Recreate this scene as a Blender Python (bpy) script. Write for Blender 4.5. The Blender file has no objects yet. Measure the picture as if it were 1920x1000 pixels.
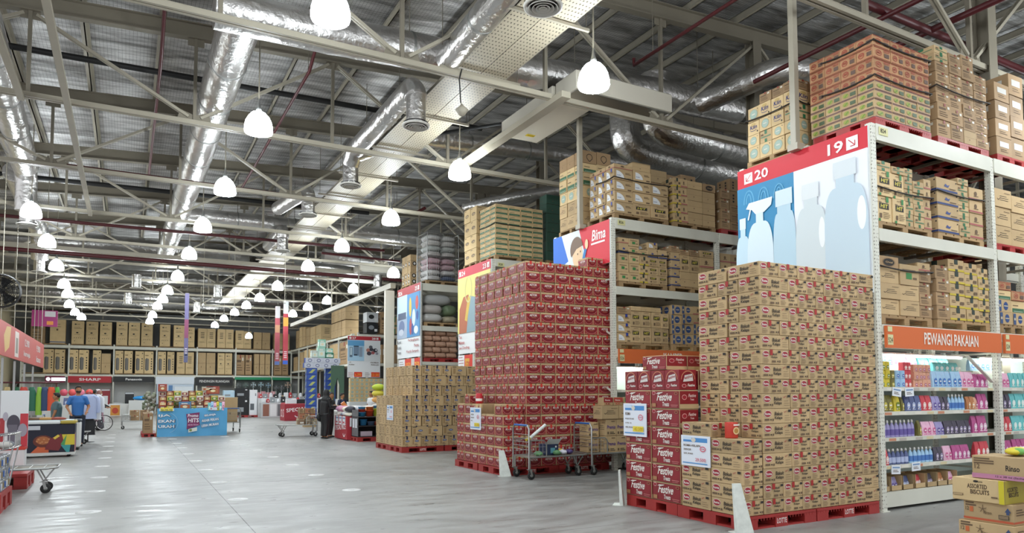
import bpy, math, random
from mathutils import Vector, Matrix
random.seed(7)
S = bpy.context.scene
COL = S.collection
# ------------------------------------------------------------------ camera, world, exposure
cd = bpy.data.cameras.new('camera'); cam = bpy.data.objects.new('camera', cd); COL.objects.link(cam)
cd.sensor_width = 36; cd.lens = 1303.0/1920*36; cd.shift_y = (666.0-500)/1920; cd.clip_end = 300; cd.clip_start = .05
_y, _p, _r = .50506, .05485, -.00267
_f = Vector((math.sin(_y)*math.cos(_p), math.cos(_y)*math.cos(_p), math.sin(_p)))
_rt = Vector((math.cos(_y), -math.sin(_y), 0)); _u = _rt.cross(_f)
_r2 = _rt*math.cos(_r)+_u*math.sin(_r); _u2 = -_rt*math.sin(_r)+_u*math.cos(_r)
cam.matrix_world = Matrix(((_r2.x, _u2.x, -_f.x, 0), (_r2.y, _u2.y, -_f.y, 0), (_r2.z, _u2.z, -_f.z, 1.6), (0, 0, 0, 1)))
S.camera = cam
W = bpy.data.worlds.new('world'); S.world = W; W.use_nodes = True
W.node_tree.nodes['Background'].inputs[0].default_value = (.95, .97, 1, 1)
W.node_tree.nodes['Background'].inputs[1].default_value = 1.0
S.view_settings.view_transform = 'Standard'; S.view_settings.look = 'None'
S.view_settings.gamma = 1; S.view_settings.use_curve_mapping = False
S.view_settings.exposure = 0.0
LAMP = 50.0
LAMP_CORE = 150.0
S.cycles.max_bounces = 7; S.cycles.diffuse_bounces = 4; S.cycles.glossy_bounces = 3; S.cycles.transmission_bounces = 3
S.cycles.transparent_max_bounces = 6; S.cycles.caustics_reflective = False; S.cycles.caustics_refractive = False
S.cycles.sample_clamp_indirect = 4.0

# ------------------------------------------------------------------ materials
def lin(h):
    h = h.lstrip('#'); o = []
    for i in (0, 2, 4):
        c = int(h[i:i+2], 16)/255; o.append(c/12.92 if c <= .04045 else ((c+.055)/1.055)**2.4)
    return (*o, 1)
MATS = {}
def mk(name, h, rough=.6, metal=0, emit=0, noise=0, nscale=8, rand=0, bump=0, bscale=30, spec=None, stretch=None, alpha=None):
    m = bpy.data.materials.new(name); m.use_nodes = True; nt = m.node_tree; b = nt.nodes['Principled BSDF']
    c = lin(h); b.inputs['Base Color'].default_value = c; b.inputs['Roughness'].default_value = rough; b.inputs['Metallic'].default_value = metal
    if spec is not None: b.inputs['Specular IOR Level'].default_value = spec
    if emit: b.inputs['Emission Color'].default_value = c; b.inputs['Emission Strength'].default_value = emit
    if alpha is not None: b.inputs['Alpha'].default_value = alpha
    N = nt.nodes.new; L = nt.links.new
    tc = N('ShaderNodeTexCoord'); src = tc.outputs['Object']
    if stretch:
        mp = N('ShaderNodeMapping'); mp.inputs['Scale'].default_value = stretch; L(src, mp.inputs[0]); src = mp.outputs[0]
    last = None
    if noise:
        n = N('ShaderNodeTexNoise'); n.inputs['Scale'].default_value = nscale; n.inputs['Detail'].default_value = 4; L(src, n.inputs[0])
        r = N('ShaderNodeMapRange'); r.inputs[1].default_value = .25; r.inputs[2].default_value = .75
        r.inputs[3].default_value = 1-noise; r.inputs[4].default_value = 1+noise*.5; L(n.outputs[0], r.inputs[0]); last = r.outputs[0]
    if rand:
        oi = N('ShaderNodeObjectInfo'); r = N('ShaderNodeMapRange'); r.inputs[3].default_value = 1-rand; r.inputs[4].default_value = 1+rand*.6
        L(oi.outputs['Random'], r.inputs[0])
        if last:
            mu = N('ShaderNodeMath'); mu.operation = 'MULTIPLY'; L(last, mu.inputs[0]); L(r.outputs[0], mu.inputs[1]); last = mu.outputs[0]
        else: last = r.outputs[0]
    if last:
        v = N('ShaderNodeVectorMath'); v.operation = 'SCALE'; v.inputs[0].default_value = c[:3]; L(last, v.inputs['Scale']); L(v.outputs[0], b.inputs['Base Color'])
    if bump:
        n = N('ShaderNodeTexNoise'); n.inputs['Scale'].default_value = bscale; n.inputs['Detail'].default_value = 3; L(src, n.inputs[0])
        bp = N('ShaderNodeBump'); bp.inputs['Strength'].default_value = bump; bp.inputs['Distance'].default_value = .05; L(n.outputs[0], bp.inputs['Height']); L(bp.outputs[0], b.inputs['Normal'])
    MATS[name] = m; return m
def C(h, rough=.55):      # plain printed / painted colour, made on demand
    k = 'paint_'+h.lstrip('#')+('' if rough == .55 else '_%02d' % int(rough*100))
    return MATS.get(k) or mk(k, h, rough)
mk('cardboard', '#c2a67c', .75, noise=.1, nscale=3, rand=.16)
mk('cardboard_light', '#dcc090', .75, noise=.1, nscale=3, rand=.12)
mk('cardboard_dark', '#aa8c68', .78, noise=.12, nscale=3, rand=.2)
mk('cardboard_pink', '#bd9069', .78, noise=.12, nscale=3, rand=.15)
mk('astor_red', '#98262f', .45, noise=.06, rand=.1)
mk('astor_deep', '#7c1622', .45, rand=.1)
mk('festive_red', '#8c212a', .4, noise=.18, nscale=9, rand=.08)
mk('seam', '#5d4730', .8)
mk('ink', '#2c2724', .7); mk('ink_soft', '#6d5843', .8); mk('white_print', '#ece8e0', .5)
mk('rack_white', '#d6d5c8', .45, noise=.07, nscale=2)
mk('rack_dark', '#7d776a', .6)
mk('steel_paint', '#857e6f', .5, noise=.12, nscale=1.5)
mk('steel_light', '#aaa392', .45, noise=.08, nscale=1.5)
mk('pallet_red', '#a5302d', .5, noise=.1, nscale=4, rand=.08)
mk('pallet_wood', '#a88a63', .8, noise=.2, nscale=6, rand=.2, stretch=(1, 6, 6))
mk('black', '#141414', .5); mk('rubber', '#1d1d1d', .7)
mk('chrome', '#c9cacb', .22, metal=1); mk('galvanised', '#a9aaa8', .38, metal=.9)
mk('pipe_red', '#4f181d', .45); mk('wall_cream', '#d5c8a6', .8, noise=.08, nscale=.6)
mk('foil', '#dcdad8', .3, metal=1, noise=.15, nscale=2.5, bump=.55, bscale=8, stretch=(1, .7, 1))
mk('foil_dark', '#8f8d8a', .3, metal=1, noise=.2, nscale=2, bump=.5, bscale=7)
mk('lamp_glow', '#f2fbff', .4, emit=LAMP); mk('lamp_core', '#f2fbff', .4, emit=LAMP_CORE)
mk('tube_glow', '#f4fff8', .4, emit=42)
mk('panel_lit', '#e6f5ee', .5)
mk('guard_white', '#dfe3dc', .5, noise=.15, nscale=14)
mk('skin', '#a9744f', .55); mk('hair', '#15110f', .6)

def special():
    # floor: worn power-floated concrete with sawn joints
    m = bpy.data.materials.new('concrete'); m.use_nodes = True; nt = m.node_tree; b = nt.nodes['Principled BSDF']; N = nt.nodes.new; L = nt.links.new
    tc = N('ShaderNodeTexCoord')
    n1 = N('ShaderNodeTexNoise'); n1.inputs['Scale'].default_value = .35; n1.inputs['Detail'].default_value = 6; n1.inputs['Roughness'].default_value = .6; L(tc.outputs['Object'], n1.inputs[0])
    mp = N('ShaderNodeMapping'); mp.inputs['Scale'].default_value = (.9, 3.2, 1); mp.inputs['Rotation'].default_value = (0, 0, .35); L(tc.outputs['Object'], mp.inputs[0])
    n2 = N('ShaderNodeTexNoise'); n2.inputs['Scale'].default_value = 1.6; n2.inputs['Detail'].default_value = 8; n2.inputs['Roughness'].default_value = .7; L(mp.outputs[0], n2.inputs[0])
    mx = N('ShaderNodeMath'); mx.operation = 'ADD'; L(n1.outputs[0], mx.inputs[0]); L(n2.outputs[0], mx.inputs[1])
    cr = N('ShaderNodeValToRGB'); cr.color_ramp.elements[0].position = .38; cr.color_ramp.elements[0].color = lin('#777673'); cr.color_ramp.elements[1].position = .62; cr.color_ramp.elements[1].color = lin('#a09f9c')
    hf = N('ShaderNodeMath'); hf.operation = 'MULTIPLY'; hf.inputs[1].default_value = .5; L(mx.outputs[0], hf.inputs[0]); L(hf.outputs[0], cr.inputs[0])
    # joints
    br = N('ShaderNodeTexBrick'); br.offset = 0; br.inputs['Scale'].default_value = 1; br.inputs['Mortar Size'].default_value = .006; br.inputs['Mortar Smooth'].default_value = 0
    br.inputs['Brick Width'].default_value = 6.5; br.inputs['Row Height'].default_value = 6.5
    br.inputs['Color1'].default_value = br.inputs['Color2'].default_value = (1, 1, 1, 1); br.inputs['Mortar'].default_value = (.28, .27, .26, 1)
    mq = N('ShaderNodeMapping'); mq.inputs['Location'].default_value = (-1.33+6.5, -6.88+6.5, 0); L(tc.outputs['Object'], mq.inputs[0]); L(mq.outputs[0], br.inputs[0])
    mu = N('ShaderNodeMix'); mu.data_type = 'RGBA'; mu.blend_type = 'MULTIPLY'; mu.inputs[0].default_value = 1; L(cr.outputs[0], mu.inputs[6]); L(br.outputs[0], mu.inputs[7])
    # small dark scuffs
    n3 = N('ShaderNodeTexNoise'); n3.inputs['Scale'].default_value = 2.2; n3.inputs['Detail'].default_value = 5; mr = N('ShaderNodeMapping'); mr.inputs['Scale'].default_value = (1, 4, 1); mr.inputs['Rotation'].default_value = (0, 0, -.6)
    L(tc.outputs['Object'], mr.inputs[0]); L(mr.outputs[0], n3.inputs[0])
    c3 = N('ShaderNodeValToRGB'); c3.color_ramp.elements[0].position = .63; c3.color_ramp.elements[0].color = (1, 1, 1, 1); c3.color_ramp.elements[1].position = .7; c3.color_ramp.elements[1].color = (.6, .58, .55, 1); L(n3.outputs[0], c3.inputs[0])
    m2 = N('ShaderNodeMix'); m2.data_type = 'RGBA'; m2.blend_type = 'MULTIPLY'; m2.inputs[0].default_value = 1; L(mu.outputs[2], m2.inputs[6]); L(c3.outputs[0], m2.inputs[7]); L(m2.outputs[2], b.inputs['Base Color'])
    rr = N('ShaderNodeMapRange'); rr.inputs[1].default_value = .35; rr.inputs[2].default_value = .65; rr.inputs[3].default_value = .27; rr.inputs[4].default_value = .6; b.inputs['Specular IOR Level'].default_value = .42; L(n2.outputs[0], rr.inputs[0]); L(rr.outputs[0], b.inputs['Roughness'])
    MATS['concrete'] = m
    # roof: silver insulation foil behind wire netting
    m = bpy.data.materials.new('roof_foil'); m.use_nodes = True; nt = m.node_tree; b = nt.nodes['Principled BSDF']; N = nt.nodes.new; L = nt.links.new
    tc = N('ShaderNodeTexCoord'); b.inputs['Metallic'].default_value = .7
    mp = N('ShaderNodeMapping'); mp.inputs['Scale'].default_value = (.5, 2.6, 1); L(tc.outputs['Object'], mp.inputs[0])
    n = N('ShaderNodeTexNoise'); n.inputs['Scale'].default_value = 1.4; n.inputs['Detail'].default_value = 7; n.inputs['Roughness'].default_value = .62; L(mp.outputs[0], n.inputs[0])
    cr = N('ShaderNodeValToRGB'); cr.color_ramp.elements[0].position = .33; cr.color_ramp.elements[0].color = lin('#8a8886'); cr.color_ramp.elements[1].position = .62; cr.color_ramp.elements[1].color = lin('#f4f3f2'); L(n.outputs[0], cr.inputs[0])
    br = N('ShaderNodeTexBrick'); br.offset = 0; br.inputs['Scale'].default_value = 1; br.inputs['Mortar Size'].default_value = .004; br.inputs['Mortar Smooth'].default_value = .5
    br.inputs['Brick Width'].default_value = .075; br.inputs['Row Height'].default_value = .075; br.inputs['Color1'].default_value = br.inputs['Color2'].default_value = (1, 1, 1, 1); br.inputs['Mortar'].default_value = (.42, .41, .4, 1)
    L(tc.outputs['Object'], br.inputs[0])
    mu = N('ShaderNodeMix'); mu.data_type = 'RGBA'; mu.blend_type = 'MULTIPLY'; mu.inputs[0].default_value = 1; L(cr.outputs[0], mu.inputs[6]); L(br.outputs[0], mu.inputs[7]); L(mu.outputs[2], b.inputs['Base Color'])
    rr = N('ShaderNodeMapRange'); rr.inputs[3].default_value = .28; rr.inputs[4].default_value = .6; L(n.outputs[0], rr.inputs[0]); L(rr.outputs[0], b.inputs['Roughness'])
    wv = N('ShaderNodeTexWave'); wv.bands_direction = 'Y'; wv.inputs['Scale'].default_value = .22; wv.inputs['Distortion'].default_value = 1.5; L(tc.outputs['Object'], wv.inputs[0])
    ad = N('ShaderNodeMath'); ad.operation = 'ADD'; L(n.outputs[0], ad.inputs[0]); L(wv.outputs[1], ad.inputs[1])
    bp = N('ShaderNodeBump'); bp.inputs['Strength'].default_value = .8; bp.inputs['Distance'].default_value = .12; L(ad.outputs[0], bp.inputs['Height']); L(bp.outputs[0], b.inputs['Normal'])
    MATS['roof_foil'] = m
    # perforated tray: cream steel with rows of dark holes
    m = bpy.data.materials.new('perforated'); m.use_nodes = True; nt = m.node_tree; b = nt.nodes['Principled BSDF']; N = nt.nodes.new; L = nt.links.new
    tc = N('ShaderNodeTexCoord'); mp = N('ShaderNodeMapping'); mp.inputs['Scale'].default_value = (16, 9, 1); L(tc.outputs['Object'], mp.inputs[0])
    v = N('ShaderNodeTexVoronoi'); v.inputs['Scale'].default_value = 1; v.inputs['Randomness'].default_value = .12; L(mp.outputs[0], v.inputs[0])
    cr = N('ShaderNodeValToRGB'); cr.color_ramp.interpolation = 'CONSTANT'; cr.color_ramp.elements[0].color = lin('#4d463b'); cr.color_ramp.elements[1].position = .2; cr.color_ramp.elements[1].color = lin('#bdb39c'); L(v.outputs[0], cr.inputs[0]); L(cr.outputs[0], b.inputs['Base Color'])
    b.inputs['Roughness'].default_value = .5; MATS['perforated'] = m
    # punched upright steel
    m = bpy.data.materials.new('punched'); m.use_nodes = True; nt = m.node_tree; b = nt.nodes['Principled BSDF']; N = nt.nodes.new; L = nt.links.new
    tc = N('ShaderNodeTexCoord'); mp = N('ShaderNodeMapping'); mp.inputs['Scale'].default_value = (26, 26, 20); L(tc.outputs['Object'], mp.inputs[0])
    v = N('ShaderNodeTexVoronoi'); v.inputs['Scale'].default_value = 1; v.inputs['Randomness'].default_value = .25; L(mp.outputs[0], v.inputs[0])
    cr = N('ShaderNodeValToRGB'); cr.color_ramp.interpolation = 'CONSTANT'; cr.color_ramp.elements[0].color = lin('#8b867a'); cr.color_ramp.elements[1].position = .22; cr.color_ramp.elements[1].color = lin('#d9d8cc'); L(v.outputs[0], cr.inputs[0]); L(cr.outputs[0], b.inputs['Base Color'])
    b.inputs['Roughness'].default_value = .5; MATS['punched'] = m
special()
def M(k): return MATS[k] if k in MATS else C(k)

# ------------------------------------------------------------------ mesh builder
_TX = {}
def textmesh(s):
    if s in _TX: return _TX[s]
    cu = bpy.data.curves.new('t', 'FONT'); cu.body = s; cu.resolution_u = 2; cu.offset = .02
    o = bpy.data.objects.new('t', cu); COL.objects.link(o); dg = bpy.context.evaluated_depsgraph_get()
    me = bpy.data.meshes.new_from_object(o.evaluated_get(dg))
    v = [(p.co.x, p.co.y) for p in me.vertices]; f = [tuple(p.vertices) for p in me.polygons]
    x0 = min(p[0] for p in v); x1 = max(p[0] for p in v); y0 = min(p[1] for p in v); y1 = max(p[1] for p in v)
    v = [((p[0]-x0), (p[1]-y0)) for p in v]
    bpy.data.objects.remove(o); bpy.data.curves.remove(cu); bpy.data.meshes.remove(me)
    _TX[s] = (v, f, x1-x0, y1-y0); return _TX[s]

class MB:
    def __init__(s): s.v = []; s.f = []; s.m = []; s.sm = []; s.T = None
    def add(s, vs, fs, mat, smooth=False):
        b = len(s.v)
        s.v += [tuple(s.T @ Vector(p)) for p in vs] if s.T else [tuple(p) for p in vs]
        for f in fs: s.f.append(tuple(i+b for i in f)); s.m.append(mat); s.sm.append(smooth)
        return s
    def box(s, x0, x1, y0, y1, z0, z1, mat, ch=0):
        if not ch:
            v = [(x, y, z) for z in (z0, z1) for y in (y0, y1) for x in (x0, x1)]
            return s.add(v, [(0, 2, 3, 1), (4, 5, 7, 6), (0, 1, 5, 4), (2, 6, 7, 3), (0, 4, 6, 2), (1, 3, 7, 5)], mat)
        c = ch; X = (x0, x1); Y = (y0, y1); Z = (z0, z1); v = []; idx = {}
        for i in (0, 1):
            for j in (0, 1):
                for k in (0, 1):
                    sx = c if i == 0 else -c; sy = c if j == 0 else -c; sz = c if k == 0 else -c
                    for a, p in (('x', (X[i], Y[j]+sy, Z[k]+sz)), ('y', (X[i]+sx, Y[j], Z[k]+sz)), ('z', (X[i]+sx, Y[j]+sy, Z[k]))):
                        idx[(i, j, k, a)] = len(v); v.append(p)
        I = lambda i, j, k, a: idx[(i, j, k, a)]
        F = []
        for i in (0, 1): q = [I(i, 0, 0, 'x'), I(i, 1, 0, 'x'), I(i, 1, 1, 'x'), I(i, 0, 1, 'x')]; F.append(q if i else q[::-1])
        for j in (0, 1): q = [I(0, j, 0, 'y'), I(1, j, 0, 'y'), I(1, j, 1, 'y'), I(0, j, 1, 'y')]; F.append(q if not j else q[::-1])
        for k in (0, 1): q = [I(0, 0, k, 'z'), I(1, 0, k, 'z'), I(1, 1, k, 'z'), I(0, 1, k, 'z')]; F.append(q if k else q[::-1])
        for j in (0, 1):
            for k in (0, 1): F.append([I(0, j, k, 'y'), I(1, j, k, 'y'), I(1, j, k, 'z'), I(0, j, k, 'z')])
        for i in (0, 1):
            for k in (0, 1): F.append([I(i, 0, k, 'x'), I(i, 1, k, 'x'), I(i, 1, k, 'z'), I(i, 0, k, 'z')])
        for i in (0, 1):
            for j in (0, 1): F.append([I(i, j, 0, 'x'), I(i, j, 1, 'x'), I(i, j, 1, 'y'), I(i, j, 0, 'y')])
        for i in (0, 1):
            for j in (0, 1):
                for k in (0, 1): F.append([I(i, j, k, 'x'), I(i, j, k, 'y'), I(i, j, k, 'z')])
        return s.add(v, [tuple(q) for q in F], mat)
    def bar(s, p0, p1, w, h, mat, up=(0, 0, 1)):
        p0 = Vector(p0); p1 = Vector(p1); d = (p1-p0).normalized(); u = Vector(up)
        if abs(d.dot(u)) > .98: u = Vector((0, 1, 0))
        r = d.cross(u).normalized(); u = r.cross(d)
        v = [p + r*a*w/2 + u*b*h/2 for p in (p0, p1) for b in (-1, 1) for a in (-1, 1)]
        return s.add(v, [(0, 1, 3, 2), (4, 6, 7, 5), (0, 4, 5, 1), (2, 3, 7, 6), (0, 2, 6, 4), (1, 5, 7, 3)], mat)
    def ibeam(s, p0, p1, w, h, mat, t=.02):
        p0 = Vector(p0); p1 = Vector(p1); z = Vector((0, 0, 1))
        s.bar(p0, p1, t, h, mat); s.bar(p0+z*(h/2-t/2), p1+z*(h/2-t/2), w, t, mat); return s.bar(p0-z*(h/2-t/2), p1-z*(h/2-t/2), w, t, mat)
    def tube(s, pts, r, mat, n=10, caps=True, smooth=True):
        pts = [Vector(p) for p in pts]; rs = r if isinstance(r, (list, tuple)) else [r]*len(pts); v = []; f = []
        pu = None
        for i, p in enumerate(pts):
            d = (pts[min(i+1, len(pts)-1)]-pts[max(i-1, 0)]).normalized()
            u = pu if pu is not None else (Vector((0, 0, 1)) if abs(d.z) < .9 else Vector((1, 0, 0)))
            a = d.cross(u)
            if a.length < 1e-4: a = d.cross(Vector((0, 1, 0)))
            a.normalize(); b = a.cross(d); pu = b
            for k in range(n):
                t = 2*math.pi*k/n; v.append(p + (a*math.cos(t)+b*math.sin(t))*rs[i])
        for i in range(len(pts)-1):
            for k in range(n): f.append((i*n+k, i*n+(k+1) % n, (i+1)*n+(k+1) % n, (i+1)*n+k))
        s.add(v, f, mat, smooth)
        if caps:
            s.add(v[:n], [tuple(range(n))[::-1]], mat); s.add(v[-n:], [tuple(range(n))], mat)
        return s
    def lathe(s, prof, mat, n=16, cx=0, cy=0, cz=0, smooth=True, sx=1, sy=1):
        v = []; f = []
        for r, z in prof:
            for k in range(n): t = 2*math.pi*k/n; v.append((cx+r*math.cos(t)*sx, cy+r*math.sin(t)*sy, cz+z))
        for i in range(len(prof)-1):
            for k in range(n): f.append((i*n+k, i*n+(k+1) % n, (i+1)*n+(k+1) % n, (i+1)*n+k))
        return s.add(v, f, mat, smooth)
    def ball(s, c, r, mat, n=12, m=8, smooth=True):
        rx, ry, rz = r if isinstance(r, (tuple, list)) else (r, r, r)
        v = []; f = []
        for i in range(m+1):
            a = math.pi*i/m
            for k in range(n): t = 2*math.pi*k/n; v.append((c[0]+rx*math.sin(a)*math.cos(t), c[1]+ry*math.sin(a)*math.sin(t), c[2]-rz*math.cos(a)))
        for i in range(m):
            for k in range(n): f.append((i*n+k, i*n+(k+1) % n, (i+1)*n+(k+1) % n, (i+1)*n+k))
        return s.add(v, f, mat, smooth)
    # ---- flat print on a face: origin o, u to the reader's right, v up, n towards the reader
    def face(s, o, u, w, n=None):
        s.fo = Vector(o); s.fu = Vector(u).normalized(); s.fv = Vector(w).normalized(); s.fn = (s.fu.cross(s.fv)).normalized(); s.lev = .002; return s
    def _pl(s, pts, polys, mat):
        s.add([s.fo+s.fu*p[0]+s.fv*p[1]+s.fn*s.lev for p in pts], polys, mat); s.lev += .0012
    def rect(s, u, v, w, h, mat): s._pl([(u, v), (u+w, v), (u+w, v+h), (u, v+h)], [(0, 1, 2, 3)], mat); return s
    def poly(s, pts, mat): s._pl(pts, [tuple(range(len(pts)))], mat); return s
    def ell(s, cu, cv, a, b, mat, n=20, t0=0, t1=2*math.pi):
        pts = [(cu+a*math.cos(t0+(t1-t0)*k/n), cv+b*math.sin(t0+(t1-t0)*k/n)) for k in range(n if abs(t1-t0-2*math.pi) < .01 else n+1)]
        if abs(t1-t0-2*math.pi) > .01: pts.append((cu, cv))
        s._pl(pts, [tuple(range(len(pts)))], mat); return s
    def ring(s, cu, cv, a, b, th, mat, n=20, t0=0, t1=2*math.pi):
        P = []
        for k in range(n+1):
            t = t0+(t1-t0)*k/n; P += [(cu+a*math.cos(t), cv+b*math.sin(t)), (cu+(a-th)*math.cos(t), cv+(b-th)*math.sin(t))]
        s._pl(P, [(2*k, 2*k+2, 2*k+3, 2*k+1) for k in range(n)], mat); return s
    def line(s, a, b, th, mat):
        d = Vector((b[0]-a[0], b[1]-a[1])).normalized(); q = (-d.y*th/2, d.x*th/2)
        s._pl([(a[0]+q[0], a[1]+q[1]), (a[0]-q[0], a[1]-q[1]), (b[0]-q[0], b[1]-q[1]), (b[0]+q[0], b[1]+q[1])], [(0, 1, 2, 3)], mat); return s
    def text(s, t, u, v, h, mat, w=None, shear=0, align='l', rot=0):
        vs, fs, tw, th = textmesh(t); k = h/th; kx = (w/tw) if w else k
        off = 0 if align == 'l' else (-tw*kx/2 if align == 'c' else -tw*kx)
        cr, sr = math.cos(rot), math.sin(rot); P = []
        for p in vs:
            a = p[0]*kx+off+p[1]*k*shear; b = p[1]*k; P.append((u+a*cr-b*sr, v+a*sr+b*cr))
        s._pl(P, fs, mat); return s
    def lines(s, u, v, w, n, pitch, h, mat):
        for i in range(n): s.rect(u, v-i*pitch, w*(1 if i % 3 else .8), h, mat); s.lev -= .0012
        s.lev += .0012; return s
    def mesh(s, name):
        me = bpy.data.meshes.new(name); me.from_pydata(s.v, [], s.f); ms = []
        for x in s.m:
            if x not in ms: ms.append(x)
        for x in ms: me.materials.append(M(x))
        me.polygons.foreach_set('material_index', [ms.index(x) for x in s.m]); me.polygons.foreach_set('use_smooth', s.sm); me.update(); return me
    def build(s, name, parent=None, loc=None, rz=0):
        return obj(name, s.mesh(name), parent, loc, rz)
def obj(name, me, parent=None, loc=None, rz=0):
    o = bpy.data.objects.new(name, me); COL.objects.link(o)
    if parent: o.parent = parent
    if loc: o.location = loc
    if rz: o.rotation_euler = (0, 0, rz)
    return o
BADLAB = []; USED = {}
def tag(o, label, cat, group=None, kind=None):
    n = len(label.replace('-', ' ').split())
    if n < 4 or n > 17: BADLAB.append((n, label))
    USED[label] = USED.get(label, 0)+1
    o['label'] = label; o['category'] = cat
    if group: o['group'] = group
    if kind: o['kind'] = kind
    return o
def empty(name, loc, label, cat, group=None, rz=0):
    o = obj(name, None, None, loc, rz); o.empty_display_size = .1; return tag(o, label, cat, group)
def struct(name, mb, label=None):
    o = mb.build(name); o['kind'] = 'structure'
    if label: o['label'] = label
    return o
ORD = ['first', 'second', 'third', 'fourth', 'fifth', 'sixth', 'seventh', 'eighth', 'ninth', 'tenth', 'eleventh', 'twelfth', 'thirteenth', 'fourteenth', 'fifteenth', 'sixteenth', 'seventeenth', 'eighteenth', 'nineteenth', 'twentieth', 'twenty-first', 'twenty-second', 'twenty-third', 'twenty-fourth', 'twenty-fifth', 'twenty-sixth', 'twenty-seventh', 'twenty-eighth', 'twenty-ninth', 'thirtieth']
def OR2(k): return ORD[k]
R = random.uniform
# ================================================================== SETTING
YT = [6.46+4.67*i for i in range(-1, 13)]      # truss lines
def roofz(x): return 9.05+.056*x               # underside of the rafters
def add_floor():
    b = MB(); b.add([(-8, -6, 0), (42, -6, 0), (42, 66, 0), (-8, 66, 0)], [(0, 1, 2, 3)], 'concrete'); struct('floor', b)
    b = MB(); x0, x1, y0, y1 = -8, 42, -6, 66; z = lambda x: roofz(x)+.62
    b.add([(x0, y0, z(x0)), (x0, y1, z(x0)), (x1, y1, z(x1)), (x1, y0, z(x1))], [(0, 1, 2, 3)], 'roof_foil')
    b.add([(x0, y0, z(x0)+.1), (x0, y1, z(x0)+.1), (x1, y1, z(x1)+.1), (x1, y0, z(x1)+.1)], [(3, 2, 1, 0)], 'rack_dark'); struct('ceiling', b)
    b = MB(); b.box(-7.9, 42, 65, 65.3, 0, 12, C_WALL); struct('wall_back', b)
    b = MB(); b.box(-8, -7.7, 30, 65, 0, 9.2, 'wall_cream'); struct('wall_left', b)
    b = MB(); b.box(41.7, 42, -6, 65, 0, 12, C_WALL); struct('wall_right', b)
mk('unit_white', '#cfc9ba', .5); mk('steel_white', '#dcdad2', .5)
C_WALL = 'wall_grey'; mk('wall_grey', '#8f908e', .8, noise=.15, nscale=.5)
add_floor()

def double_bar(b, p0, p1, w, h, mat):
    p0 = Vector(p0); p1 = Vector(p1); o = Vector((0, w*.3, 0)); b.bar(p0+o, p1+o, w*.35, h, mat); b.bar(p0-o, p1-o, w*.35, h, mat)
def truss(i, y, xa, xb):
    lab = 'cream steel roof truss, %s in line from the camera' % ORD[i]
    t = empty('roof_truss', (xa, y, 7.3), lab, 'roof truss', 'roof trusses'); P = lambda x, z: (x-xa, 0, z-7.3)
    b = MB(); b.ibeam(P(xa, roofz(xa)+.17), P(xb, roofz(xb)+.17), .17, .34, 'steel_paint'); b.build('rafter', t)
    b = MB(); double_bar(b, P(xa, 7.3), P(xb, 7.3), .15, .08, 'steel_light'); b.bar(P(xa, 7.345), P(xb, 7.345), .15, .012, 'steel_light'); b.build('bottom_chord', t)
    k = 0; x = -7.6
    par = 0 if i % 2 == 1 else 1
    while x < xb:
        if x > xa:
            b = MB(); b.bar(P(x, 7.3), P(x, roofz(x)), .065, .075, 'steel_paint', up=(0, 1, 0)); b.poly if 0 else None
            b.bar(P(x-.16, roofz(x)-.07), P(x+.16, roofz(x)-.07), .02, .16, 'steel_paint'); b.build('vertical', t)
            low = (k+par) % 2 == 1
            for s in (-1, 1):
                xo = x+s*2.9
                if low and xa < xo < xb:
                    b = MB(); double_bar(b, P(x+s*.12, 7.42), P(xo-s*.1, roofz(xo)-.06), .11, .055, 'steel_light'); b.bar(P(x, 7.36), P(x+s*.3, 7.46), .02, .2, 'steel_paint'); b.build('diagonal', t)
        k += 1; x += 2.9
for i, y in enumerate(YT): truss(i, y, -7.7 if y > 9 else 4.0, 30 if y < 25 else 22)
k = 0
x = -.98-1.45*4
PUR = None
while x < 29.5:
    y0 = -4 if x > 2 else 6; y1 = 64.9
    b = MB(); z0 = .34; b.box(-.012, .012, y0, y1, .0, .2, 'steel_light'); b.box(-.075, .012, y0, y1, 0, .014, 'steel_light'); b.box(-.012, .075, y0, y1, .186, .2, 'steel_light')
    o = b.build('roof_purlin', None, (x, 0, roofz(x)+.35))
    tag(o, 'long cream steel purlin running under the silver roof, %s from the left wall' % OR2(k), 'roof beam', 'roof purlins'); k += 1; x += 1.45
# columns
for i, (x, y) in enumerate([(13.2, 6.46), (12.62, 11.13), (12.5, 20.47), (12.4, 25.14), (12.6, 34.5), (16.5, 43.8)]):
    b = MB(); h = roofz(x); b.box(-.13, .13, -.13, -.112, 0, h, 'steel_paint'); b.box(-.13, .13, .112, .13, 0, h, 'steel_paint'); b.box(-.009, .009, -.112, .112, 0, h, 'steel_paint'); b.box(-.2, .2, -.2, .2, 0, .025, 'steel_paint')
    tag(b.build('steel_column', None, (x, y, 0)), 'cream steel I-section roof column among the racks, %s nearest' % ORD[i], 'column', 'roof columns')
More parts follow.
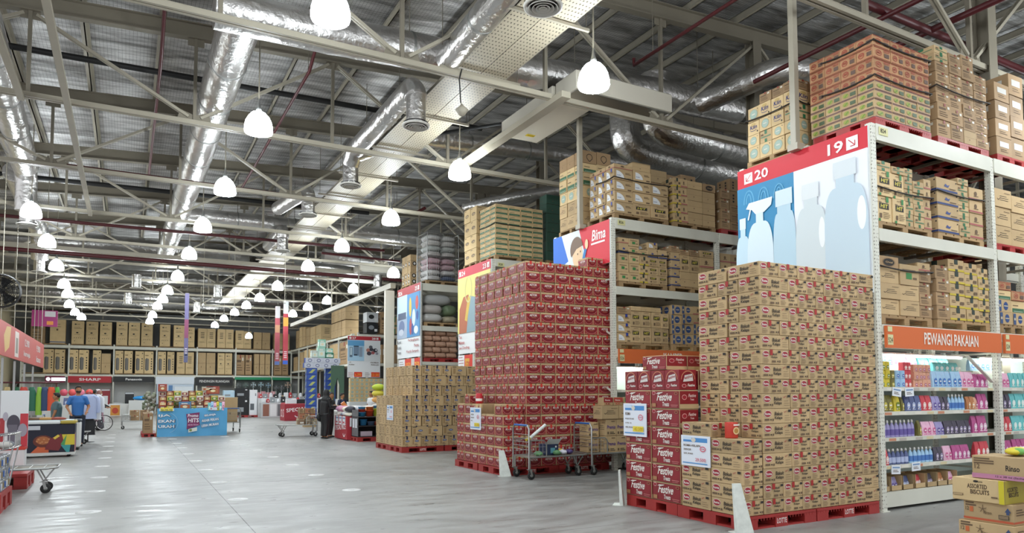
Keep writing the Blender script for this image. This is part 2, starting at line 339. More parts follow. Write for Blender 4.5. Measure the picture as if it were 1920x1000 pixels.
# chord ties running away from the camera
for i, (x, ya, yb) in enumerate([(-1.15, 6.5, 25.2), (-1.9, 11.1, 15.8), (7.1, 10.7, 15.6)]):
    b = MB(); b.bar((0, ya, 0), (0, yb, 0), .11 if i != 2 else .2, .09 if i != 2 else .12, 'steel_light')
    tag(b.build('tie_beam', None, (x, 0, 7.22)), ['thin cream tie beam crossing the truss chords at far left', 'short cream tie beam beside the left silver duct', 'cream channel beam running to the white ceiling unit'][i], 'beam')
def pipe(pts, r, mat, lab, cat='pipe', group=None, name='pipe', hang=None):
    o = Vector(pts[0]); t = empty(name, pts[0], lab, cat, group) if hang else None
    b = MB(); b.tube([Vector(p)-o for p in pts], r, mat, 8); me = b.build('run' if hang else name, t, None if t else pts[0])
    if t:
        for h in hang:
            q = MB(); q.tube([Vector(h)-o, Vector((h[0], h[1], roofz(h[0])+.64))-o], .008, 'rack_dark', 5); q.build('hanger', t)
        return t
    return tag(me, lab, cat, group)
def zr(x): return roofz(x)-.15
pipe([(-7.5, 17.1, 8.6), (8.5, 17.1, 9.0)], .07, 'black', 'black roof pipe crossing just behind the second truss')
pipe([(-7.5, 27.5, 8.7), (8.5, 27.5, 9.0)], .08, 'black', 'black roof pipe crossing in the middle distance')
pipe([(6, 17.0, 8.2), (9.2, 11.0, 7.6)], .05, 'black', 'black sagging cable slung between trusses beside the ceiling unit')
pipe([(-2, 20.8, 7.45), (8, 20.8, 7.42), (8.3, 20.8, 7.6)], .05, 'pipe_red', 'dark red sprinkler pipe along the third truss chord')
pipe([(-4, 27.0, 7.3), (9, 27.0, 7.4)], .055, 'pipe_red', 'dark red sprinkler pipe behind the fourth truss chord')
pipe([(3.2, 13.4, 8.95), (3.2, 14.6, 8.4), (3.15, 24.5, 8.4)], .035, 'pipe_red', 'thin red sprinkler pipe sloping away left of the tray', hang=[(3.2, 14.7, 8.4), (3.2, 19, 8.4)])
pipe([(.44, 13, 9.3), (.44, 15.6, 8.4), (.42, 24, 8.4)], .035, 'pipe_red', 'thin red sprinkler pipe left of the long silver duct', hang=[(.44, 15.7, 8.4)])
pipe([(9.05, 11.1, 8.55), (9.05, 11.1, 8.4), (9.05, 7.0, 8.4)], .035, 'pipe_red', 'thin red sprinkler pipe above the brightest right-hand lamp', hang=[(9.05, 8, 8.4), (9.05, 10.5, 8.4)])
pipe([(10.9, 9.6, 7.85), (10.9, 6.0, 7.85)], .045, 'pipe_red', 'dark red pipe above the aisle 20 post')
pipe([(10.4, 6.85, 7.95), (17, 6.85, 7.95)], .07, 'pipe_red', 'thick dark red pipe above the orange carton stack')
pipe([(12.2, 8.5, 7.95), (12.2, 5.0, 7.95)], .06, 'pipe_red', 'dark red pipe in the top right corner')
pipe([(6.7, 27.9, 7.25), (10, 27.9, 7.2)], .05, 'pipe_red', 'dark red pipe beside the striped sacks cage')
# cream gutter beam with a red main under it
b = MB(); b.box(-7.6, 20, -.12, .12, 0, .14, 'steel_light'); b.box(-7.6, 20, -.14, .14, .14, .16, 'steel_light'); tag(b.build('cross_beam', None, (0, 32.0, 7.2)), 'wide cream cross beam over the middle of the hall', 'beam')
pipe([(-7.6, 31.8, 7.08), (20, 31.8, 7.05)], .08, 'pipe_red', 'long dark red main pipe below the cream cross beam')
b = MB(); b.bar((0, 25.3, 0), (0, 44, .1), .2, .2, 'steel_light')
for yy in (29.87, 34.5, 39.2): b.bar((0, yy, .1), (0, yy, 1.5), .05, .05, 'steel_paint')
tag(b.build('rail_beam', None, (8.8, 0, 5.72)), 'cream hanging rail beam over the appliance aisle', 'beam')
# ---- perforated cable tray
t = empty('cable_tray', (5.78, 0, 7.72), 'wide cream perforated cable tray running away overhead', 'cable tray')
b = MB()
for s in (-1, 1): b.box(s*.27-.262, s*.27+.262, 4, 50, 0, .012, 'perforated'); b.box(s*.54-.01, s*.54+.01, 4, 50, 0, .07, 'steel_light')
b.build('tray_floor', t)
for y in [4.6+2.35*i for i in range(14)]:
    b = MB(); b.bar((-.85, y, -.05), (.85, y, -.05), .05, .05, 'steel_light'); b.build('cross_bracket', t)
    b = MB()
    for s in (-1, 1): b.tube([(s*.8, y, -.04), (s*.8, y, 1.5)], .008, 'rack_dark', 5)
    b.build('hanger', t)
# ---- silver ducts
def crinkle(pts, r, seg=.16, amp=.018):
    out = []; rad = []; pts = [Vector(p) for p in pts]
    for a, c in zip(pts, pts[1:]):
        n = max(2, int((c-a).length/seg))
        for k in range(n): out.append(a.lerp(c, k/n)); rad.append(r*(1+R(-amp, amp)))
    out.append(pts[-1]); rad.append(r); return out, rad
def elbow(a, b, c, r, n=5):        # rounded corner at b
    a, b, c = Vector(a), Vector(b), Vector(c); d1 = (a-b).normalized(); d2 = (c-b).normalized()
    return [a]+[(b+d1*r).lerp(b, t/n).lerp(b.lerp(b+d2*r, t/n), t/n) for t in range(n+1)]+[c]
def duct(pts, r, lab, mat='foil', group=None, straps=True):
    o = Vector(pts[0]); t = empty('silver_duct', tuple(o), lab, 'duct', group)
    p, rad = crinkle([Vector(q)-o for q in pts], r); b = MB(); b.tube(p, rad, mat, 18); b.build('duct_run', t)
    if straps:
        for a, c in zip(pts, pts[1:]):
            a = Vector(a); c = Vector(c); L = (c-a).length
            if L < 1.5 or abs((c-a).normalized().z) > .5: continue
            n = int(L/2.3)
            for k in range(1, n+1):
                q = a.lerp(c, k/(n+1)); d = (c-a).normalized(); b = MB(); b.tube([q-d*.025-o, q+d*.025-o], r*1.035, 'galvanised', 18)
                b.tube([q-o+Vector((0, 0, r)), Vector((q.x, q.y, roofz(q.x)+.64))-o], .01, 'rack_dark', 5); b.build('strap_hanger', t)
    return t
duct([(1.55, 12.1, 8.0), (1.5, 22, 8.0), (1.35, 34.5, 7.95)], .35, 'long silver insulated duct running away left of centre')
duct([(1.1, 12.1, 7.95), (3, 12.1, 7.98), (6, 12.1, 8.14), (10.5, 12.1, 8.5), (13.2, 12.2, 8.65)], .33, 'thick silver duct crossing above the cable tray, nearest one')
duct(elbow((11.7, 11.9, 8.45), (12.2, 9.6, 8.6), (13.6, 9.4, 8.0), .8), .27, 'silver duct branch rising behind the white post of aisle 20')
duct(elbow((10.9, 12.6, 9.2), (10.9, 12.6, 7.9), (14.5, 12.9, 7.9), .6), .36, 'fat crinkled silver duct above the laundry cartons, upper one')
duct(elbow((11.0, 13.9, 9.2), (11.0, 13.9, 7.85), (15.5, 14.2, 7.85), .6), .38, 'fat crinkled silver duct above the laundry cartons, lower one')
duct([(6.2, 16.9, 8.35), (13.5, 16.9, 8.7)], .24, 'silver duct crossing behind the second lamp on the right')
duct([(1.4, 28, 8.2), (12, 28, 8.3)], .3, 'silver duct crossing in the middle distance over the tray')
duct([(7.5, 31.0, 7.75), (12.3, 31.0, 7.6)], .32, 'silver duct end above the wire cage of pillows')
duct(elbow((9.4, 20.3, 7.6), (11, 19.5, 8.0), (13, 19, 8.5), .6), .18, 'thin silver duct elbow above the green cartons')
duct([(-2.35, 14, 8.15), (-2.6, 22.3, 8.0), (-2.6, 23.0, 7.9)], .3, 'silver duct at far left, nearer run')
duct(elbow((-2.75, 20, 8.2), (-2.75, 24.5, 8.1), (-2.75, 24.6, 7.0), .4), .28, 'grey duct drop at far left')
duct([(-3.1, 24.9, 8.2), (-3.2, 33, 8.0), (-3.2, 33.3, 7.0)], .3, 'silver duct at far left, farther run')
for i, (y, z, r) in enumerate([(36.5, 8.35, .42), (41, 8.3, .34), (46, 8.35, .4), (52, 8.0, .4), (58, 8.2, .5), (62.5, 8.3, .45)]):
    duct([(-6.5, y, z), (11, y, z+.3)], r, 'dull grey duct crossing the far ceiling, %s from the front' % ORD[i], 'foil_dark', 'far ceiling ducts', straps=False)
# ceiling diffusers with their ducts
def diffuser(x, y, z, lab, r=.27):
    t = empty('ceiling_diffuser', (x, y, z), lab, 'air diffuser', 'round air diffusers')
    b = MB(); b.lathe([(r*.72, .0), (r*.72, .62)], 'foil', 20); b.build('drop_duct', t)
    b = MB(); b.lathe([(r*1.02, .0), (r*1.0, -.03), (r*.86, -.03), (r*.74, .03)], 'steel_white', 28)
    for q in (.78, .58, .38, .2): b.lathe([(r*q, -.045), (r*(q-.02), -.055), (r*(q-.13), 0)], 'steel_white', 28)
    b.lathe([(.001, .05), (r*.9, .05)], 'black', 20); b.build('louvre_rings', t)
DF = [(4.9, 7.95, 6.95, 'round white air diffuser at the top edge beside the tray'), (4.87, 12.71, 6.9, 'round white air diffuser left of the tray, second nearest'), (4.84, 17.22, 6.9, 'round white air diffuser left of the tray, third nearest'), (4.6, 20.9, 6.95, 'round air diffuser left of the tray, fourth nearest'), (4.9, 26.4, 6.9, 'round air diffuser left of the tray, fifth nearest'), (-2.7, 24.55, 6.6, 'round air diffuser under the grey drop at far left'), (-3.2, 33.2, 6.5, 'round air diffuser at the end of the far left duct'), (.25, 37, 6.6, 'white round diffuser on a black drop, left of the far lamps'), (3.9, 38, 6.5, 'white round diffuser near the purple banner'), (10.2, 31.5, 6.6, 'round diffuser below the silver duct end by the cage'), (-.1, 44, 6.6, 'white round diffuser far down the hall, left'), (3.6, 46.5, 6.6, 'white round diffuser far down the hall, right')]
for x, y, z, l in DF: diffuser(x, y, z, l)
duct(elbow((4.9, 8.0, 7.5), (4.95, 8.1, 7.85), (5.15, 11.8, 7.9), .5), .24, 'silver branch duct bending down at the top edge')
duct(elbow((4.87, 12.72, 7.45), (4.87, 12.8, 7.75), (4.87, 15, 7.72), .3)+[(4.85, 16.9, 7.7), (4.84, 17.2, 7.45)], .22, 'silver branch duct joining two diffusers left of the tray')
duct([(4.84, 17.0, 7.6), (6.2, 16.9, 8.3)], .2, 'short silver link duct passing above the tray')
duct(elbow((4.6, 20.9, 7.4), (4.6, 20.95, 7.7), (4.2, 23.5, 7.7), .3), .22, 'short silver branch duct by the fourth diffuser')
duct(elbow((4.9, 26.4, 7.4), (4.9, 26.3, 7.65), (4.9, 29.5, 7.65), .3), .22, 'silver branch duct by the fifth diffuser')
# white suspended air handling unit
t = empty('air_conditioner', (8.4, 12.2, 7.55), 'large white suspended air unit with a yellow sticker', 'air conditioner')
b = MB(); b.box(-.95, .0, -.45, 1.75, 0, .34, 'unit_white', .015); b.build('return_box', t)
b = MB(); b.box(-.9, 1.55, -1.25, -.5, -.02, .36, 'unit_white', .015); b.box(-.85, 1.5, -1.2, -.55, -.03, -.02, 'galvanised'); b.build('main_casing', t)
b = MB(); b.face((-.5, 1.45, -.002), (1, 0, 0), (0, -1, 0)); b.rect(0, 0, .22, .13, 'e0c22a'); b.text('AWAS', .03, .04, .05, '222222'); b.build('sticker', t)
for i, (x, y) in enumerate([(10.9, 31.2), (10.9, 33.8)]):
    b = MB(); b.box(-.9, .9, -.5, .5, 0, .35, 'unit_white', .02); b.box(-.8, .8, -.4, .4, -.02, 0, 'steel_white')
    tag(b.build('air_conditioner', None, (x-.9, y, 7.2)), 'white ceiling unit above the far carton stack, %s' % ['nearer', 'farther'][i], 'air conditioner', 'far ceiling units')
# tiny camera / strobe on a cable
b = MB(); b.tube([(0, 0, .75), (-.05, 0, .55), (-.02, 0, .12)], .012, 'black', 6); b.lathe([(.001, -.12), (.05, -.1), (.12, 0), (.05, .06), (.001, .12)], 'steel_light', 12)
tag(b.build('siren', None, (5.1, 11.05, 6.65)), 'small cream siren hanging from the nearest truss', 'alarm')
# ---- high bay lamps
def lamp_meshes():
    b = MB(); b.lathe([(.25, 0), (.262, .03), (.258, .12), (.235, .22), (.19, .31), (.13, .38), (.07, .41)], 'lamp_glow', 20); b.lathe([(.001, .02), (.24, .02)], 'lamp_core', 20); sh = b.mesh('shade')
    b = MB(); b.lathe([(.001, .4), (.05, .4), (.055, .47), (.04, .5), (.014, .66)], 'galvanised', 12); ho = b.mesh('housing')
    b = MB(); b.tube([(0, 0, 0), (0, 0, 1)], .014, 'steel_light', 6); ro = b.mesh('rod'); return sh, ho, ro
SH, HO, RO = lamp_meshes()
def lamp(x, y, z, lab, s=1):
    t = empty('high_bay_lamp', (x, y, z-.2), lab, 'ceiling lamp', 'high bay lamps'); t.scale = (s, s, s)
    obj('shade', SH, t); obj('housing', HO, t); r = obj('rod', RO, t, (0, 0, .64)); r.scale = (1, 1, roofz(x)+.6-(z-.2)-.64)
LA = [(2.26, 9.09), (2.08, 13.79), (2.02, 18.5), (1.91, 23.1), (1.88, 28.0), (1.81, 33.6), (1.63, 38.5), (1.56, 42.1), (1.42, 45.6), (1.32, 50.9), (1.28, 55.5)]
LB = [(6.57, 9.09), (6.64, 14.5), (6.7, 19.5), (6.46, 24.0), (6.3, 28.5), (6.2, 34.5), (6.13, 39.2), (5.97, 42.9), (5.83, 46.9), (5.69, 51.2), (5.63, 56.3)]
LC = [(9.89, 28.4), (9.67, 33.7), (9.6, 38.6), (9.3, 42.0), (9.26, 46.1)]
LD = [(-2.62, 33.1), (-2.73, 38.55), (-2.81, 42.15), (-3.04, 47.1), (-3.0, 51.5), (-2.81, 54.5)]
for nm, row in (('centre-left', LA), ('centre-right', LB), ('right', LC), ('far left', LD)):
    for i, (x, y) in enumerate(row): lamp(x, y, 6.8, 'glowing white dome lamp, %s row, %s from the front' % (nm, ORD[i]))
lamp(14.5, 44.8, 6.8, 'glowing dome lamp above the aisle 28 rack')
lamp(8.3, 58, 6.2, 'glowing dome lamp low over the back rack')
# same rows behind and beside the camera; right-hand lamps added to brighten that side
for i, (x, y) in enumerate([(2.3, 4.4), (2.3, -.3), (6.6, 4.0), (6.6, -.5), (14, 4.9), (20, 8.2), (26, 10.8), (14, 1.0), (-2.4, 4), (-2.5, 28), (11.5, 2.5), (-2.5, 23.5), (-2.4, 9)]): lamp(x, y, 6.8, 'glowing white dome lamp added beyond the seen rows, %s of the extra group' % ORD[i])
# ================================================================== CARTONS
def d_roma(b, w, h, long):
    if long:
        b.ell(w*.17, h*.66, w*.13, h*.24, 'white_print'); b.ell(w*.17, h*.66, w*.122, h*.215, '9a2230'); b.text('Roma', w*.17, h*.58, h*.17, 'white_print', w=w*.19, align='c')
        b.text('Biskuit', w*.4, h*.54, h*.26, 'ink', w=w*.28, shear=.15); b.text('Kelapa', w*.4, h*.22, h*.28, 'ink', w=w*.27, shear=.15)
        b.rect(w*.05, h*.2, w*.16, h*.13, 'ink_soft'); b.ell(w*.26, h*.26, h*.06, h*.06, 'ink', 8); b.rect(w*.31, h*.17, w*.05, h*.16, 'ink_soft')
        b.text('GIFT', w*.73, h*.7, h*.1, '9a2230', w=w*.1, rot=.25); b.lines(w*.74, h*.5, w*.2, 3, h*.15, h*.025, 'ink_soft')
        b.rect(w*.87, h*.76, w*.1, h*.17, 'ink')
    else:
        b.ell(w*.22, h*.7, w*.17, h*.22, 'white_print'); b.ell(w*.22, h*.7, w*.16, h*.195, '9a2230'); b.text('Roma', w*.22, h*.62, h*.15, 'white_print', w=w*.25, align='c')
        b.text('skuit', w*.55, h*.62, h*.17, 'ink', w=w*.24, shear=.15); b.text('Kelapa', w*.5, h*.38, h*.19, 'ink', w=w*.3, shear=.15)
        b.rect(w*.42, h*.62, w*.14, h*.38, 'a42a26'); b.lines(w*.06, h*.38, w*.28, 4, h*.09, h*.025, 'ink_soft')
        b.rect(w*.5, h*.12, w*.2, h*.14, 'ink_soft'); b.ell(w*.8, h*.2, h*.05, h*.06, 'ink', 8); b.rect(w*.86, h*.12, w*.08, h*.15, 'ink_soft'); b.rect(w*.82, h*.78, w*.14, h*.15, 'ink')
def d_astor(b, w, h, long):
    b.rect(w*.03, h*.02, w*.94, h*.8, 'astor_red'); b.ell(w*.5, h*.58, w*.42, h*.42, 'astor_deep', 18, math.pi, 2*math.pi)
    b.ring(w*.5, h*.6, w*.44, h*.5, h*.03, 'c98f84', 18, math.pi*1.08, math.pi*1.92)
    b.text('ASTOR', w*.5, h*.54, h*.22, 'white_print', w=w*(.5 if long else .6), align='c'); b.rect(w*.38, h*.42, w*.3, h*.03, 'c99a72')
    b.rect(w*.06, h*.05, w*.14, h*.1, 'a3714f'); b.rect(w*.74, h*.05, w*.16, h*.08, 'a3714f')
    if not long: b.rect(w*.4, h*.66, w*.2, h*.34, 'd0342a')
    b.rect(w*.92, h*.86, w*.05, h*.07, 'ink')
def d_blue(b, w, h, long):
    b.ell(w*.55, h*.55, w*(.15 if long else .22), h*.1, '36497c'); b.ell(w*.55, h*.55, w*(.12 if long else .17), h*.045, '9aa4bc'); b.rect(w*.08, h*.2, w*.16, h*.55, 'a1825a')
    b.lines(w*.3, h*.25, w*.35, 2, h*.1, h*.04, 'ink_soft'); b.rect(w*.04, h*.86, w*.25, h*.06, 'ink')
    if not long: b.rect(w*.42, h*.72, w*.17, h*.3, '1d2348'); b.rect(w*.42, -.02, w*.17, h*.12, '1d2348')
def d_bluet(b, w, h, long):
    b.ring(w*.5, h*.55, w*.2, h*.18, h*.05, 'ink_soft', 12); b.rect(w*.3, h*.2, w*.4, h*.05, 'ink_soft'); b.rect(w*.1, h*.86, w*.2, h*.06, 'ink')
def d_festive(b, w, h, long):
    b.rect(w*.012, h*.03, w*.976, h*.92, 'festive_red')
    if long:
        b.text('Festive', w*.2, h*.42, h*.44, 'white_print', w=w*.52, shear=.3); b.text('Treats', w*.4, h*.12, h*.24, 'white_print', w=w*.24, shear=.12)
        b.ell(w*.1, h*.85, w*.06, h*.1, 'e8c9c4'); b.ell(w*.1, h*.85, w*.052, h*.08, '9a2230'); b.rect(w*.04, h*.08, w*.14, h*.2, 'a77b53'); b.ell(w*.9, h*.83, w*.06, h*.08, 'a77b53'); b.ell(w*.9, h*.83, w*.045, h*.055, 'astor_deep')
        b.rect(w*.72, h*.18, w*.24, h*.025, 'd78b86'); b.rect(w*.74, h*.1, w*.2, h*.02, 'd78b86'); b.poly([(w*.2, h*.8), (w*.27, h*.88), (w*.46, h*.9), (w*.4, h*.84)], 'white_print')
    else:
        b.ell(w*.25, h*.62, w*.13, h*.14, 'e3a9a6'); b.ell(w*.25, h*.62, w*.11, h*.11, '9a2230'); b.text('Festive', w*.45, h*.62, h*.18, 'e8c9c4', w=w*.4, shear=.25); b.text('Treats', w*.55, h*.45, h*.1, 'e8c9c4', w=w*.2); b.rect(0, 0, w, h*.25, 'cardboard')
def d_window(b, w, h, long):
    b.rect(w*.01, h*.01, w*.98, h*.97, 'festive_red'); b.ell(w*.5, h*.52, w*.38, h*.4, 'astor_deep', 20, 0, math.pi); b.rect(w*.12, h*.36, w*.76, h*.17, 'astor_deep')
    b.ring(w*.5, h*.52, w*.42, h*.44, w*.05, 'c07a5c', 20, 0, math.pi); b.poly([(w*.2, h*.4), (w*.3, h*.72), (w*.75, h*.8), (w*.8, h*.45)], 'd9d2ce'); b.text('Festive', w*.2, h*.5, h*.15, '9a2230', w=w*.55, shear=.3, rot=.2)
    b.ell(w*.25, h*.2, w*.13, h*.09, 'e3a9a6'); b.ell(w*.25, h*.2, w*.1, h*.07, '9a2230'); b.text('Festive', w*.45, h*.17, h*.13, 'white_print', w=w*.42, shear=.2)
def d_hit(b, w, h, long):
    b.rect(w*.2, h*.5, w*.62, h*.24, 'ink'); b.text('HIT', w*.5, h*.54, h*.16, 'd8c94c', w=w*.45, align='c', shear=.2); b.rect(w*.15, h*.76, w*.2, h*.02, 'ink_soft')
    b.text('ASTA', w*.3, h*.88, h*.05, 'ink_soft', w=w*.45); b.rect(w*.2, h*.14, w*.15, h*.18, 'ink_soft'); b.lines(w*.42, h*.35, w*.45, 4, h*.07, h*.02, 'ink_soft')
def d_hitg(b, w, h, long):
    d_hit(b, w, h, long); b.rect(w*.62, h*.78, w*.16, h*.22, '1f7a3a'); b.rect(w*.1, 0, w*.14, h*.1, '1f7a3a')
def d_quarter(b, w, h, long):
    b.ell(w*.12, h*.2, w*.42, h*.62, 'e4e6e8', 12, 0, math.pi/2); b.text('indo', w*.16, h*.35, h*.12, '6f7fa3', w=w*.2); b.lines(w*.6, h*.65, w*.3, 2, h*.1, h*.05, 'ink_soft'); b.rect(w*.72, h*.1, w*.2, h*.12, 'ink_soft')
    if not long: b.rect(w*.62, h*.7, w*.16, h*.3, '2a3f96')
def d_nice(b, w, h, long):
    if long: b.text('nice', w*.5, h*.45, h*.2, '23284a', w=w*.55, align='c')
    else: b.ring(w*.5, h*.5, w*.28, h*.12, w*.04, 'ink_soft', 14); b.text('nice', w*.5, h*.47, h*.1, '3c3f63', w=w*.4, align='c', rot=.12)
    b.rect(w*.1, h*.88, w*.3, h*.04, 'ink_soft')
def d_klin(b, w, h, long):
    b.text('Klin', w*.5, h*.45, h*.3, '282b66', w=w*.6, align='c', shear=.15); b.ring(w*.5, h*.4, w*.3, h*.12, h*.04, '282b66', 14, math.pi*1.1, math.pi*1.9); b.ell(w*.85, h*.2, w*.05, h*.07, 'ink', 8); b.ell(w*.5, h*.8, w*.2, h*.1, 'c3a566', 12)
def d_seal(b, w, h, long):
    b.ell(w*.5, h*.5, min(w, h)*.3, min(w, h)*.3, '9fb3a6', 16); b.ring(w*.5, h*.5, min(w, h)*.34, min(w, h)*.34, h*.03, '8da598', 18); b.rect(w*.34, h*.46, w*.3, h*.08, 'd8d5c4'); b.ell(w*.85, h*.82, w*.03, h*.04, 'ink', 8)
def d_greenstripe(b, w, h, long): b.rect(w*.06, h*.06, w*.88, h*.34, '3f6a4c'); b.rect(w*.14, h*.12, w*.7, h*.06, '9ab09a'); b.rect(w*.1, h*.6, w*.4, h*.06, 'ink_soft')
def d_noodle_red(b, w, h, long):
    b.rect(w*.02, h*.04, w*.96, h*.05, '9c3a30'); b.rect(w*.02, h*.9, w*.96, h*.05, '9c3a30'); b.ring(w*.3, h*.5, w*.18, h*.26, h*.06, 'a8453a', 14); b.text('MIE', w*.2, h*.42, h*.2, 'a8453a', w=w*.2, shear=.2); b.rect(w*.62, h*.25, w*.28, h*.34, '6a5348'); b.text('SEDAP', w*.58, h*.68, h*.16, 'a8453a', w=w*.34)
def d_noodle_green(b, w, h, long):
    b.rect(w*.02, h*.04, w*.96, h*.05, '66395c'); b.rect(w*.02, h*.9, w*.96, h*.05, '66395c'); b.ell(w*.3, h*.5, w*.18, h*.24, '9aa046', 12); b.poly([(w*.2, h*.35), (w*.4, h*.7), (w*.45, h*.6), (w*.28, h*.3)], '6e8a3a'); b.rect(w*.58, h*.25, w*.34, h*.4, '54654a')
def d_arrow(b, w, h, long):
    b.lines(w*.3, h*.6, w*.5, 3, h*.11, h*.025, 'ink'); b.line((w*.14, h*.45), (w*.2, h*.38), h*.03, 'ink'); b.line((w*.2, h*.38), (w*.34, h*.52), h*.03, 'ink'); b.rect(w*.55, h*.78, w*.35, h*.03, 'ink_soft')
def d_oval(b, w, h, long): b.ell(w*.5, h*.48, w*.28, h*.32, 'ink', 16); b.ring(w*.5, h*.48, w*.32, h*.37, h*.03, 'ink_soft', 16); b.text('Oval', w*.5, h*.4, h*.16, 'b99a6d', w=w*.36, align='c', shear=.2)
def d_yellow(b, w, h, long): b.rect(0, h*.02, w, h*.16, 'c9b23a'); b.rect(w*.38, h*.6, w*.22, h*.4, '2e3b33'); b.rect(w*.42, 0, w*.16, h*.2, '2e3b33'); b.lines(w*.1, h*.6, w*.25, 2, h*.14, h*.05, 'ink_soft'); b.rect(w*.64, h*.3, w*.26, h*.24, 'ink_soft')
def d_blueband(b, w, h, long): b.rect(0, h*.04, w, h*.14, '2b3f74'); b.poly([(w*.35, h*.4), (w*.42, h*.62), (w*.52, h*.5), (w*.62, h*.58), (w*.55, h*.36)], '3a4b84'); b.ell(w*.93, h*.8, w*.03, h*.06, 'ink', 8); b.rect(w*.6, h*.26, w*.3, h*.06, 'ink_soft')
def d_greentape(b, w, h, long): b.rect(w*.4, 0, w*.2, h*.3, '2c6b46'); b.rect(w*.4, h*.68, w*.2, h*.32, '2c6b46'); b.rect(w*.08, h*.42, w*.84, h*.1, '5d7d59'); b.rect(w*.1, h*.6, w*.2, h*.14, 'ink_soft')
def d_pinkband(b, w, h, long): b.rect(0, h*.06, w, h*.12, 'a8585a'); b.ell(w*.45, h*.55, w*.1, h*.18, 'ink_soft', 12); b.rect(w*.3, h*.32, w*.35, h*.05, 'ink_soft')
def d_blueround(b, w, h, long): b.ell(w*.55, h*.5, min(w, h)*.34, min(w, h)*.34, '2d4a80', 16); b.rect(w*.4, h*.46, w*.3, h*.08, 'c8bda0'); b.rect(0, h*.05, w*.2, h*.9, '39507c'); b.rect(w*.04, h*.4, w*.12, h*.2, 'c8bda0')
def d_mix(b, w, h, long): b.rect(w*.1, h*.62, w*.5, h*.12, 'ink_soft'); b.lines(w*.12, h*.45, w*.6, 3, h*.12, h*.04, 'ink_soft'); b.rect(w*.7, h*.7, w*.16, h*.16, 'd9d5c8'); b.rect(w*.44, h*.82, w*.14, h*.18, '8c3a2c')
def d_green(b, w, h, long): b.rect(w*.3, h*.3, w*.3, h*.3, '3a7d43'); b.rect(w*.66, h*.3, w*.2, h*.1, 'ink_soft'); b.rect(w*.1, h*.7, w*.7, h*.06, 'ink_soft')
def d_plain(b, w, h, long): b.rect(w*.4, h*.3, w*.06, h*.08, 'ink_soft'); b.line((0, h*.5), (w, h*.52), h*.008, 'seam')
def d_heart(b, w, h, long): b.ring(w*.5, h*.5, w*.22, h*.26, w*.04, 'ink', 16, -.4, math.pi+.4); b.line((w*.3, h*.4), (w*.5, h*.15), w*.04, 'ink'); b.line((w*.7, h*.4), (w*.5, h*.15), w*.04, 'ink')
def d_stripes(b, w, h, long):
    for k in range(3): b.rect(w*.2, h*(.2+.22*k), w*.12, h*.14, 'ink'); b.rect(w*.65, h*(.2+.22*k), w*.12, h*.14, 'ink')
def d_purple(b, w, h, long): b.text('Prem', w*.08, h*.42, h*.22, '4b2f7d', w=w*.62, shear=.1); b.text('is', w*.72, h*.42, h*.2, '4b2f7d', w=w*.18, shear=.1); b.rect(w*.5, h*.85, w*.35, h*.05, 'ink_soft'); b.rect(w*.1, h*.1, w*.15, h*.15, 'ink_soft'); b.lines(w*.35, h*.2, w*.5, 2, h*.09, h*.04, 'ink')
def d_ring(b, w, h, long): b.ell(w*.5, h*.5, min(w, h)*.36, min(w, h)*.36, 'ink', 14); b.ell(w*.5, h*.5, min(w, h)*.2, min(w, h)*.2, 'e4e2da', 12)
def d_white(b, w, h, long): b.rect(w*.2, h*.45, w*.6, h*.3, 'c9c6be'); b.lines(w*.25, h*.3, w*.5, 2, h*.1, h*.03, 'ink_soft')
def d_fridge(b, w, h, long):
    b.ell(w*.3, h*.86, w*.08, h*.03, 'ink', 12); b.text('LG', w*.42, h*.84, h*.045, 'ink', w=w*.22); b.lines(w*.18, h*.72, w*.64, 2, h*.05, h*.012, 'ink'); b.ell(w*.45, h*.5, w*.1, h*.03, 'ink', 10); b.lines(w*.2, h*.42, w*.6, 1, 1, h*.01, 'ink_soft')
    for k in range(4): b.rect(w*(.2+.17*k), h*.26, w*.05, h*.03, 'ink')
    b.ell(w*.25, h*.14, w*.04, h*.015, 'ink', 8)
def d_vent(b, w, h, long):
    for k in range(4): b.rect(w*.3, h*(.5+.09*k), w*.42, h*.03, 'ink')
    b.lines(w*.15, h*.3, w*.7, 2, h*.04, h*.01, 'ink_soft')
def d_photo(b, w, h, long):
    b.poly([(w*.1, h*.2), (w*.22, h*.12), (w*.5, h*.16), (w*.5, h*.66), (w*.22, h*.7), (w*.1, h*.64)], '4d4b49'); b.poly([(w*.22, h*.12), (w*.5, h*.16), (w*.5, h*.66), (w*.22, h*.7)], '6f6a64')
    for k in range(5): b.ell(w*.8, h*(.22+.11*k), w*.07, h*.035, 'ink', 8)
    b.rect(w*.1, h*.8, w*.35, h*.03, 'ink_soft'); b.rect(w*.78, h*.88, w*.1, h*.05, 'ink')
def d_bluebase(b, w, h, long): b.rect(0, h*.05, w, h*.04, '4a5c86'); b.rect(w*.4, h*.54, w*.12, h*.08, 'ink_soft'); b.rect(w*.35, h*.8, w*.3, h*.015, 'ink_soft'); b.rect(w*.3, h*.7, w*.4, h*.015, 'ink_soft')
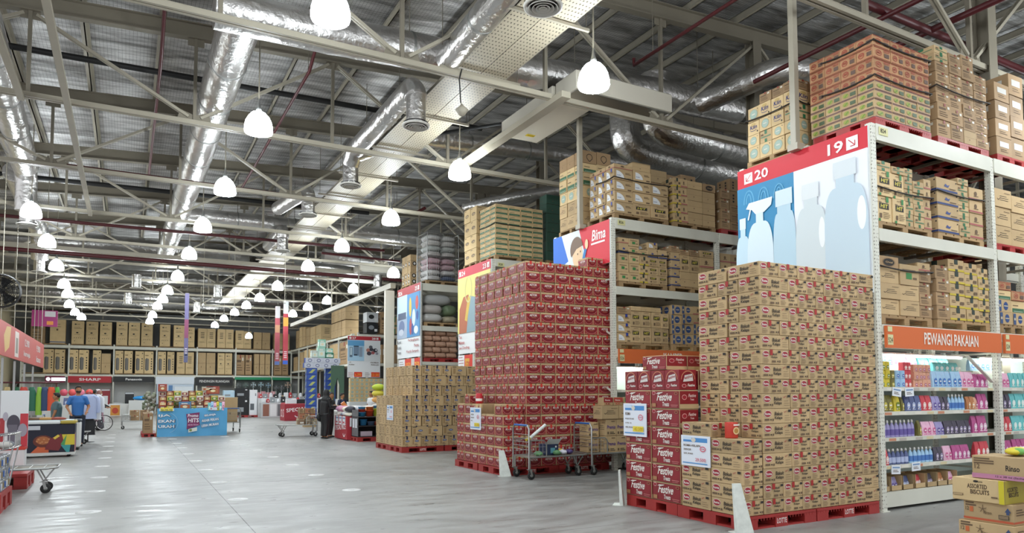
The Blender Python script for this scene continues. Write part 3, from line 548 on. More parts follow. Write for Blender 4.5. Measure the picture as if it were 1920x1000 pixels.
KIND = {  # kind: (front print, side print, body material, words)
 'roma': (d_roma, d_roma, 'cardboard', 'tan coconut biscuit carton'), 'astor': (d_astor, d_astor, 'cardboard', 'dark red wafer carton'), 'blue': (d_blue, d_bluet, 'cardboard', 'tan carton with blue oval'),
 'festive': (d_festive, d_festive, 'cardboard', 'red festive biscuit carton'), 'window': (d_window, d_window, 'astor_red', 'red display carton'), 'hit': (d_hit, d_hit, 'cardboard', 'carton with HIT panel'),
 'hitg': (d_hitg, d_hitg, 'cardboard_light', 'green-taped HIT carton'), 'quarter': (d_quarter, d_quarter, 'cardboard', 'carton with white quarter-circle'), 'nice': (d_nice, d_nice, 'cardboard_light', 'tall carton reading nice'),
 'klin': (d_klin, d_klin, 'cardboard_light', 'pale carton with navy lettering'), 'seal': (d_seal, d_seal, 'cardboard_light', 'pale carton with round seal'), 'greenstripe': (d_greenstripe, d_greenstripe, 'cardboard_light', 'tan carton with green band'),
 'nred': (d_noodle_red, d_noodle_red, 'cardboard_pink', 'orange-tan noodle carton'), 'ngreen': (d_noodle_green, d_noodle_green, 'cardboard', 'green-printed noodle carton'), 'arrow': (d_arrow, d_arrow, 'cardboard', 'tan carton with arrow print'),
 'oval': (d_oval, d_oval, 'cardboard_dark', 'carton with black oval'), 'yellow': (d_yellow, d_yellow, 'cardboard', 'yellow-striped carton'), 'blueband': (d_blueband, d_blueband, 'cardboard', 'carton with navy base line'), 'gtape': (d_greentape, d_greentape, 'cardboard', 'carton with green tape'),
 'pink': (d_pinkband, d_pinkband, 'cardboard', 'carton with faded pink line'), 'bround': (d_blueround, d_blueround, 'cardboard', 'carton with blue round logo'), 'mix': (d_mix, d_mix, 'cardboard_dark', 'brown carton with red tape'), 'green': (d_green, d_green, 'cardboard', 'carton with green patch'),
 'plain': (d_plain, d_plain, 'cardboard', 'plain brown carton'), 'heart': (d_heart, d_plain, 'cardboard_dark', 'brown carton with heart outline'), 'stripes': (d_stripes, d_stripes, 'cardboard_dark', 'brown carton with black bars'),
 'purple': (d_purple, d_arrow, 'cardboard', 'tan carton with purple lettering'), 'ring': (d_ring, d_ring, 'cardboard', 'carton with black ring'), 'white': (d_white, d_white, 'cardboard_dark', 'brown carton with pale label'), 'dgreen': (d_plain, d_plain, '2d5142', 'dark green carton'),
 'fridge': (d_fridge, d_plain, 'cardboard_light', 'tall fridge carton'), 'vent': (d_vent, d_plain, 'cardboard_light', 'square appliance carton with dark bars'), 'photo': (d_photo, d_plain, 'cardboard_light', 'appliance carton with fridge picture'), 'bluebase': (d_bluebase, d_plain, 'cardboard_light', 'wide fridge carton with blue base line'),
}
_CM = {}
def carton_mesh(kind, w, d, h, detail=True):
    key = (kind, round(w, 3), round(d, 3), round(h, 3))
    if key in _CM: return _CM[key]
    f, sd, mat, _ = KIND[kind]; b = MB(); c = .004
    b.box(-w/2, w/2, -d/2, d/2, 0, h, mat, ch=min(c, w*.02))
    long = w >= d
    b.face((-w/2, -d/2, 0), (1, 0, 0), (0, 0, 1)); b.rect(w*.004, h*.0, w*.992, h*.012, 'seam'); f(b, w, h, long)
    b.face((-w/2, d/2, 0), (0, -1, 0), (0, 0, 1)); b.rect(d*.004, 0, d*.992, h*.012, 'seam'); sd(b, d, h, not long)
    b.face((-w/2, -d/2, h), (1, 0, 0), (0, 1, 0))
    if long: b.rect(0, d*.5-.002, w, .004, 'seam')
    else: b.rect(w*.5-.002, 0, .004, d, 'seam')
    me = b.mesh(kind+'_carton'); _CM[key] = me; return me
NCART = {}
CNAME = {'roma': 'biscuit_carton', 'astor': 'wafer_carton', 'blue': 'cracker_carton', 'festive': 'festive_carton', 'window': 'display_carton', 'nred': 'noodle_carton', 'ngreen': 'noodle_carton', 'fridge': 'appliance_carton', 'vent': 'appliance_carton', 'photo': 'appliance_carton', 'bluebase': 'appliance_carton', 'hit': 'grocery_carton', 'hitg': 'grocery_carton', 'quarter': 'grocery_carton', 'klin': 'laundry_carton', 'seal': 'laundry_carton', 'nice': 'tissue_carton', 'greenstripe': 'banded_carton', 'purple': 'grocery_carton'}
def carton(kind, x0, y0, z0, w, d, h, label, group, jit=.004, name=None, rz=0):
    name = name or CNAME.get(kind, 'shipping_carton')
    sh = .985
    o = obj(name, carton_mesh(kind, w*sh, d*sh, h*.985), None, (x0+w/2+R(-jit, jit), y0+d/2+R(-jit, jit), z0), R(-jit, jit)*1.5+rz)
    NCART[kind] = NCART.get(kind, 0)+1
    return tag(o, label, 'carton', group)

# ------------------------------------------------------------------ pallets
def pallet_mesh(w, d, h, mat, text=None):
    b = MB(); fw = w*.17
    b.box(0, w, 0, d, h*.78, h, mat)
    for k in range(int(w/.05)): b.box(k*.05+.012, k*.05+.02, -.002, 0, h*.62, h*.78, mat)
    for x in (0, w/2-fw/2, w-fw):
        for y in (0, d/2-fw/2, d-fw): b.box(x, x+fw, y, y+fw, 0, h*.8, mat)
    for x in (0, w/2-fw/2, w-fw): b.box(x+.01, x+fw-.01, 0.01, d-.01, 0, h*.14, mat)
    for y in (0.012, d-fw): b.box(0.01, w-.01, y, y+fw*.8, 0, h*.13, mat)
    if text: b.face((0, 0, 0), (1, 0, 0), (0, 0, 1)); b.text(text, w/2, h*.27, h*.4, 'e9e0dc', w=fw*.8, align='c')
    return b.mesh('pallet')
def wood_pallet_mesh(w, d, h):
    b = MB()
    for k in range(6): b.box(k*w/6+.01, (k+1)*w/6-.02, 0, d, h-.022, h, 'pallet_wood')
    for y in (0, d/2-.045, d-.09): b.box(0, w, y, y+.09, h-.044, h-.022, 'pallet_wood')
    for x in (0, w/2-.06, w-.12):
        for y in (0, d/2-.045, d-.09): b.box(x, x+.12, y, y+.09, .02, h-.04, 'pallet_wood', .004)
        b.box(x, x+.12, 0, d, 0, .02, 'pallet_wood')
    return b.mesh('pallet')
_PM = {}
def pallet(x, y, z, w, d, h, label, red=True, text=None):
    k = (w, d, h, red, text)
    if k not in _PM: _PM[k] = pallet_mesh(w, d, h, 'pallet_red', text) if red else wood_pallet_mesh(w, d, h)
    return tag(obj('pallet', _PM[k], None, (x, y, z)), label, 'pallet')

# ------------------------------------------------------------------ racks
def rack(label, x0, y0, depth, nb, bw, levels, h=5.3, ends=(0,), low=None):
    t = empty('pallet_rack', (x0, y0, 0), label, 'rack', 'pallet racks')
    for k in range(nb+1):
        b = MB()
        for yy in (0, depth-.09):
            b.box(k*bw, k*bw+.1, yy, yy+.09, 0.01, h, 'punched'); b.box(k*bw-.03, k*bw+.13, yy-.02, yy+.11, 0, .012, 'rack_white')
        z = .4
        while z < h-.6: b.bar((k*bw+.05, .06, z), (k*bw+.05, depth-.06, z+.5 if int(z*2) % 2 else z), .03, .03, 'rack_white'); z += .6
        b.build('upright', t)
    for lv in levels:
        z, bh = lv
        for k in range(nb):
            b = MB()
            for yy, s in ((0, -1), (depth-.05, 1)):
                b.box(k*bw+.1, (k+1)*bw, yy+(-.012 if s < 0 else 0), yy+.05, z-bh, z, 'rack_white'); b.box(k*bw+.1, (k+1)*bw, yy-.016 if s < 0 else yy, yy+.052, z-bh-.012, z-bh+.012, 'rack_white')
            b.build('beam', t)
            for q in (.3, .55, .8): b = MB(); b.bar((k*bw+bw*q, .05, z-.03), (k*bw+bw*q, depth-.05, z-.03), .06, .04, 'rack_dark'); b.build('support_bar', t)
    return t
XR = 8.83
LV = [(5.3, .22), (3.84, .16), (2.52, .12)]
rack('white pallet rack of aisle 19, beams carrying noodle cartons', XR, 5.79, 1.1, 4, 3.0, LV)
rack('white pallet rack of aisle 20 behind the bottles sign', XR, 7.03, 1.1, 2, 3.0, LV)
rack('white pallet rack of aisle 21 above the orange KAMPER board', XR, 11.63, 1.1, 4, 3.0, LV)
rack('white pallet rack of aisle 22 behind the blue and red banner', XR, 12.78, 1.1, 3, 3.0, LV)
rack('white pallet rack of aisle 23 behind the tall red stack', XR, 17.1, 1.1, 3, 3.0, [(5.36, .2), (3.9, .16)], 5.36)
rack('white pallet rack of aisle 24 behind the yellow sign', XR, 18.24, 1.1, 2, 3.0, [(5.36, .2), (3.9, .16)], 5.36)
rack('white pallet rack of aisle 25 holding white sacks', XR, 22.6, 1.1, 2, 3.0, [(5.45, .24), (3.96, .16), (2.7, .1)], 5.46)
rack('white pallet rack of aisle 26 beside the cream end panel', XR, 23.74, 1.1, 2, 3.0, [(5.45, .24), (3.96, .16)], 5.46)
def board(name, x, y0, y1, z0, z1, draw, label, cat='sign'):      # a sign board on a rack end, facing -X; drawn with u running from the far side to the near side
    b = MB(); b.box(-.03, 0, 0, y1-y0, 0, z1-z0, 'e9edee'); b.face((-.03, y1-y0, 0), (0, -1, 0), (0, 0, 1)); draw(b, y1-y0, z1-z0); return tag(b.build(name, None, (x, y0, z0)), label, cat)
def arrowbox(b, u, v, s, mir=False):
    b.rect(u, v, s, s, 'f2f0ee'); a, c = ((u+s*.8, v+s*.8), (u+s*.25, v+s*.25)) if not mir else ((u+s*.2, v+s*.8), (u+s*.75, v+s*.25)); b.line(a, c, s*.07, 'c22d3a')
    b.line((c[0]-(0 if not mir else s*.4), c[1]), (c[0]+(s*.4 if not mir else 0), c[1]), s*.07, 'c22d3a'); b.line(c, (c[0], c[1]+s*.4), s*.07, 'c22d3a')
def bottle_shape(b, u, v, w, h, mat, neck=.34, cap=.12, spray=False, mat2=None, hole=None):
    n2 = neck/2; q = [(.46, .0), (.5, .03), (.5, .5)]+[(n2+(.5-n2)*math.cos(a*math.pi/16)**.8, .5+.3*math.sin(a*math.pi/16)) for a in range(1, 8)]+[(n2, .8), (n2, 1-cap)]
    b.poly([(u+w*(.5+a), v+h*c) for a, c in q]+[(u+w*(.5-a), v+h*c) for a, c in reversed(q)], mat)
    if spray: b.poly([(u+w*.35, v+h*.88), (u+w*.68, v+h*.88), (u+w*.95, v+h*.93), (u+w*1.0, v+h*1.0), (u+w*.1, v+h*1.0), (u-w*.02, v+h*.95), (u+w*.2, v+h*.93)], mat2 or mat); b.line((u+w*.16, v+h*.94), (u+w*.06, v+h*.84), w*.05, mat2 or mat)
    else: b.rect(u+w*(.5-neck*.62), v+h*(1-cap), w*neck*1.24, h*cap, mat2 or mat)
    if hole: b.ell(u+w*hole, v+h*.56, w*.1, h*.13, 'eef1f4')
def d_sign20(b, w, h):
    b.rect(0, h-.31, w, .31, 'cf2434'); arrowbox(b, .14, h-.25, .17); b.text('20', .36, h-.24, .16, 'f5f1ee', w=.27); b.text('19', w-.62, h-.25, .17, 'f5f1ee', w=.25); arrowbox(b, w-.32, h-.26, .18, True)
    b.rect(0, 0, w*.48, h-.31, '2f86b5'); b.rect(w*.48, 0, w*.52, h-.31, 'e9edf4')
    for k in range(3): b.ring(.24+.3*k, 1.72-.02*k, .11, .22, .02, '5aa4cb', 18, 0, math.pi); b.ring(.24+.3*k, 1.72-.02*k, .06, .16, .02, '5aa4cb', 18, 0, math.pi)
    bottle_shape(b, -.04, -.0, .3, 1.5, 'c3dcea', mat2='dbe9f1'); bottle_shape(b, .72, 0, .42, 1.78, 'b7d2e1', neck=.6, cap=.14, mat2='cfe0ea'); bottle_shape(b, .2, 0, .52, 1.72, 'd5e5ee', neck=.28, spray=True, mat2='e3edf2')
    bottle_shape(b, 1.14, 0, .54, 1.74, 'cfd9dd', neck=.42, cap=.13, mat2='dde3e6', hole=.84); bottle_shape(b, 1.64, .1, .68, 1.82, 'c0d2de', neck=.42, cap=.13, mat2='d5dde2', hole=.86); b.lev = .012
board('aisle_sign', XR, 5.82, 8.14, 2.95, 5.26, d_sign20, 'white and blue hanging board with bottles under a red 19 and 20 strip')
def d_bima(b, w, h):      # w 2.2, h .92
    b.rect(0, 0, w, h, 'd9303f'); b.poly([(0, h), (.4, h), (.66, .26), (.42, .18), (.48, 0), (0, 0)], '2f6fd0'); b.poly([(.36, h), (1.08, h), (1.42, 0), (.5, 0), (.4, .2), (.64, .28)], 'e3eef3')
    b.text('Bima', w-.64, h-.36, .24, 'f4f0ee', w=.5, shear=.15); b.rect(w-.66, h-.44, .5, .04, 'f4f0ee')
    # plain stand-in: a simple smiling cartoon child in a blue shirt, waving
    b.poly([(.75, 0), (1.28, 0), (1.22, .1), (1.0, .14), (.82, .08)], '2f7fc0'); b.ell(1.02, .34, .2, .28, 'f0cda4'); b.ell(.98, .5, .25, .28, '7a6250', 20, .15, math.pi+.6); b.ell(1.1, .2, .06, .045, 'a8383a'); b.ell(1.03, .38, .015, .022, 'ink'); b.ell(1.14, .42, .015, .022, 'ink'); b.line((1.2, .08), (1.34, .44), .09, '2f7fc0'); b.ell(1.38, .54, .06, .11, 'f0cda4')
board('banner', XR, 11.66, 13.86, 4.34, 5.26, d_bima, 'blue, white and red banner with a waving cartoon child above red cartons')
def d_sign24(b, w, h):
    b.rect(0, h-.28, w, .28, 'cf3444'); arrowbox(b, .06, h-.22, .15); b.text('24', .26, h-.22, .14, 'f5f1ee', w=.24); b.text('23', w-.5, h-.22, .14, 'f5f1ee', w=.22); arrowbox(b, w-.22, h-.22, .15, True)
    b.rect(0, .62, w, h-.9, 'e6dd82'); b.poly([(.1, .62), (.62, .62), (.9, 1.3), (.75, 1.75), (.4, 1.7), (.12, 1.35)], 'b5623a'); b.poly([(.62, .62), (w*.6, .62), (w*.6, 1.6), (.85, 1.7)], '8aa5ae'); b.poly([(.5, 1.0), (.66, .95), (.9, 1.6), (.72, 1.7)], 'd9b64a'); b.ring(.75, 1.9, .25, .4, .05, 'd8cf8a', 18)
    for k, s in enumerate(('Tas', 'Mainan', 'Jam Dinding')): b.text(s, .08, .46-.17*k, .1, 'c06a6a', w=.09*len(s)*.75)
board('aisle_sign', XR, 17.12, 19.3, 2.78, 5.36, d_sign24, 'yellow board with orange bag picture under the 23 and 24 strip')
def d_sign26(b, w, h):
    b.rect(0, h-.3, w, .3, 'b23a40'); arrowbox(b, .08, h-.24, .15); b.text('26', .27, h-.24, .15, 'f5f1ee', w=.24); b.text('25', w-.52, h-.24, .15, 'f5f1ee', w=.22); arrowbox(b, w-.24, h-.24, .15, True)
    b.rect(0, .72, w*.46, h-1.02, 'a8b8cc'); b.rect(0, 1.5, w*.46, .8, 'c8dde8'); b.rect(w*.05, 1.42, w*.36, .25, '54627c'); b.ell(w*.22, 1.15, .3, .24, '6f7fa4'); b.ell(w*.2, .95, .25, .12, 'c6cfdd')
    b.rect(w*.46, .72, w*.54, h-1.02, '4b8fc4')
    for k, (u, v, a, c, m) in enumerate([(.6, 1.8, .12, .35, 'e2c14a'), (.75, 1.4, .16, .3, 'd8e6ec'), (.88, 1.9, .14, .25, 'c94f45'), (.62, 1.1, .12, .3, 'b94a4a'), (.85, .95, .2, .14, 'e9efef'), (.7, 1.0, .1, .2, '2e4e9a'), (.9, 1.45, .1, .16, '2e4e9a')]): b.ell(w*u, v, a, c, m)
    for k, s in enumerate(('Kursi', 'Kotak', 'Tempat')): b.text(s, .08, .55-.2*k, .11, '6a6a72', w=.4)
    for k, s in enumerate(('Perlengkapan', 'Pesta', 'Plastik Sampah')): b.text(s, w-.08, .55-.2*k, .11, 'b06a6a', w=.085*len(s), align='r')
board('aisle_sign', XR, 22.45, 24.78, 2.88, 5.46, d_sign26, 'board with chairs and party goods under the 25 and 26 strip')
def price(u, v, txt, bg='d8301f', fg='f2c34a', w=.42, h=.3): return (u, v, txt, bg, fg, w, h)
def d_price2(b, w, h): b.rect(0, 0, w*.3, h, 'e6e6ea'); b.lines(w*.04, h*.75, w*.2, 4, h*.17, h*.04, 'ink_soft'); b.rect(w*.3, 0, w*.3, h, 'd8341f'); b.text('1050', w*.33, h*.2, h*.5, 'e9a23a', w=w*.24); b.rect(w*.6, 0, w*.15, h, 'cfc9c4'); b.rect(w*.75, 0, w*.25, h, 'd8341f'); b.text('250', w*.77, h*.2, h*.5, 'f0c04a', w=w*.2)
board('price_board', XR, 22.45, 24.6, 2.4, 2.84, d_price2, 'white and red price strip below the 25 and 26 board')
def d_price3(b, w, h): b.rect(0, 0, w*.45, h, 'ececef'); b.lines(w*.04, h*.85, w*.35, 5, h*.16, h*.04, 'b06a6a'); b.rect(w*.45, 0, w*.55, h, 'd8341f'); b.rect(w*.5, 0, w*.3, h*.8, 'e0a83a'); b.text('1.530', w*.5, h*.2, h*.45, 'c23322', w=w*.3)
board('price_board', XR, 18.3, 19.3, 2.2, 2.74, d_price3, 'white, red and yellow price card below the 24 board')
# orange category boards
def orange(x0, x1, y, z, txt, tx, label):
    b = MB(); b.box(0, x1-x0, -.035, 0, 0, .3, 'd66a34'); b.face((0, -.035, 0), (1, 0, 0), (0, 0, 1)); b.rect(.02, .04, .12, .14, 'd9d3a0'); b.text('524' if y < 8 else '526', .03, .07, .07, 'ink_soft', w=.1)
    b.rect(.02, .22, .1, .07, 'd9d3a0')
    if txt: b.text(txt, tx, .07, .17, 'f1e4d8', w=.092*len(txt))
    tag(b.build('category_board', None, (x0, y, z)), label, 'sign')
orange(8.95, 11.85, 5.77, 2.2, 'PEWANGI PAKAIAN', .85, 'long orange board reading PEWANGI PAKAIAN over lit shelves')
orange(11.95, 14.8, 5.77, 2.2, '', 0, 'orange board at the right edge with no lettering in view')
orange(8.95, 11.85, 11.61, 2.22, 'KAMPER', 1.2, 'orange board reading KAMPER behind the red festive cartons')
for (x, y, s, lab) in ((8.98, 5.774, '824', 'small yellow number tag at the corner beside sign 19'), (8.98, 11.614, '826', 'small yellow number tag right of the waving child banner'), (9.0, 17.084, '828', 'small yellow number tag above the tall red wafer stack')):
    b = MB(); b.box(0, .2, -.004, 0, 0, .11, 'd6d29a'); b.face((0, -.004, 0), (1, 0, 0), (0, 0, 1)); b.text(s, .03, .03, .06, 'ink', w=.12); tag(b.build('rack_tag', None, (x, y, 5.15)), lab, 'tag')
# posts standing on the rack ends up to the roof
for x, y, h, lab in ((8.76, 6.96, 4.3, 'cream post rising from the rack between signs 19 and 20'), (8.76, 12.68, 2.5, 'cream post rising above the blue and red banner')):
    b = MB(); b.box(-.05, .05, -.05, .05, 0, h, 'steel_light', .006); b.bar((0, 0, h-.03), (.2, .3, h+.12), .08, .08, 'steel_light'); b.box(-.07, .1, -.09, .09, -.05, .05, 'steel_light'); tag(b.build('post', None, (x, y, 5.3)), lab, 'post')
b = MB(); b.box(-.36, 0, -.08, .08, 0, 5.5, 'unit_white', .01); b.box(-.38, .02, -.1, .1, 0, .1, 'steel_light'); tag(b.build('end_panel', None, (8.8, 25.2, 0)), 'tall cream end panel left of the 26 board', 'panel')
# ================================================================== FLOOR STACKS
def bonded(kind, words, grp, x0, y0, z0, h, s, l, WX, WY, rows, yskip=(), ypref='', n0=0, jit=.004):
    """rows bottom to top: (pattern along the front, pattern along the left side); the first letter of both is the corner carton"""
    for r, (px, py) in enumerate(rows):
        z = z0+r*h; L = {'S': s, 'L': l}; other = {'S': l, 'L': s}
        tot = sum(L[c] for c in px); g = max(0, (WX-tot)/max(1, len(px)-1)); x = x0
        sc = min(1, WX/tot)
        for i, c in enumerate(px):
            gg = g*len(px)*(R(0, 1)**3)*.5
            carton(kind, x, y0, z, L[c]*sc, other[c] if i or not py else L[py[0]], h, '%s%s, front face, %s row up, %s from left corner' % (words, ypref, ORD[r+n0], ORD[i]), grp, jit)
            x += L[c]*sc+g
        if r in yskip or not py: continue
        tot = sum(L[c] for c in py); sc = min(1, WY/tot); g = max(0, (WY-tot)/max(1, len(py)-1)); y = y0+L[py[0]]*sc+g
        for i, c in enumerate(py[1:]):
            carton(kind, x0, y, z, other[c], L[c]*sc, h, '%s%s, left face, %s row up, %s behind corner' % (words, ypref, ORD[r+n0], ORD[i]), grp, jit); y += L[c]*sc+g
A = ('SSSSSL', 'LL'); B = ('LSSSSS', 'SSS')
romarows = [A, A, B, B, B, B, B, B, A, B, A, B, A, B, A, B, A]
bonded('roma', 'tan biscuit carton', 'coconut biscuit cartons on the tall stack', 6.61, 5.81, .16, .178, .34, .5, 2.19, 1.03, romarows, yskip=range(5), ypref=' on tall stack', jit=.003)
# low strip in front of the left face
for r in range(5):
    for i in range(2): carton('roma', 6.265, 5.815+i*.512, .16+r*.178, .335, .505, .178, 'tan biscuit carton on low left strip, %s row up, %s' % (ORD[r], ['near end', 'far end'][i]), 'coconut biscuit cartons on the low strip', .003)
carton('roma', 6.265, 6.31, 1.05, .335, .51, .178, 'single tan biscuit carton topping the low strip beside a tin', 'coconut biscuit cartons on the low strip')
b = MB(); b.lathe([(.001, 0), (.075, 0), (.078, .01), (.078, .18), (.074, .19), (.001, .19)], 'c23a2a', 20); b.face((-.06, -.079, .03), (1, 0, 0), (0, 0, 1)); b.ell(.055, .06, .05, .045, 'e6cfa0'); b.ell(.055, .06, .035, .03, 'b98a4a'); b.rect(.01, .12, .1, .02, 'f0e4dc')
tag(b.build('biscuit_tin', None, (6.42, 6.12, 1.05)), 'small red biscuit tin standing on the low tan cartons', 'tin')
# festive cartons
for r in range(6):
    for i in range(2): carton('festive', 6.285, 6.87+i*.57, .16+r*.246, .33, .56, .246, 'red festive carton, %s row up, %s column' % (ORD[r], ['near', 'far'][i]), 'red festive biscuit cartons', .003)
for i in range(4): carton('window', 6.29, 6.87+i*.285, 1.636, .3, .275, .27, 'red display carton with arched window, %s from the near end' % ORD[i], 'windowed festive cartons')
carton('festive', 6.29, 7.12, 1.908, .36, .5, .2, 'red festive carton lying on top of the windowed boxes', 'red festive biscuit cartons')
carton('festive', 6.66, 7.12, 1.908, .3, .5, .2, 'red festive carton on top, right of the topmost one', 'red festive biscuit cartons')
for i in range(2): carton('festive', 6.62, 6.87+i*.57, 1.636, .33, .56, .27, 'red festive carton behind the windowed boxes, %s' % ['near', 'far'][i], 'red festive biscuit cartons')
for i, (x, y) in enumerate([(6.27, 5.8), (7.53, 5.8), (6.29, 6.95), (7.53, 6.95)]):
    pallet(x, y, 0, 1.24, 1.12 if i < 2 else 1.04, .155, ['red plastic LOTTE pallet under the near corner of the biscuit stack', 'red plastic LOTTE pallet under the right part of the biscuit stack', 'red plastic pallet under the festive cartons', 'red plastic pallet hidden behind the biscuit stack'][i], True, 'LOTTE' if i < 2 else None)
# wafer stack
AX = ['LLSSSSSS', 'SSSSSSSSS', 'LLLLLL', 'SSSLLLL', 'LLLLLL', 'SSSSLSSS', 'LLLLLL', 'SSSSSSLL', 'LLSSSSSS', 'LLSSSLL', 'SSSSSSSSS', 'SSSLLLL', 'LLSSSSSS', 'SSSLLLL', 'LLSSSSSS', 'SSSLLLL', 'LLSSSSSS', 'LLSSSSSS', 'LLLLLL', 'SSSSSSSSS'][:20]
AX[5] = 'LSSSSSSL'
YL = ['LLLLLS', 'LLLSSLS', 'LSSSLLLL'[:7], 'LLSSLLS']; YS = ['SSSSSSSSLS'[:9], 'SSLLLSS', 'SLSLLLS', 'SSSLLSSS']
rows = []
for i, px in enumerate(AX): rows.append((px, (YL if px[0] == 'S' else YS)[i % 4]))
bonded('astor', 'red wafer carton', 'dark red wafer cartons on the tall stack', 6.89, 11.9, .15, .205, .232, .35, 2.11, 2.3, rows, yskip=range(5), ypref=' on tall stack', jit=.006)
carton('astor', 8.4, 11.9, 4.25, .232, .35, .205, 'red wafer carton on the very top, left of two', 'topmost red wafer cartons'); carton('astor', 8.64, 11.9, 4.25, .35, .232, .205, 'red wafer carton on the very top, right of two', 'topmost red wafer cartons')
for r in range(5):
    y = 11.96
    for i, c in enumerate('LLLLLSS'):
        L = .35 if c == 'L' else .19; carton('astor', 6.41, y, .15+r*.205, .232 if c == 'L' else .35, L, .205, 'red wafer carton of low strip, left face, %s row up, %s from corner' % (ORD[r], ORD[i]), 'dark red wafer cartons of the low strip', .005); y += L+.005
    carton('astor', 6.65, 11.96, .15+r*.205, .232, .35, .205, 'red wafer carton of low strip, front, right column, %s row up' % ORD[r], 'dark red wafer cartons of the low strip', .005)
for i, y in enumerate([13.0, 13.36, 13.72]): carton('astor', 6.41, y, 1.175, .3, .35, .205, 'red wafer carton topping the low strip, %s from the open box' % ORD[i], 'dark red wafer cartons of the low strip')
for i, x in enumerate([6.41, 6.65]): carton('astor', x, 12.0, 1.175, .232, .3, .205, 'red wafer carton stepped near the corner, %s' % ['left', 'right'][i], 'dark red wafer cartons of the low strip')
carton('astor', 6.42, 13.5, 1.38, .35, .232, .205, 'lone red wafer carton on the low strip beside a tin', 'dark red wafer cartons of the low strip')
b = MB(); w, d, h = .3, .62, .205
b.box(0, w, 0, d, 0, .006, 'cardboard'); b.box(w-.006, w, 0, d, 0, h, 'cardboard'); b.box(0, w, 0, .006, 0, h, 'cardboard_light'); b.box(0, w, d-.006, d, 0, h, 'cardboard_light')
for k in range(7): b.box(.01, w-.02, .07+k*.08, .076+k*.08, 0, h*.96, 'cardboard_dark')
b.add([(0, d, 0), (-.02, d+.2, .01), (-.02, d+.2, h), (0, d, h)], [(0, 1, 2, 3)], 'cardboard_light')
tag(b.build('open_carton', None, (6.42, 12.34, 1.176)), 'open carton showing its cardboard dividers on the red low strip', 'carton')
b = MB(); b.lathe([(.001, 0), (.07, 0), (.072, .05), (.07, .2), (.04, .22), (.001, .22)], 'b9202b', 18); b.lathe([(.071, .05), (.073, .06), (.073, .1), (.071, .11)], 'ece8e0', 18); tag(b.build('wafer_tin', None, (6.5, 13.2, 1.38)), 'small red and white wafer tin on the low red cartons', 'tin')
for i, (x, y) in enumerate([(6.39, 11.88), (7.65, 11.88), (6.39, 13.06), (7.65, 13.06)]):
    pallet(x, y, 0, 1.24, 1.12, .145, 'red pallet under the wafer stack, %s' % ['near corner', 'near right', 'far left', 'hidden far right'][i], True, 'LOTTE' if i < 2 else None)
# blue oval stack
BX = ['SSSSSLS', 'LLLLS', 'SSSSSSS', 'SSSSSLS', 'SSLSSLS', 'SSSSLL', 'SSLSSSS', 'SSSSLL']
rows = [(p, ('L' if p[0] == 'S' else 'S')+['SSSSSS', 'LSSSS', 'SSLSS'][i % 3]) for i, p in enumerate(BX)]
bonded('blue', 'tan blue-oval carton', 'tan cartons with blue ovals on the tall stack', 6.79, 17.92, .155, .277, .28, .45, 2.1, 2.2, rows, yskip=range(4), ypref=' on tall stack', jit=.008)
for r in range(5):
    pat = ['SSSLLS', 'SSLLSSS', 'SSSSSSSS', 'SSSLSSS', 'LLLLL'][r]; y = 17.92
    tot = sum(.28 if c == 'S' else .45 for c in pat); k = 2.24/tot
    for i, c in enumerate(pat): L = (.28 if c == 'S' else .45)*k; carton('blue', 6.51, y, .155+r*.277, .27, L, .277, 'tan blue-oval carton of low strip, left face, %s row up, %s from corner' % (ORD[r], ORD[i]), 'tan cartons with blue ovals on the low strip', .008); y += L
for i, (x, y) in enumerate([(6.49, 17.88), (7.75, 17.88), (6.49, 19.0)]): pallet(x, y, 0, 1.22, 1.1, .15, 'red pallet under the blue-oval cartons, %s' % ['near corner', 'near right', 'far left'][i], True, 'LOTTE' if i < 2 else None)
# price placards
def placard(x, y0, z0, w, h, lines, price, pcol, label, yellow=False):
    b = MB(); b.box(-.012, 0, 0, w, 0, h, 'e6ebf5'); b.face((-.012, w, 0), (0, -1, 0), (0, 0, 1)); b.rect(w*.08, h*.79, w*.84, h*.14, '4f8fce'); b.rect(w*.08, h*.86, w*.3, h*.1, 'cfe0f2'); b.ell(w*.45, h*.86, w*.08, h*.07, 'd8d2c6'); b.rect(w*.06, h*.08, w*.86, h*.035, '5a97cf')
    for k, (s, hh) in enumerate(lines): b.text(s, w*.1, h*(.64-.13*k), h*hh, 'ink_soft', w=w*.055*len(s))
    b.ring(w*.78, h*.58, w*.1, h*.09, w*.02, 'd6506a'); b.text('PROMO', w*.7, h*.56, h*.04, 'd6506a', w=w*.16)
    if yellow: b.rect(w*.45, h*.15, w*.45, h*.16, 'ecd84a')
    b.text(price, w*.88, h*.17, h*.11, pcol, w=w*.36, align='r'); tag(b.build('price_placard', None, (x, y0, z0)), label, 'price sign')
placard(6.265, 7.5, .99, .5, .46, [('ROMA', .09), ('FESTIVE', .04), ('375 G', .04), ('48.000', .045)], '43.500', 'c9a21e', 'white and blue ROMA price placard on the festive cartons', True)
placard(6.25, 6.3, .68, .5, .38, [('ROMA KELAPA', .07), ('300GR', .06), ('29.990', .05)], '29.500', 'd67a86', 'white and blue price placard on the low tan cartons')
placard(6.4, 12.9, .84, .5, .46, [('ASTOR', .08), ('SKINNY', .06), ('40G', .05)], '31.500', 'c9a21e', 'white price placard on the low red wafer cartons', True)
placard(6.5, 18.6, .85, .52, .42, [('NISSIN', .08), ('WAFER', .06)], '18.900', 'd67a86', 'small white price placard on the blue-oval cartons')
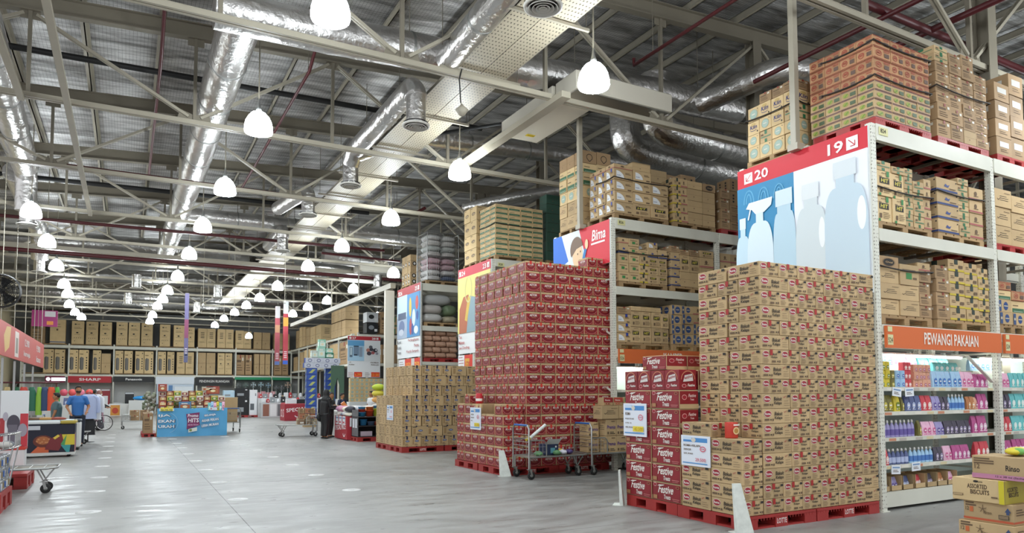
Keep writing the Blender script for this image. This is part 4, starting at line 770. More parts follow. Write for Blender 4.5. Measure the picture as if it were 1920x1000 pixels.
# white corner guards
def guard(x, y, h, a, label):
    b = MB(); w = .15
    b.add([(-w*.5, -.05, 0), (w, -.05, 0), (w*.1, -.01, h), (-w*.6, -.01, h), (-w*.5, 0, 0), (w, 0, 0), (w*.1, .015, h), (-w*.6, .015, h)], [(0, 1, 2, 3), (5, 4, 7, 6), (0, 3, 7, 4), (1, 5, 6, 2), (3, 2, 6, 7)], 'guard_white')
    b.box(-w*.6, w, -.02, .1, 0, .008, 'guard_white'); b.face((-w*.5, -.021, 0), (1, 0, 0), (0, 0, 1))
    for k in range(5): b.line((.02+.03*k, .1+.07*k), (.04+.02*k, .13+.06*k), .004, 'ink_soft')
    tag(b.build('corner_guard', None, (x, y, 0), a), label, 'corner guard')
guard(6.16, 5.77, .56, -.2, 'scuffed white corner guard at the near corner of the biscuit pallets')
guard(6.2, 8.03, .5, .8, 'white corner guard at the far left edge of the festive pallet')
guard(6.36, 11.86, .5, -.25, 'white corner guard at the near corner of the wafer pallet')

# ================================================================== RACK LOADS
def load(place, x0, y0, z0, cols, D=1.0, side=0, red=False, pal=True, W=None, group=None, jit=.01):
    """cols, left to right: (width, depth, [(kind, height), ...] bottom to top)"""
    W = W or sum(c[0] for c in cols)
    if pal: pallet(x0, y0, z0, round(W, 2), D, .13, ('red' if red else 'wooden')+' pallet, '+place, red); z0 += .132
    g = group or ('cartons on '+place); x = x0
    for i, (w, d, st) in enumerate(cols):
        z = z0
        for k, (kind, h) in enumerate(st):
            carton(kind, x, y0, z, w, d, h, '%s, %s, %s column, %s up' % (KIND[kind][3], place, ORD[i], ORD[k]), g, jit)
            if i == 0 and side:
                for q in range(1, side+1):
                    if (q+1)*d <= D+.05: carton(kind, x, y0+q*d, z, w, d, h, '%s, %s, side face, %s back, %s up' % (KIND[kind][3], place, ORD[q], ORD[k]), g, jit)
            z += h
        x += w
def rep(k, h, n): return [(k, h)]*n
# aisle 19 top
N = rep('ngreen', .13, 4)+rep('nred', .165, 4)
load('nearest rack top left', 9.0, 5.83, 5.3, [(.4, .26, N), (.3, .4, N), (.3, .4, N), (.33, .4, N)], 1.0, 3, True, jit=.006)
load('nearest rack top middle', 10.5, 5.83, 5.3, [(.36, .4, rep('mix', .26, 2)+rep('mix', .16, 4)+rep('gtape', .12, 2)), (.34, .4, rep('mix', .24, 3)+rep('mix', .16, 4)), (.34, .4, rep('plain', .22, 1)+rep('mix', .2, 6)), (.36, .4, rep('mix', .13, 9))], 1.0, 1, True)
load('nearest rack top right', 12.15, 5.83, 5.3, [(.46, .5, rep('white', .3, 4)), (.44, .5, rep('white', .36, 4))], 1.0, 1, True)
KS = [[('seal', .22), ('gtape', .2), ('klin', .2), ('mix', .2)], [('seal', .22), ('seal', .22), ('klin', .22), ('mix', .2)], [('seal', .24), ('klin', .22), ('klin', .24), ('blueband', .2)]]
pallet(8.9, 7.02, 5.3, 1.2, 1.0, .1, 'wooden pallet on the aisle 20 rack top', False)
for q in range(4):
    z = 5.4
    for k in range(5 if q < 3 else 4):
        kind = [['seal', 'seal', 'gtape', 'klin', 'mix'], ['seal', 'seal', 'klin', 'klin', 'mix'], ['seal', 'gtape', 'seal', 'klin', 'mix'], ['seal', 'seal', 'klin', 'seal', 'mix']][q][k]; h = [.24, .2, .22, .24, .16][k]
        carton(kind, 8.92, 7.04+q*.245, z, .32, .24, h, '%s, aisle 20 rack top, %s from the post, %s up' % (KIND[kind][3], ORD[q], ORD[k]), 'laundry cartons on the aisle 20 rack top', .01)
        if q == 0: carton(kind, 9.26, 7.04, z, .3, .24, h, '%s behind the post, aisle 20 rack top, %s up' % (KIND[kind][3], ORD[k]), 'laundry cartons on the aisle 20 rack top', .01)
        z += h
# aisle 19 middle levels
load('nearest rack, middle level left', 9.0, 5.85, 3.84, [(.36, .4, rep('hitg', .36, 2)+[('gtape', .14)]), (.3, .4, rep('hitg', .36, 2)+[('gtape', .1)]), (.2, .4, rep('gtape', .18, 4)+[('gtape', .12)]), (.26, .4, rep('gtape', .17, 4)), (.18, .4, rep('pink', .15, 5))], 1.0, 0, False)
load('nearest rack, middle level right', 10.45, 5.85, 3.84, [(.56, .4, rep('blueband', .21, 4)), (.3, .4, rep('gtape', .16, 5)+[('gtape', .1)]), (.38, .4, rep('pink', .2, 4))], 1.0, 0, False)
load('nearest rack, middle level, edge bay', 12.05, 5.85, 3.84, [(.5, .4, rep('arrow', .3, 3)), (.48, .4, rep('arrow', .28, 3))], 1.0, 0, True)
load('nearest rack, lower level left', 9.0, 5.85, 2.54, [(.46, .4, rep('arrow', .22, 3)+[('oval', .16)]), (.46, .4, rep('arrow', .22, 2)+[('green', .3)]), (.3, .4, rep('mix', .17, 4)+[('pink', .12)])], 1.0, 0, False)
load('nearest rack, lower level right', 10.35, 5.85, 2.54, [(.34, .4, rep('mix', .2, 4)), (.42, .4, rep('yellow', .185, 5)), (.36, .4, rep('yellow', .18, 5)), (.3, .4, rep('yellow', .17, 5))], 1.0, 0, False)
load('nearest rack, lower level, edge bay', 12.05, 5.85, 2.54, [(.4, .4, [('bround', .2), ('bround', .2), ('greenstripe', .15), ('nred', .14)]), (.4, .4, [('bround', .2), ('greenstripe', .2), ('nred', .16)])], 1.0, 0, False)
# aisle 21
load('KAMPER rack top left', 8.95, 11.68, 5.3, [(.5, .3, rep('quarter', .24, 4)+[('pink', .1)]), (.5, .4, [('hit', .27)]+rep('quarter', .24, 3)+[('plain', .16)]), (.5, .4, [('hit', .27)]+rep('quarter', .24, 2))], 1.0, 2, False)
load('KAMPER rack top middle', 10.6, 11.68, 5.3, [(.22, .4, rep('yellow', .2, 5)), (.2, .4, rep('pink', .2, 5)), (.46, .4, rep('plain', .27, 3)+[('plain', .18)]), (.4, .4, rep('plain', .27, 3)+[('oval', .18)])], 1.0, 0, False)
load('KAMPER rack top right', 12.05, 11.68, 5.3, [(.3, .4, rep('mix', .24, 4)), (.46, .4, rep('mix', .2, 3)+[('stripes', .34), ('stripes', .3)]), (.5, .4, rep('mix', .2, 3)+rep('stripes', .32, 2))], 1.0, 0, True)
load('behind KAMPER rack top, left', 8.95, 12.85, 5.3, [(.4, .32, [('arrow', .3), ('arrow', .32), ('seal', .28), ('greenstripe', .3), ('greenstripe', .22), ('heart', .3)]), (.4, .4, rep('plain', .3, 4)+[('greenstripe', .24), ('heart', .3)]), (.44, .4, rep('plain', .3, 4)+[('mix', .2)])], 1.0, 2, False)
load('behind KAMPER rack top, middle', 10.4, 12.85, 5.3, [(.55, .4, rep('plain', .42, 4)), (.5, .4, rep('heart', .42, 3)+[('plain', .32)]), (.45, .4, rep('plain', .42, 3)+[('white', .26)]), (.5, .4, rep('stripes', .4, 4))], 1.0, 0, False)
load('KAMPER rack middle left', 9.05, 11.68, 3.84, [(.28, .4, rep('green', .2, 3)+[('blueband', .22), ('pink', .12)]), (.28, .4, rep('green', .2, 3)+rep('green', .17, 2)), (.24, .4, rep('yellow', .19, 3)+[('green', .15)]), (.28, .4, rep('hit', .19, 3)+[('blueband', .2), ('quarter', .14)]), (.26, .4, rep('hit', .19, 3)+[('blueband', .2)])], 1.0, 0, False)
load('KAMPER rack middle right', 10.5, 11.68, 3.84, [(.26, .4, rep('blueband', .19, 4)+[('mix', .14)]), (.3, .4, [('plain', .34), ('hit', .38), ('mix', .12)]), (.3, .4, [('plain', .34), ('hit', .38), ('mix', .14)]), (.42, .4, rep('pink', .24, 3)+[('hit', .16)])], 1.0, 0, False)
load('KAMPER rack middle, far bay', 12.0, 11.68, 3.84, [(.34, .4, rep('pink', .22, 4)), (.34, .4, rep('pink', .22, 4)), (.4, .4, rep('mix', .22, 4))], 1.0, 0, False)
load('KAMPER rack lower left', 8.98, 11.68, 2.54, [(.38, .4, rep('quarter', .2, 3)+[('mix', .15)]), (.28, .4, [('hit', .34), ('hit', .34), ('plain', .1)]), (.28, .4, [('hit', .34), ('hit', .34), ('plain', .1)]), (.28, .4, [('hit', .34), ('hit', .34), ('plain', .1)]), (.2, .4, rep('hit', .33, 2))], 1.0, 0, False)
load('KAMPER rack lower right', 10.5, 11.68, 2.54, [(.3, .4, rep('bround', .22, 4)), (.34, .4, rep('bround', .23, 3)+[('bround', .18)]), (.34, .4, rep('bround', .24, 2)+rep('pink', .2, 2)), (.34, .4, rep('bround', .22, 3))], 1.0, 0, False)
# aisle 23 / 24
load('yellow-sign rack top', 8.95, 17.15, 5.36, [(.42, .32, rep('greenstripe', .146, 10)), (.4, .4, rep('greenstripe', .146, 10)), (.4, .4, rep('greenstripe', .146, 10)), (.36, .4, rep('greenstripe', .146, 10))], 1.0, 2, False)
load('yellow-sign rack top, rear', 8.92, 18.3, 5.36, [(.42, .42, rep('nice', .42, 4)), (.42, .42, rep('nice', .42, 4))], .9, 1, False)
load('yellow-sign rack top, right', 10.65, 17.15, 5.36, [(.5, .4, rep('dgreen', .28, 7)), (.5, .4, rep('dgreen', .28, 7))], 1.0, 0, False)
# aisle 26 ring cartons
load('rack top beside the cage', 8.95, 23.85, 5.46, [(.3, .3, [('ring', .22), ('ring', .22), ('plain', .22), ('ring', .22), ('plain', .22)]), (.3, .3, rep('ring', .22, 4)+[('plain', .2)])], 1.0, 2, False)

# ------------------------------------------------------------------ dark straps round the pallet loads
def strap(x0, x1, y0, y1, z, label, sag=.03):
    b = MB(); P = []
    for (xa, ya), (xb, yb) in (((x0, y1), (x0, y0)), ((x0, y0), (x1, y0)), ((x1, y0), (x1, y1)), ((x1, y1), (x0, y1))):
        for k in range(6): P.append((xa+(xb-xa)*k/6, ya+(yb-ya)*k/6, z-sag*math.sin(math.pi*k/6)))
    P.append(P[0]); b.tube(P, .011, 'ink', 5, caps=False); tag(b.build('binding_strap', None, (0, 0, 0)), label, 'strap', 'binding straps round pallet loads')
strap(8.985, 10.35, 5.81, 6.65, 6.02, 'dark strap round the orange noodle cartons, lower one'); strap(8.985, 10.35, 5.81, 6.65, 6.52, 'dark strap round the orange noodle cartons, upper one')
strap(10.48, 11.95, 5.81, 6.3, 6.2, 'dark strap round the tall brown stack beside the noodle cartons'); strap(8.93, 10.5, 11.66, 12.3, 6.2, 'dark strap round the quarter-circle cartons')
strap(8.98, 10.33, 5.83, 6.27, 4.45, 'dark strap round the green-taped HIT cartons'); strap(10.44, 11.72, 5.83, 6.27, 4.6, 'dark strap round the navy-lined cartons'); strap(8.98, 10.25, 5.83, 6.27, 3.34, 'dark strap round the arrow-print cartons')
strap(9.03, 10.42, 11.66, 12.1, 4.62, 'dark strap round the green-patched cartons'); strap(8.9, 9.3, 7.02, 8.05, 6.1, 'dark strap round the laundry cartons behind the post'); strap(8.93, 10.58, 17.12, 18.1, 6.4, 'dark green strap round the banded cartons')
# mostly hidden rear loads added to block light and darken the racks in front
for (y, nm) in ((7.1, 'rear of nearest rack'), (12.85, 'rear of KAMPER rack')):
    for z, lv in ((3.84, 'middle'), (2.54, 'lower')):
        for x, by in ((8.97, 'end bay'), (11.97, 'next bay')):
            pallet(x, y, z, 2.8, 1.0, .13, 'wooden pallet under light-blocking cartons, %s, %s, %s' % (nm, lv, by), False)
            for i in range(3): carton('plain', x+i*.94, y, z+.132, .93, .9, .9, 'added large brown light-blocking carton, %s, %s, %s, %s from left' % (nm, lv, by, ORD[i]), 'light-blocking cartons added on the rear racks', .01, 'light_block_carton')
# ================================================================== LIT SHELVES OF THE NEAREST RACK
def pouch_mesh(w, h, t, body, lab, cap=None, cubic=False):
    b = MB(); n = 5; P = []
    prof = [(0, 1, 1), (.08, 1.02, 1), (.4, 1, .95), (.75, .97, .6), (1, .96, .06)] if not cubic else [(0, 1, 1), (.05, 1.01, 1.01), (.5, 1, 1), (.95, 1.01, 1.01), (1, .95, .9)]
    K = [(-.5, -.35), (-.35, -.5), (.35, -.5), (.5, -.35), (.5, .35), (.35, .5), (-.35, .5), (-.5, .35)]
    v = [(k[0]*w*a, k[1]*t*c, z*h) for z, a, c in prof for k in K]; f = []
    for i in range(len(prof)-1):
        for k in range(8): f.append((i*8+k, i*8+(k+1) % 8, (i+1)*8+(k+1) % 8, (i+1)*8+k))
    f.append(tuple(range(8))[::-1]); f.append(tuple(range(len(v)-8, len(v)))); b.add(v, f, body)
    b.face((-w/2, -t*.5, 0), (1, 0, 0), (0, 0, 1)); b.lev = .003
    b.ell(w*.5, h*.38, w*.33, h*.2, lab); b.rect(w*.3, h*.35, w*.4, h*.07, 'f3f1ee'); b.rect(w*.15, h*.1, w*.7, h*.05, lab); b.ell(w*.3, h*.16, w*.1, h*.04, 'f0e9e4', 8)
    if cap: b.lathe([(.001, h*1.1), (w*.14, h*1.1), (w*.16, h*.92), (w*.1, h*.9)], cap, 8)
    return b.mesh('pouch')
def bottle_mesh(r, h, body, lab, cap, spray=False):
    b = MB(); b.lathe([(.001, 0), (r*.95, .0), (r, h*.04), (r, h*.5), (r*.8, h*.68), (r*.35, h*.8), (r*.3, h*.84)], body, 12, sy=.7)
    b.lathe([(r*.34, h*.83), (r*.38, h*.84), (r*.34, h*.96), (.001, h)], cap, 10)
    b.lathe([(r*1.02, h*.12), (r*1.02, h*.46)], lab, 12, sy=.71); return b.mesh('bottle')
PR = {'blue': ('a3c8e6', '4a78bc', None, 'light blue refill pouch'), 'pink': ('eab8d0', 'cc6494', None, 'pale pink refill pouch'), 'magenta': ('b8558c', 'e9c3d8', None, 'magenta refill pouch'), 'teal': ('6cc0c2', 'def2ea', None, 'teal refill pouch'), 'navy': ('59648f', 'b4bede', None, 'navy blue refill pouch'),
 'yellow': ('d6c33c', '7a8a2c', None, 'yellow refill pouch'), 'red': ('cc4650', 'f0d0c8', None, 'red refill pouch'), 'purple': ('a098c6', '6a5aa0', None, 'lilac refill pouch'), 'dark': ('4c4654', 'a294b4', None, 'dark refill pouch'), 'peach': ('dba58a', 'b86a80', None, 'peach refill pouch'), 'olive': ('77703a', 'c9bb52', None, 'olive green refill pouch'), 'orange': ('b5764a', 'e2b48a', None, 'copper orange refill pouch')}
_PP = {}
def product(key, x, y, z, w, h, label, grp, t=.09, typ='pouch'):
    k = (key, w, h, typ)
    if k not in _PP:
        body, lab, cap, _ = PR[key]
        _PP[k] = pouch_mesh(w, h, t, body, lab, None, typ == 'pack') if typ != 'bottle' else bottle_mesh(w*.46, h, body, lab, 'e8e6e2')
    nm = {'pouch': 'refill_pouch', 'pack': 'soap_pack', 'bottle': 'softener_bottle'}[typ]
    return tag(obj(nm, _PP[k], None, (x+w/2, y+R(-.008, .008), z), R(-.06, .06)), label, {'pouch': 'pouch', 'pack': 'soap pack', 'bottle': 'bottle'}[typ], grp)
def shelf_unit(x0, x1, y0, depth, zs, label, back='panel_lit'):
    t = empty('shelf_unit', (x0, y0, 0), label, 'shelf unit'); L = x1-x0
    for i, z in enumerate(zs):
        b = MB(); b.box(0, L, 0, depth, z-.02, z, 'rack_white'); b.box(0, L, -.012, 0, z-.05, z+.004, 'rack_white')
        b.face((0, -.012, z-.05), (1, 0, 0), (0, 0, 1)); random.seed(i)
        for k in range(9): b.rect(L*(k+.1+R(0, .3))/9, .006, .16, .036, random.choice(['c98a6a', 'd8c9a0', 'b9b0a6', 'e2ded2'])); b.lev = .003
        b.build('shelf', t)
    b = MB(); b.box(0, L, depth, depth+.02, .1, 2.2, back); b.build('back_panel', t)
    b = MB(); b.box(-.0, L, -.01, .05, .04, .24, 'rack_white'); b.box(0, L, .05, depth, .2, .24, 'rack_white'); b.build('base', t)
    b = MB(); b.tube([(.2, .35, 2.14), (L-.2, .35, 2.14)], .018, 'tube_glow', 8); b.box(.15, L-.15, .32, .38, 2.155, 2.18, 'steel_white'); b.build('tube_light', t)
    return t
ZS = [1.665, 1.33, .975, .6]
shelf_unit(8.98, 11.8, 5.86, .96, ZS, 'white shelves under the PEWANGI PAKAIAN board')
shelf_unit(11.97, 14.8, 5.86, .96, ZS, 'white shelves at the right frame edge')
b = MB(); b.bar((11.05, 5.84, 2.15), (11.75, 5.84, 1.75), .05, .02, 'rack_white'); tag(b.build('brace', None, (0, 0, 0)), 'slanting white brace above the teal pouches', 'brace')
def shelfrow(items, z, y, place, grp):
    n = 0
    for key, x, w, h, cnt, typ in items:
        for i in range(cnt):
            product(key, x+i*w*1.04, y, z, w, h, '%s, %s, %s of its run' % (PR[key][3], place, ORD[i]), grp, typ=typ)
def packs(x, cols, z0, y, key, n, w, h, place):
    for i in range(cols):
        for k in range(n): product(key, x+i*w*1.03, y, z0+k*h, w, h*.98, '%s, %s, %s column, %s up' % (PR[key][3].replace('refill pouch', 'soap pack'), place, ORD[i], ORD[k]), 'soap packs on the lit shelf', typ='pack')
packs(9.03, 2, 1.665, 5.93, 'yellow', 3, .1, .12, 'top lit shelf'); packs(9.26, 1, 1.665, 5.93, 'olive', 2, .09, .12, 'top lit shelf'); packs(9.37, 2, 1.665, 5.93, 'blue', 2, .1, .12, 'top lit shelf'); packs(9.6, 2, 1.665, 5.96, 'red', 3, .09, .12, 'top lit shelf')
packs(9.8, 4, 1.665, 5.93, 'peach', 3, .095, .11, 'top lit shelf')
shelfrow([('blue', 10.22, .12, .24, 6, 'pouch'), ('pink', 10.98, .11, .24, 3, 'pouch'), ('magenta', 11.34, .12, .21, 3, 'pouch')], 1.665, 5.92, 'top lit shelf front', 'refill pouches on the top lit shelf')
b = MB(); b.box(0, 2.7, 0, .4, 0, .33, 'rack_white'); tag(b.build('riser', None, (9.05, 6.3, 1.665)), 'white display riser at the back of the top lit shelf', 'riser')
shelfrow([('red', 9.1, .12, .13, 2, 'pouch'), ('blue', 9.5, .13, .15, 4, 'pouch'), ('pink', 10.05, .12, .14, 5, 'pouch')], 1.998, 6.4, 'riser on top lit shelf', 'refill pouches on the riser')
shelfrow([('teal', 10.72, .13, .13, 6, 'pouch')], 1.998, 6.4, 'riser on top lit shelf', 'refill pouches on the riser')
shelfrow([('teal', 10.62, .13, .14, 5, 'pouch')], 1.91, 6.12, 'stacked ledge of top lit shelf', 'refill pouches on the ledge')
b = MB(); b.box(0, 1.4, 0, .2, 0, .243, 'rack_white'); tag(b.build('riser', None, (10.4, 6.05, 1.665)), 'low white riser under the front teal pouches', 'riser')
shelfrow([('olive', 9.03, .11, .23, 2, 'pouch'), ('yellow', 9.3, .14, .23, 1, 'pouch'), ('olive', 9.46, .05, .2, 1, 'pouch'), ('navy', 9.55, .12, .22, 3, 'pouch'), ('red', 9.94, .12, .22, 2, 'pouch'), ('purple', 10.2, .1, .21, 2, 'pouch'), ('dark', 10.42, .1, .2, 2, 'pouch'), ('blue', 10.64, .085, .24, 5, 'bottle'), ('orange', 11.1, .1, .2, 2, 'pouch'), ('peach', 11.32, .09, .19, 1, 'pouch'), ('magenta', 11.43, .13, .24, 2, 'pouch')], 1.33, 5.92, 'second lit shelf', 'refill pouches on the second shelf')
shelfrow([('purple', 9.05, .09, .24, 8, 'bottle'), ('olive', 9.86, .06, .22, 1, 'pouch'), ('pink', 9.95, .1, .2, 3, 'pouch'), ('purple', 10.28, .1, .19, 2, 'pouch'), ('dark', 10.5, .11, .2, 6, 'pouch'), ('magenta', 11.24, .13, .26, 3, 'pouch')], .975, 5.92, 'third shelf', 'softener on the third shelf')
shelfrow([('red', 9.05, .08, .22, 1, 'pouch'), ('navy', 9.15, .09, .22, 5, 'bottle'), ('blue', 9.65, .09, .22, 6, 'bottle'), ('dark', 10.22, .1, .2, 2, 'pouch'), ('pink', 10.45, .1, .21, 2, 'pouch'), ('magenta', 10.68, .11, .21, 4, 'pouch'), ('red', 11.3, .12, .24, 3, 'pouch')], .6, 5.92, 'fourth shelf', 'softener on the fourth shelf')
for i, (x, key) in enumerate([(9.03, 'dark'), (9.2, 'purple'), (9.47, 'navy'), (9.76, 'red'), (10.04, 'dark'), (10.3, 'orange'), (10.56, 'pink')]):
    w = .24 if i else .14
    b = MB(); b.box(0, w, 0, .3, 0, .006, 'cardboard'); b.box(0, .006, 0, .3, 0, .2, 'cardboard'); b.box(w-.006, w, 0, .3, 0, .2, 'cardboard'); b.box(0, w, .294, .3, 0, .2, 'cardboard'); b.box(0, w, 0, .006, 0, .07, 'cardboard')
    tag(b.build('display_tray', None, (x, 5.9, .241)), 'open cardboard tray of pouches on the bottom shelf, %s from left' % ORD[i], 'tray', 'cardboard trays on the bottom shelf')
    for k in range(2 if i else 1): product(key, x+.015+k*.105, 5.96+.03*k, .249, .1, .17, '%s in bottom tray, %s tray, %s pouch' % (PR[key][3].replace(' refill', ''), ORD[i], ORD[k]), 'pouches in the bottom trays')
for zi, z, pl in ((0, 1.665, 'right edge top shelf'), (1, 1.33, 'right edge second shelf'), (2, .975, 'right edge third shelf'), (3, .6, 'right edge fourth shelf')):
    shelfrow([(['pink', 'dark', 'red', 'magenta'][zi], 12.1, .12, .23, 2, 'pouch'), (['teal', 'teal', 'teal', 'magenta'][zi], 12.38, .13, .24, 4, 'pouch')], z, 5.92, pl, 'refill pouches at the right edge')
b = MB(); b.box(0, .95, 0, .4, 0, .28, 'rack_white'); tag(b.build('riser', None, (12.1, 6.3, 1.665)), 'white riser at the right frame edge', 'riser')
shelfrow([('blue', 12.15, .14, .2, 5, 'pouch')], 1.95, 6.4, 'riser at right edge', 'refill pouches at the right edge')
def tagcard(x, y, z, i, lab):
    b = MB(); b.box(-.1, .1, -.006, 0, -.12, 0, 'e8ecf2'); b.face((-.1, -.006, -.12), (1, 0, 0), (0, 0, 1)); b.rect(.02, .08, .16, .02, '7d9cc4'); b.lines(.03, .05, .12, 2, .02, .008, 'ink_soft'); o = b.build('shelf_card', None, (x, y, z)); o.rotation_euler = (0, R(-.12, .12), 0); tag(o, lab, 'price card')
tagcard(9.3, 5.84, 1.66, 0, 'white price card on the top lit shelf, left one'); tagcard(9.58, 5.84, 1.66, 0, 'white price card on the top lit shelf, right one'); tagcard(9.22, 5.84, .6, 0, 'white price card on the fourth shelf, left one'); tagcard(9.68, 5.84, .62, 0, 'white price card on the fourth shelf, right one')
# aisle 21 lit bay
shelf_unit(8.98, 11.8, 11.7, .9, [1.66, 1.3, .95, .6], 'brightly lit white shelves under the KAMPER board')
shelfrow([('navy', 9.1, .12, .2, 2, 'pouch'), ('purple', 9.4, .12, .2, 2, 'pouch'), ('dark', 9.75, .12, .2, 2, 'pouch')], 1.3, 11.76, 'shelf below KAMPER board', 'pouches under the KAMPER board')
# foreground carton pile
PG = 'cartons of the pile at the bottom right'
def pile_print(b, w, h, k):
    if k == 0: b.text('Rinso', w*.5, h*.4, h*.24, 'ink', w=w*.2); b.lines(w*.03, h*.84, w*.3, 3, h*.1, h*.06, 'ink_soft'); b.text('12', w*.04, h*.42, h*.22, 'ink_soft', w=w*.08); b.rect(0, h*.02, w, h*.2, 'bb7f9e'); b.text('12 x 38 ml (Sachet)', w*.35, h*.08, h*.1, '5a3a4c', w=w*.45); b.rect(w*.8, h*.3, w*.18, h*.22, 'ink'); b.rect(w*.81, h*.32, w*.16, h*.18, '8a7459')
    if k == 1: b.text('ASSORTED', w*.3, h*.56, h*.2, '4a3524', w=w*.38); b.text('BISCUITS', w*.36, h*.32, h*.2, '4a3524', w=w*.36); b.ell(w*.47, h*.88, w*.05, h*.05, 'ink', 10); b.text('Roma', w*.5, h*.84, h*.08, 'ink', w=w*.1); b.rect(w*.9, 0, w*.1, h, 'd0c22c'); b.rect(w*.02, h*.2, w*.2, h*.1, 'ink_soft'); b.rect(w*.03, h*.21, w*.18, h*.08, 'cardboard'); b.rect(w*.76, h*.22, w*.12, h*.06, 'ink_soft')
    if k >= 2:
        b.lines(w*.04, h*.86, w*.22, 2, h*.12, h*.08, 'ink_soft'); b.text('12', w*.04, h*.5, h*.2, 'ink_soft', w=w*.07); b.rect(w*.13, h*.45, w*.07, h*.26, 'c9693c'); b.rect(0, h*.08, w, h*.1, 'c05a3a')
        for q in range(5): a = 1.57+q*1.2566; b.line((w*.4, h*.66), (w*.4+h*.2*math.cos(a), h*.66+h*.2*math.sin(a)), h*.03, 'ink_soft')
        b.text('Rinso', w*.42, h*.42, h*.16, 'ink_soft', w=w*.16); b.poly([(w*.84, h*.62), (w*.9, h*.84), (w*.96, h*.62)], '3a4a70'); b.rect(w*.87, h*.5, w*.06, h*.14, '3a4a70'); b.rect(w*.72, h*.26, w*.2, h*.2, 'ink'); b.rect(w*.73, h*.28, w*.18, h*.16, '8a7459')
for k, (y0, y1, z0, z1, xo, lab) in enumerate([(3.36, 3.98, .73, .96, .06, 'tan carton with pink base stripe, topmost of the foreground pile'), (3.66, 4.15, .5, .728, 0, 'tan biscuit carton with yellow end, second in the foreground pile'), (3.6, 4.06, .3, .5, .03, 'tan carton with orange line, third in the foreground pile'), (3.58, 4.1, .1, .3, .0, 'tan carton with orange line, lowest of the foreground pile')]):
    b = MB(); w = y1-y0; h = z1-z0; b.box(0, .42, 0, w, 0, h*.99, 'cardboard' if k != 1 else 'cardboard_light', .004); b.face((0, w, 0), (0, -1, 0), (0, 0, 1)); pile_print(b, w, h, k)
    b.face((0, 0, 0), (1, 0, 0), (0, 0, 1))
    if k == 1: b.rect(0, 0, .42, h*.99, 'b5a63a'); b.text('ASSORTED', .04, h*.5, h*.2, '4a3524', w=.2); b.text('BISCUITS', .07, h*.28, h*.2, '4a3524', w=.18)
    else: b.rect(0, h*.08, .42, h*.1, 'c05a3a' if k else 'bb7f9e'); b.lines(.04, h*.7, .14, 3, h*.12, h*.06, 'ink_soft')
    b.face((0, 0, h*.99), (0, 1, 0), (-1, 0, 0)); b.rect(0, -.212, w, .004, 'seam'); tag(b.build('grocery_carton', None, (7.5+xo, y0, z0)), lab, 'carton', PG)
pallet(7.5, 3.2, 0, .9, .95, .1, 'wooden pallet under the foreground pile of cartons', False)
b = MB(); b.ball((.2, .1, .045), (.21, .1, .042), 'd8c83c', 16, 8); b.ball((.28, .06, .05), (.09, .07, .04), 'd9e2e6', 12, 6); b.ball((.08, .06, .05), (.05, .06, .036), '6fae5a', 12, 6); tag(b.build('soap_pouch', None, (7.66, 3.55, .96), .2), 'yellow and white soap pouch lying on the topmost foreground carton', 'pouch')

# ================================================================== TROLLEYS
def trolley(loc, rz, label, s=1.0, basket=True, grp='flat bed shop trolleys'):
    t = empty('platform_trolley', loc, label, 'trolley', grp, rz); t.scale = (s, s, s); m = 'galvanised'
    b = MB(); b.box(0, 1.3, -.3, .3, .4, .412, 'rack_dark')
    for y in (-.3, .3): b.tube([(0, y, .41), (1.2, y, .41), (1.34, y*.75, .42)], .018, m, 8)
    b.tube([(1.34, -.225, .42), (1.34, .225, .42)], .016, m, 8)
    for k in range(6): b.tube([(.15+k*.2, -.3, .415), (.15+k*.2, .3, .415)], .008, m, 6)
    b.build('deck', t)
    b = MB()
    for y in (-.3, .3): b.tube([(0, y, .2), (0, y, .93), (0, y*.8, 1.0)], .017, m, 8)
    for z in (.55, .62, .69, .76, .83): b.tube([(0, -.3, z), (0, .3, z)], .006, m, 6)
    for y in (-.3, .3):
        b.tube([(0, y, .72), (.32, y, .72), (.38, y, .66), (.38, y, .41)], .013, m, 8)
        for k in range(4): b.tube([(.06+k*.08, y, .41), (.06+k*.08, y, .72)], .004, m, 5)
    for z in (.5, .6, .66): b.tube([(0, -.3, z), (.38, -.3, z)], .004, m, 5); b.tube([(0, .3, z), (.38, .3, z)], .004, m, 5)
    b.build('frame', t)
    b = MB(); b.tube([(0, -.24, 1.0), (0, .24, 1.0)], .02, '2f62a8', 10); b.build('handle', t)
    for k, (x, y) in enumerate([(.03, -.28), (.03, .28), (1.15, -.17), (1.15, .17)]):
        b = MB()
        if k > 1: b.bar((x-.1, y, .4), (x, y*1.0, .2), .03, .02, m); b.bar((x+.14, y, .4), (x, y*1.0, .2), .03, .02, m)
        else: b.tube([(x, y, .4), (x, y, .2)], .016, m, 8)
        b.box(x-.05, x+.05, y-.035, y+.035, .185, .195, m); b.bar((x, y-.03, .19), (x+.03, y-.03, .075), .04, .005, m, up=(0, 1, 0)); b.bar((x, y+.03, .19), (x+.03, y+.03, .075), .04, .005, m, up=(0, 1, 0))
        f = b.build('caster', t); q = MB()
        q.T = Matrix.Translation((x+.03, y, .078)) @ Matrix.Rotation(math.pi/2, 4, 'X'); q.lathe([(.03, -.018), (.068, -.018), (.076, -.01), (.076, .01), (.068, .018), (.03, .018)], 'rubber', 20); q.lathe([(.001, -.016), (.034, -.018), (.034, .018), (.001, .016)], m, 12); q.build('wheel', f)
    return t
trolley((6.5, 11.42, 0), 0, 'metal trolley with mixed shopping before the red stack')
trolley((7.93, 11.45, 0), 0, 'metal trolley loaded with purple-lettered cartons')
trolley((6.3, 26.9, 0), math.pi, 'metal trolley with a full basket beside the shopper in black', 1.05)
trolley((-.2, 36.6, 0), 0, 'metal trolley with cartons left of the blue promotion stand', .92)
trolley((-2.3, 13.75, 0), 0, 'long low trolley whose end juts in at the left edge', 1.0)
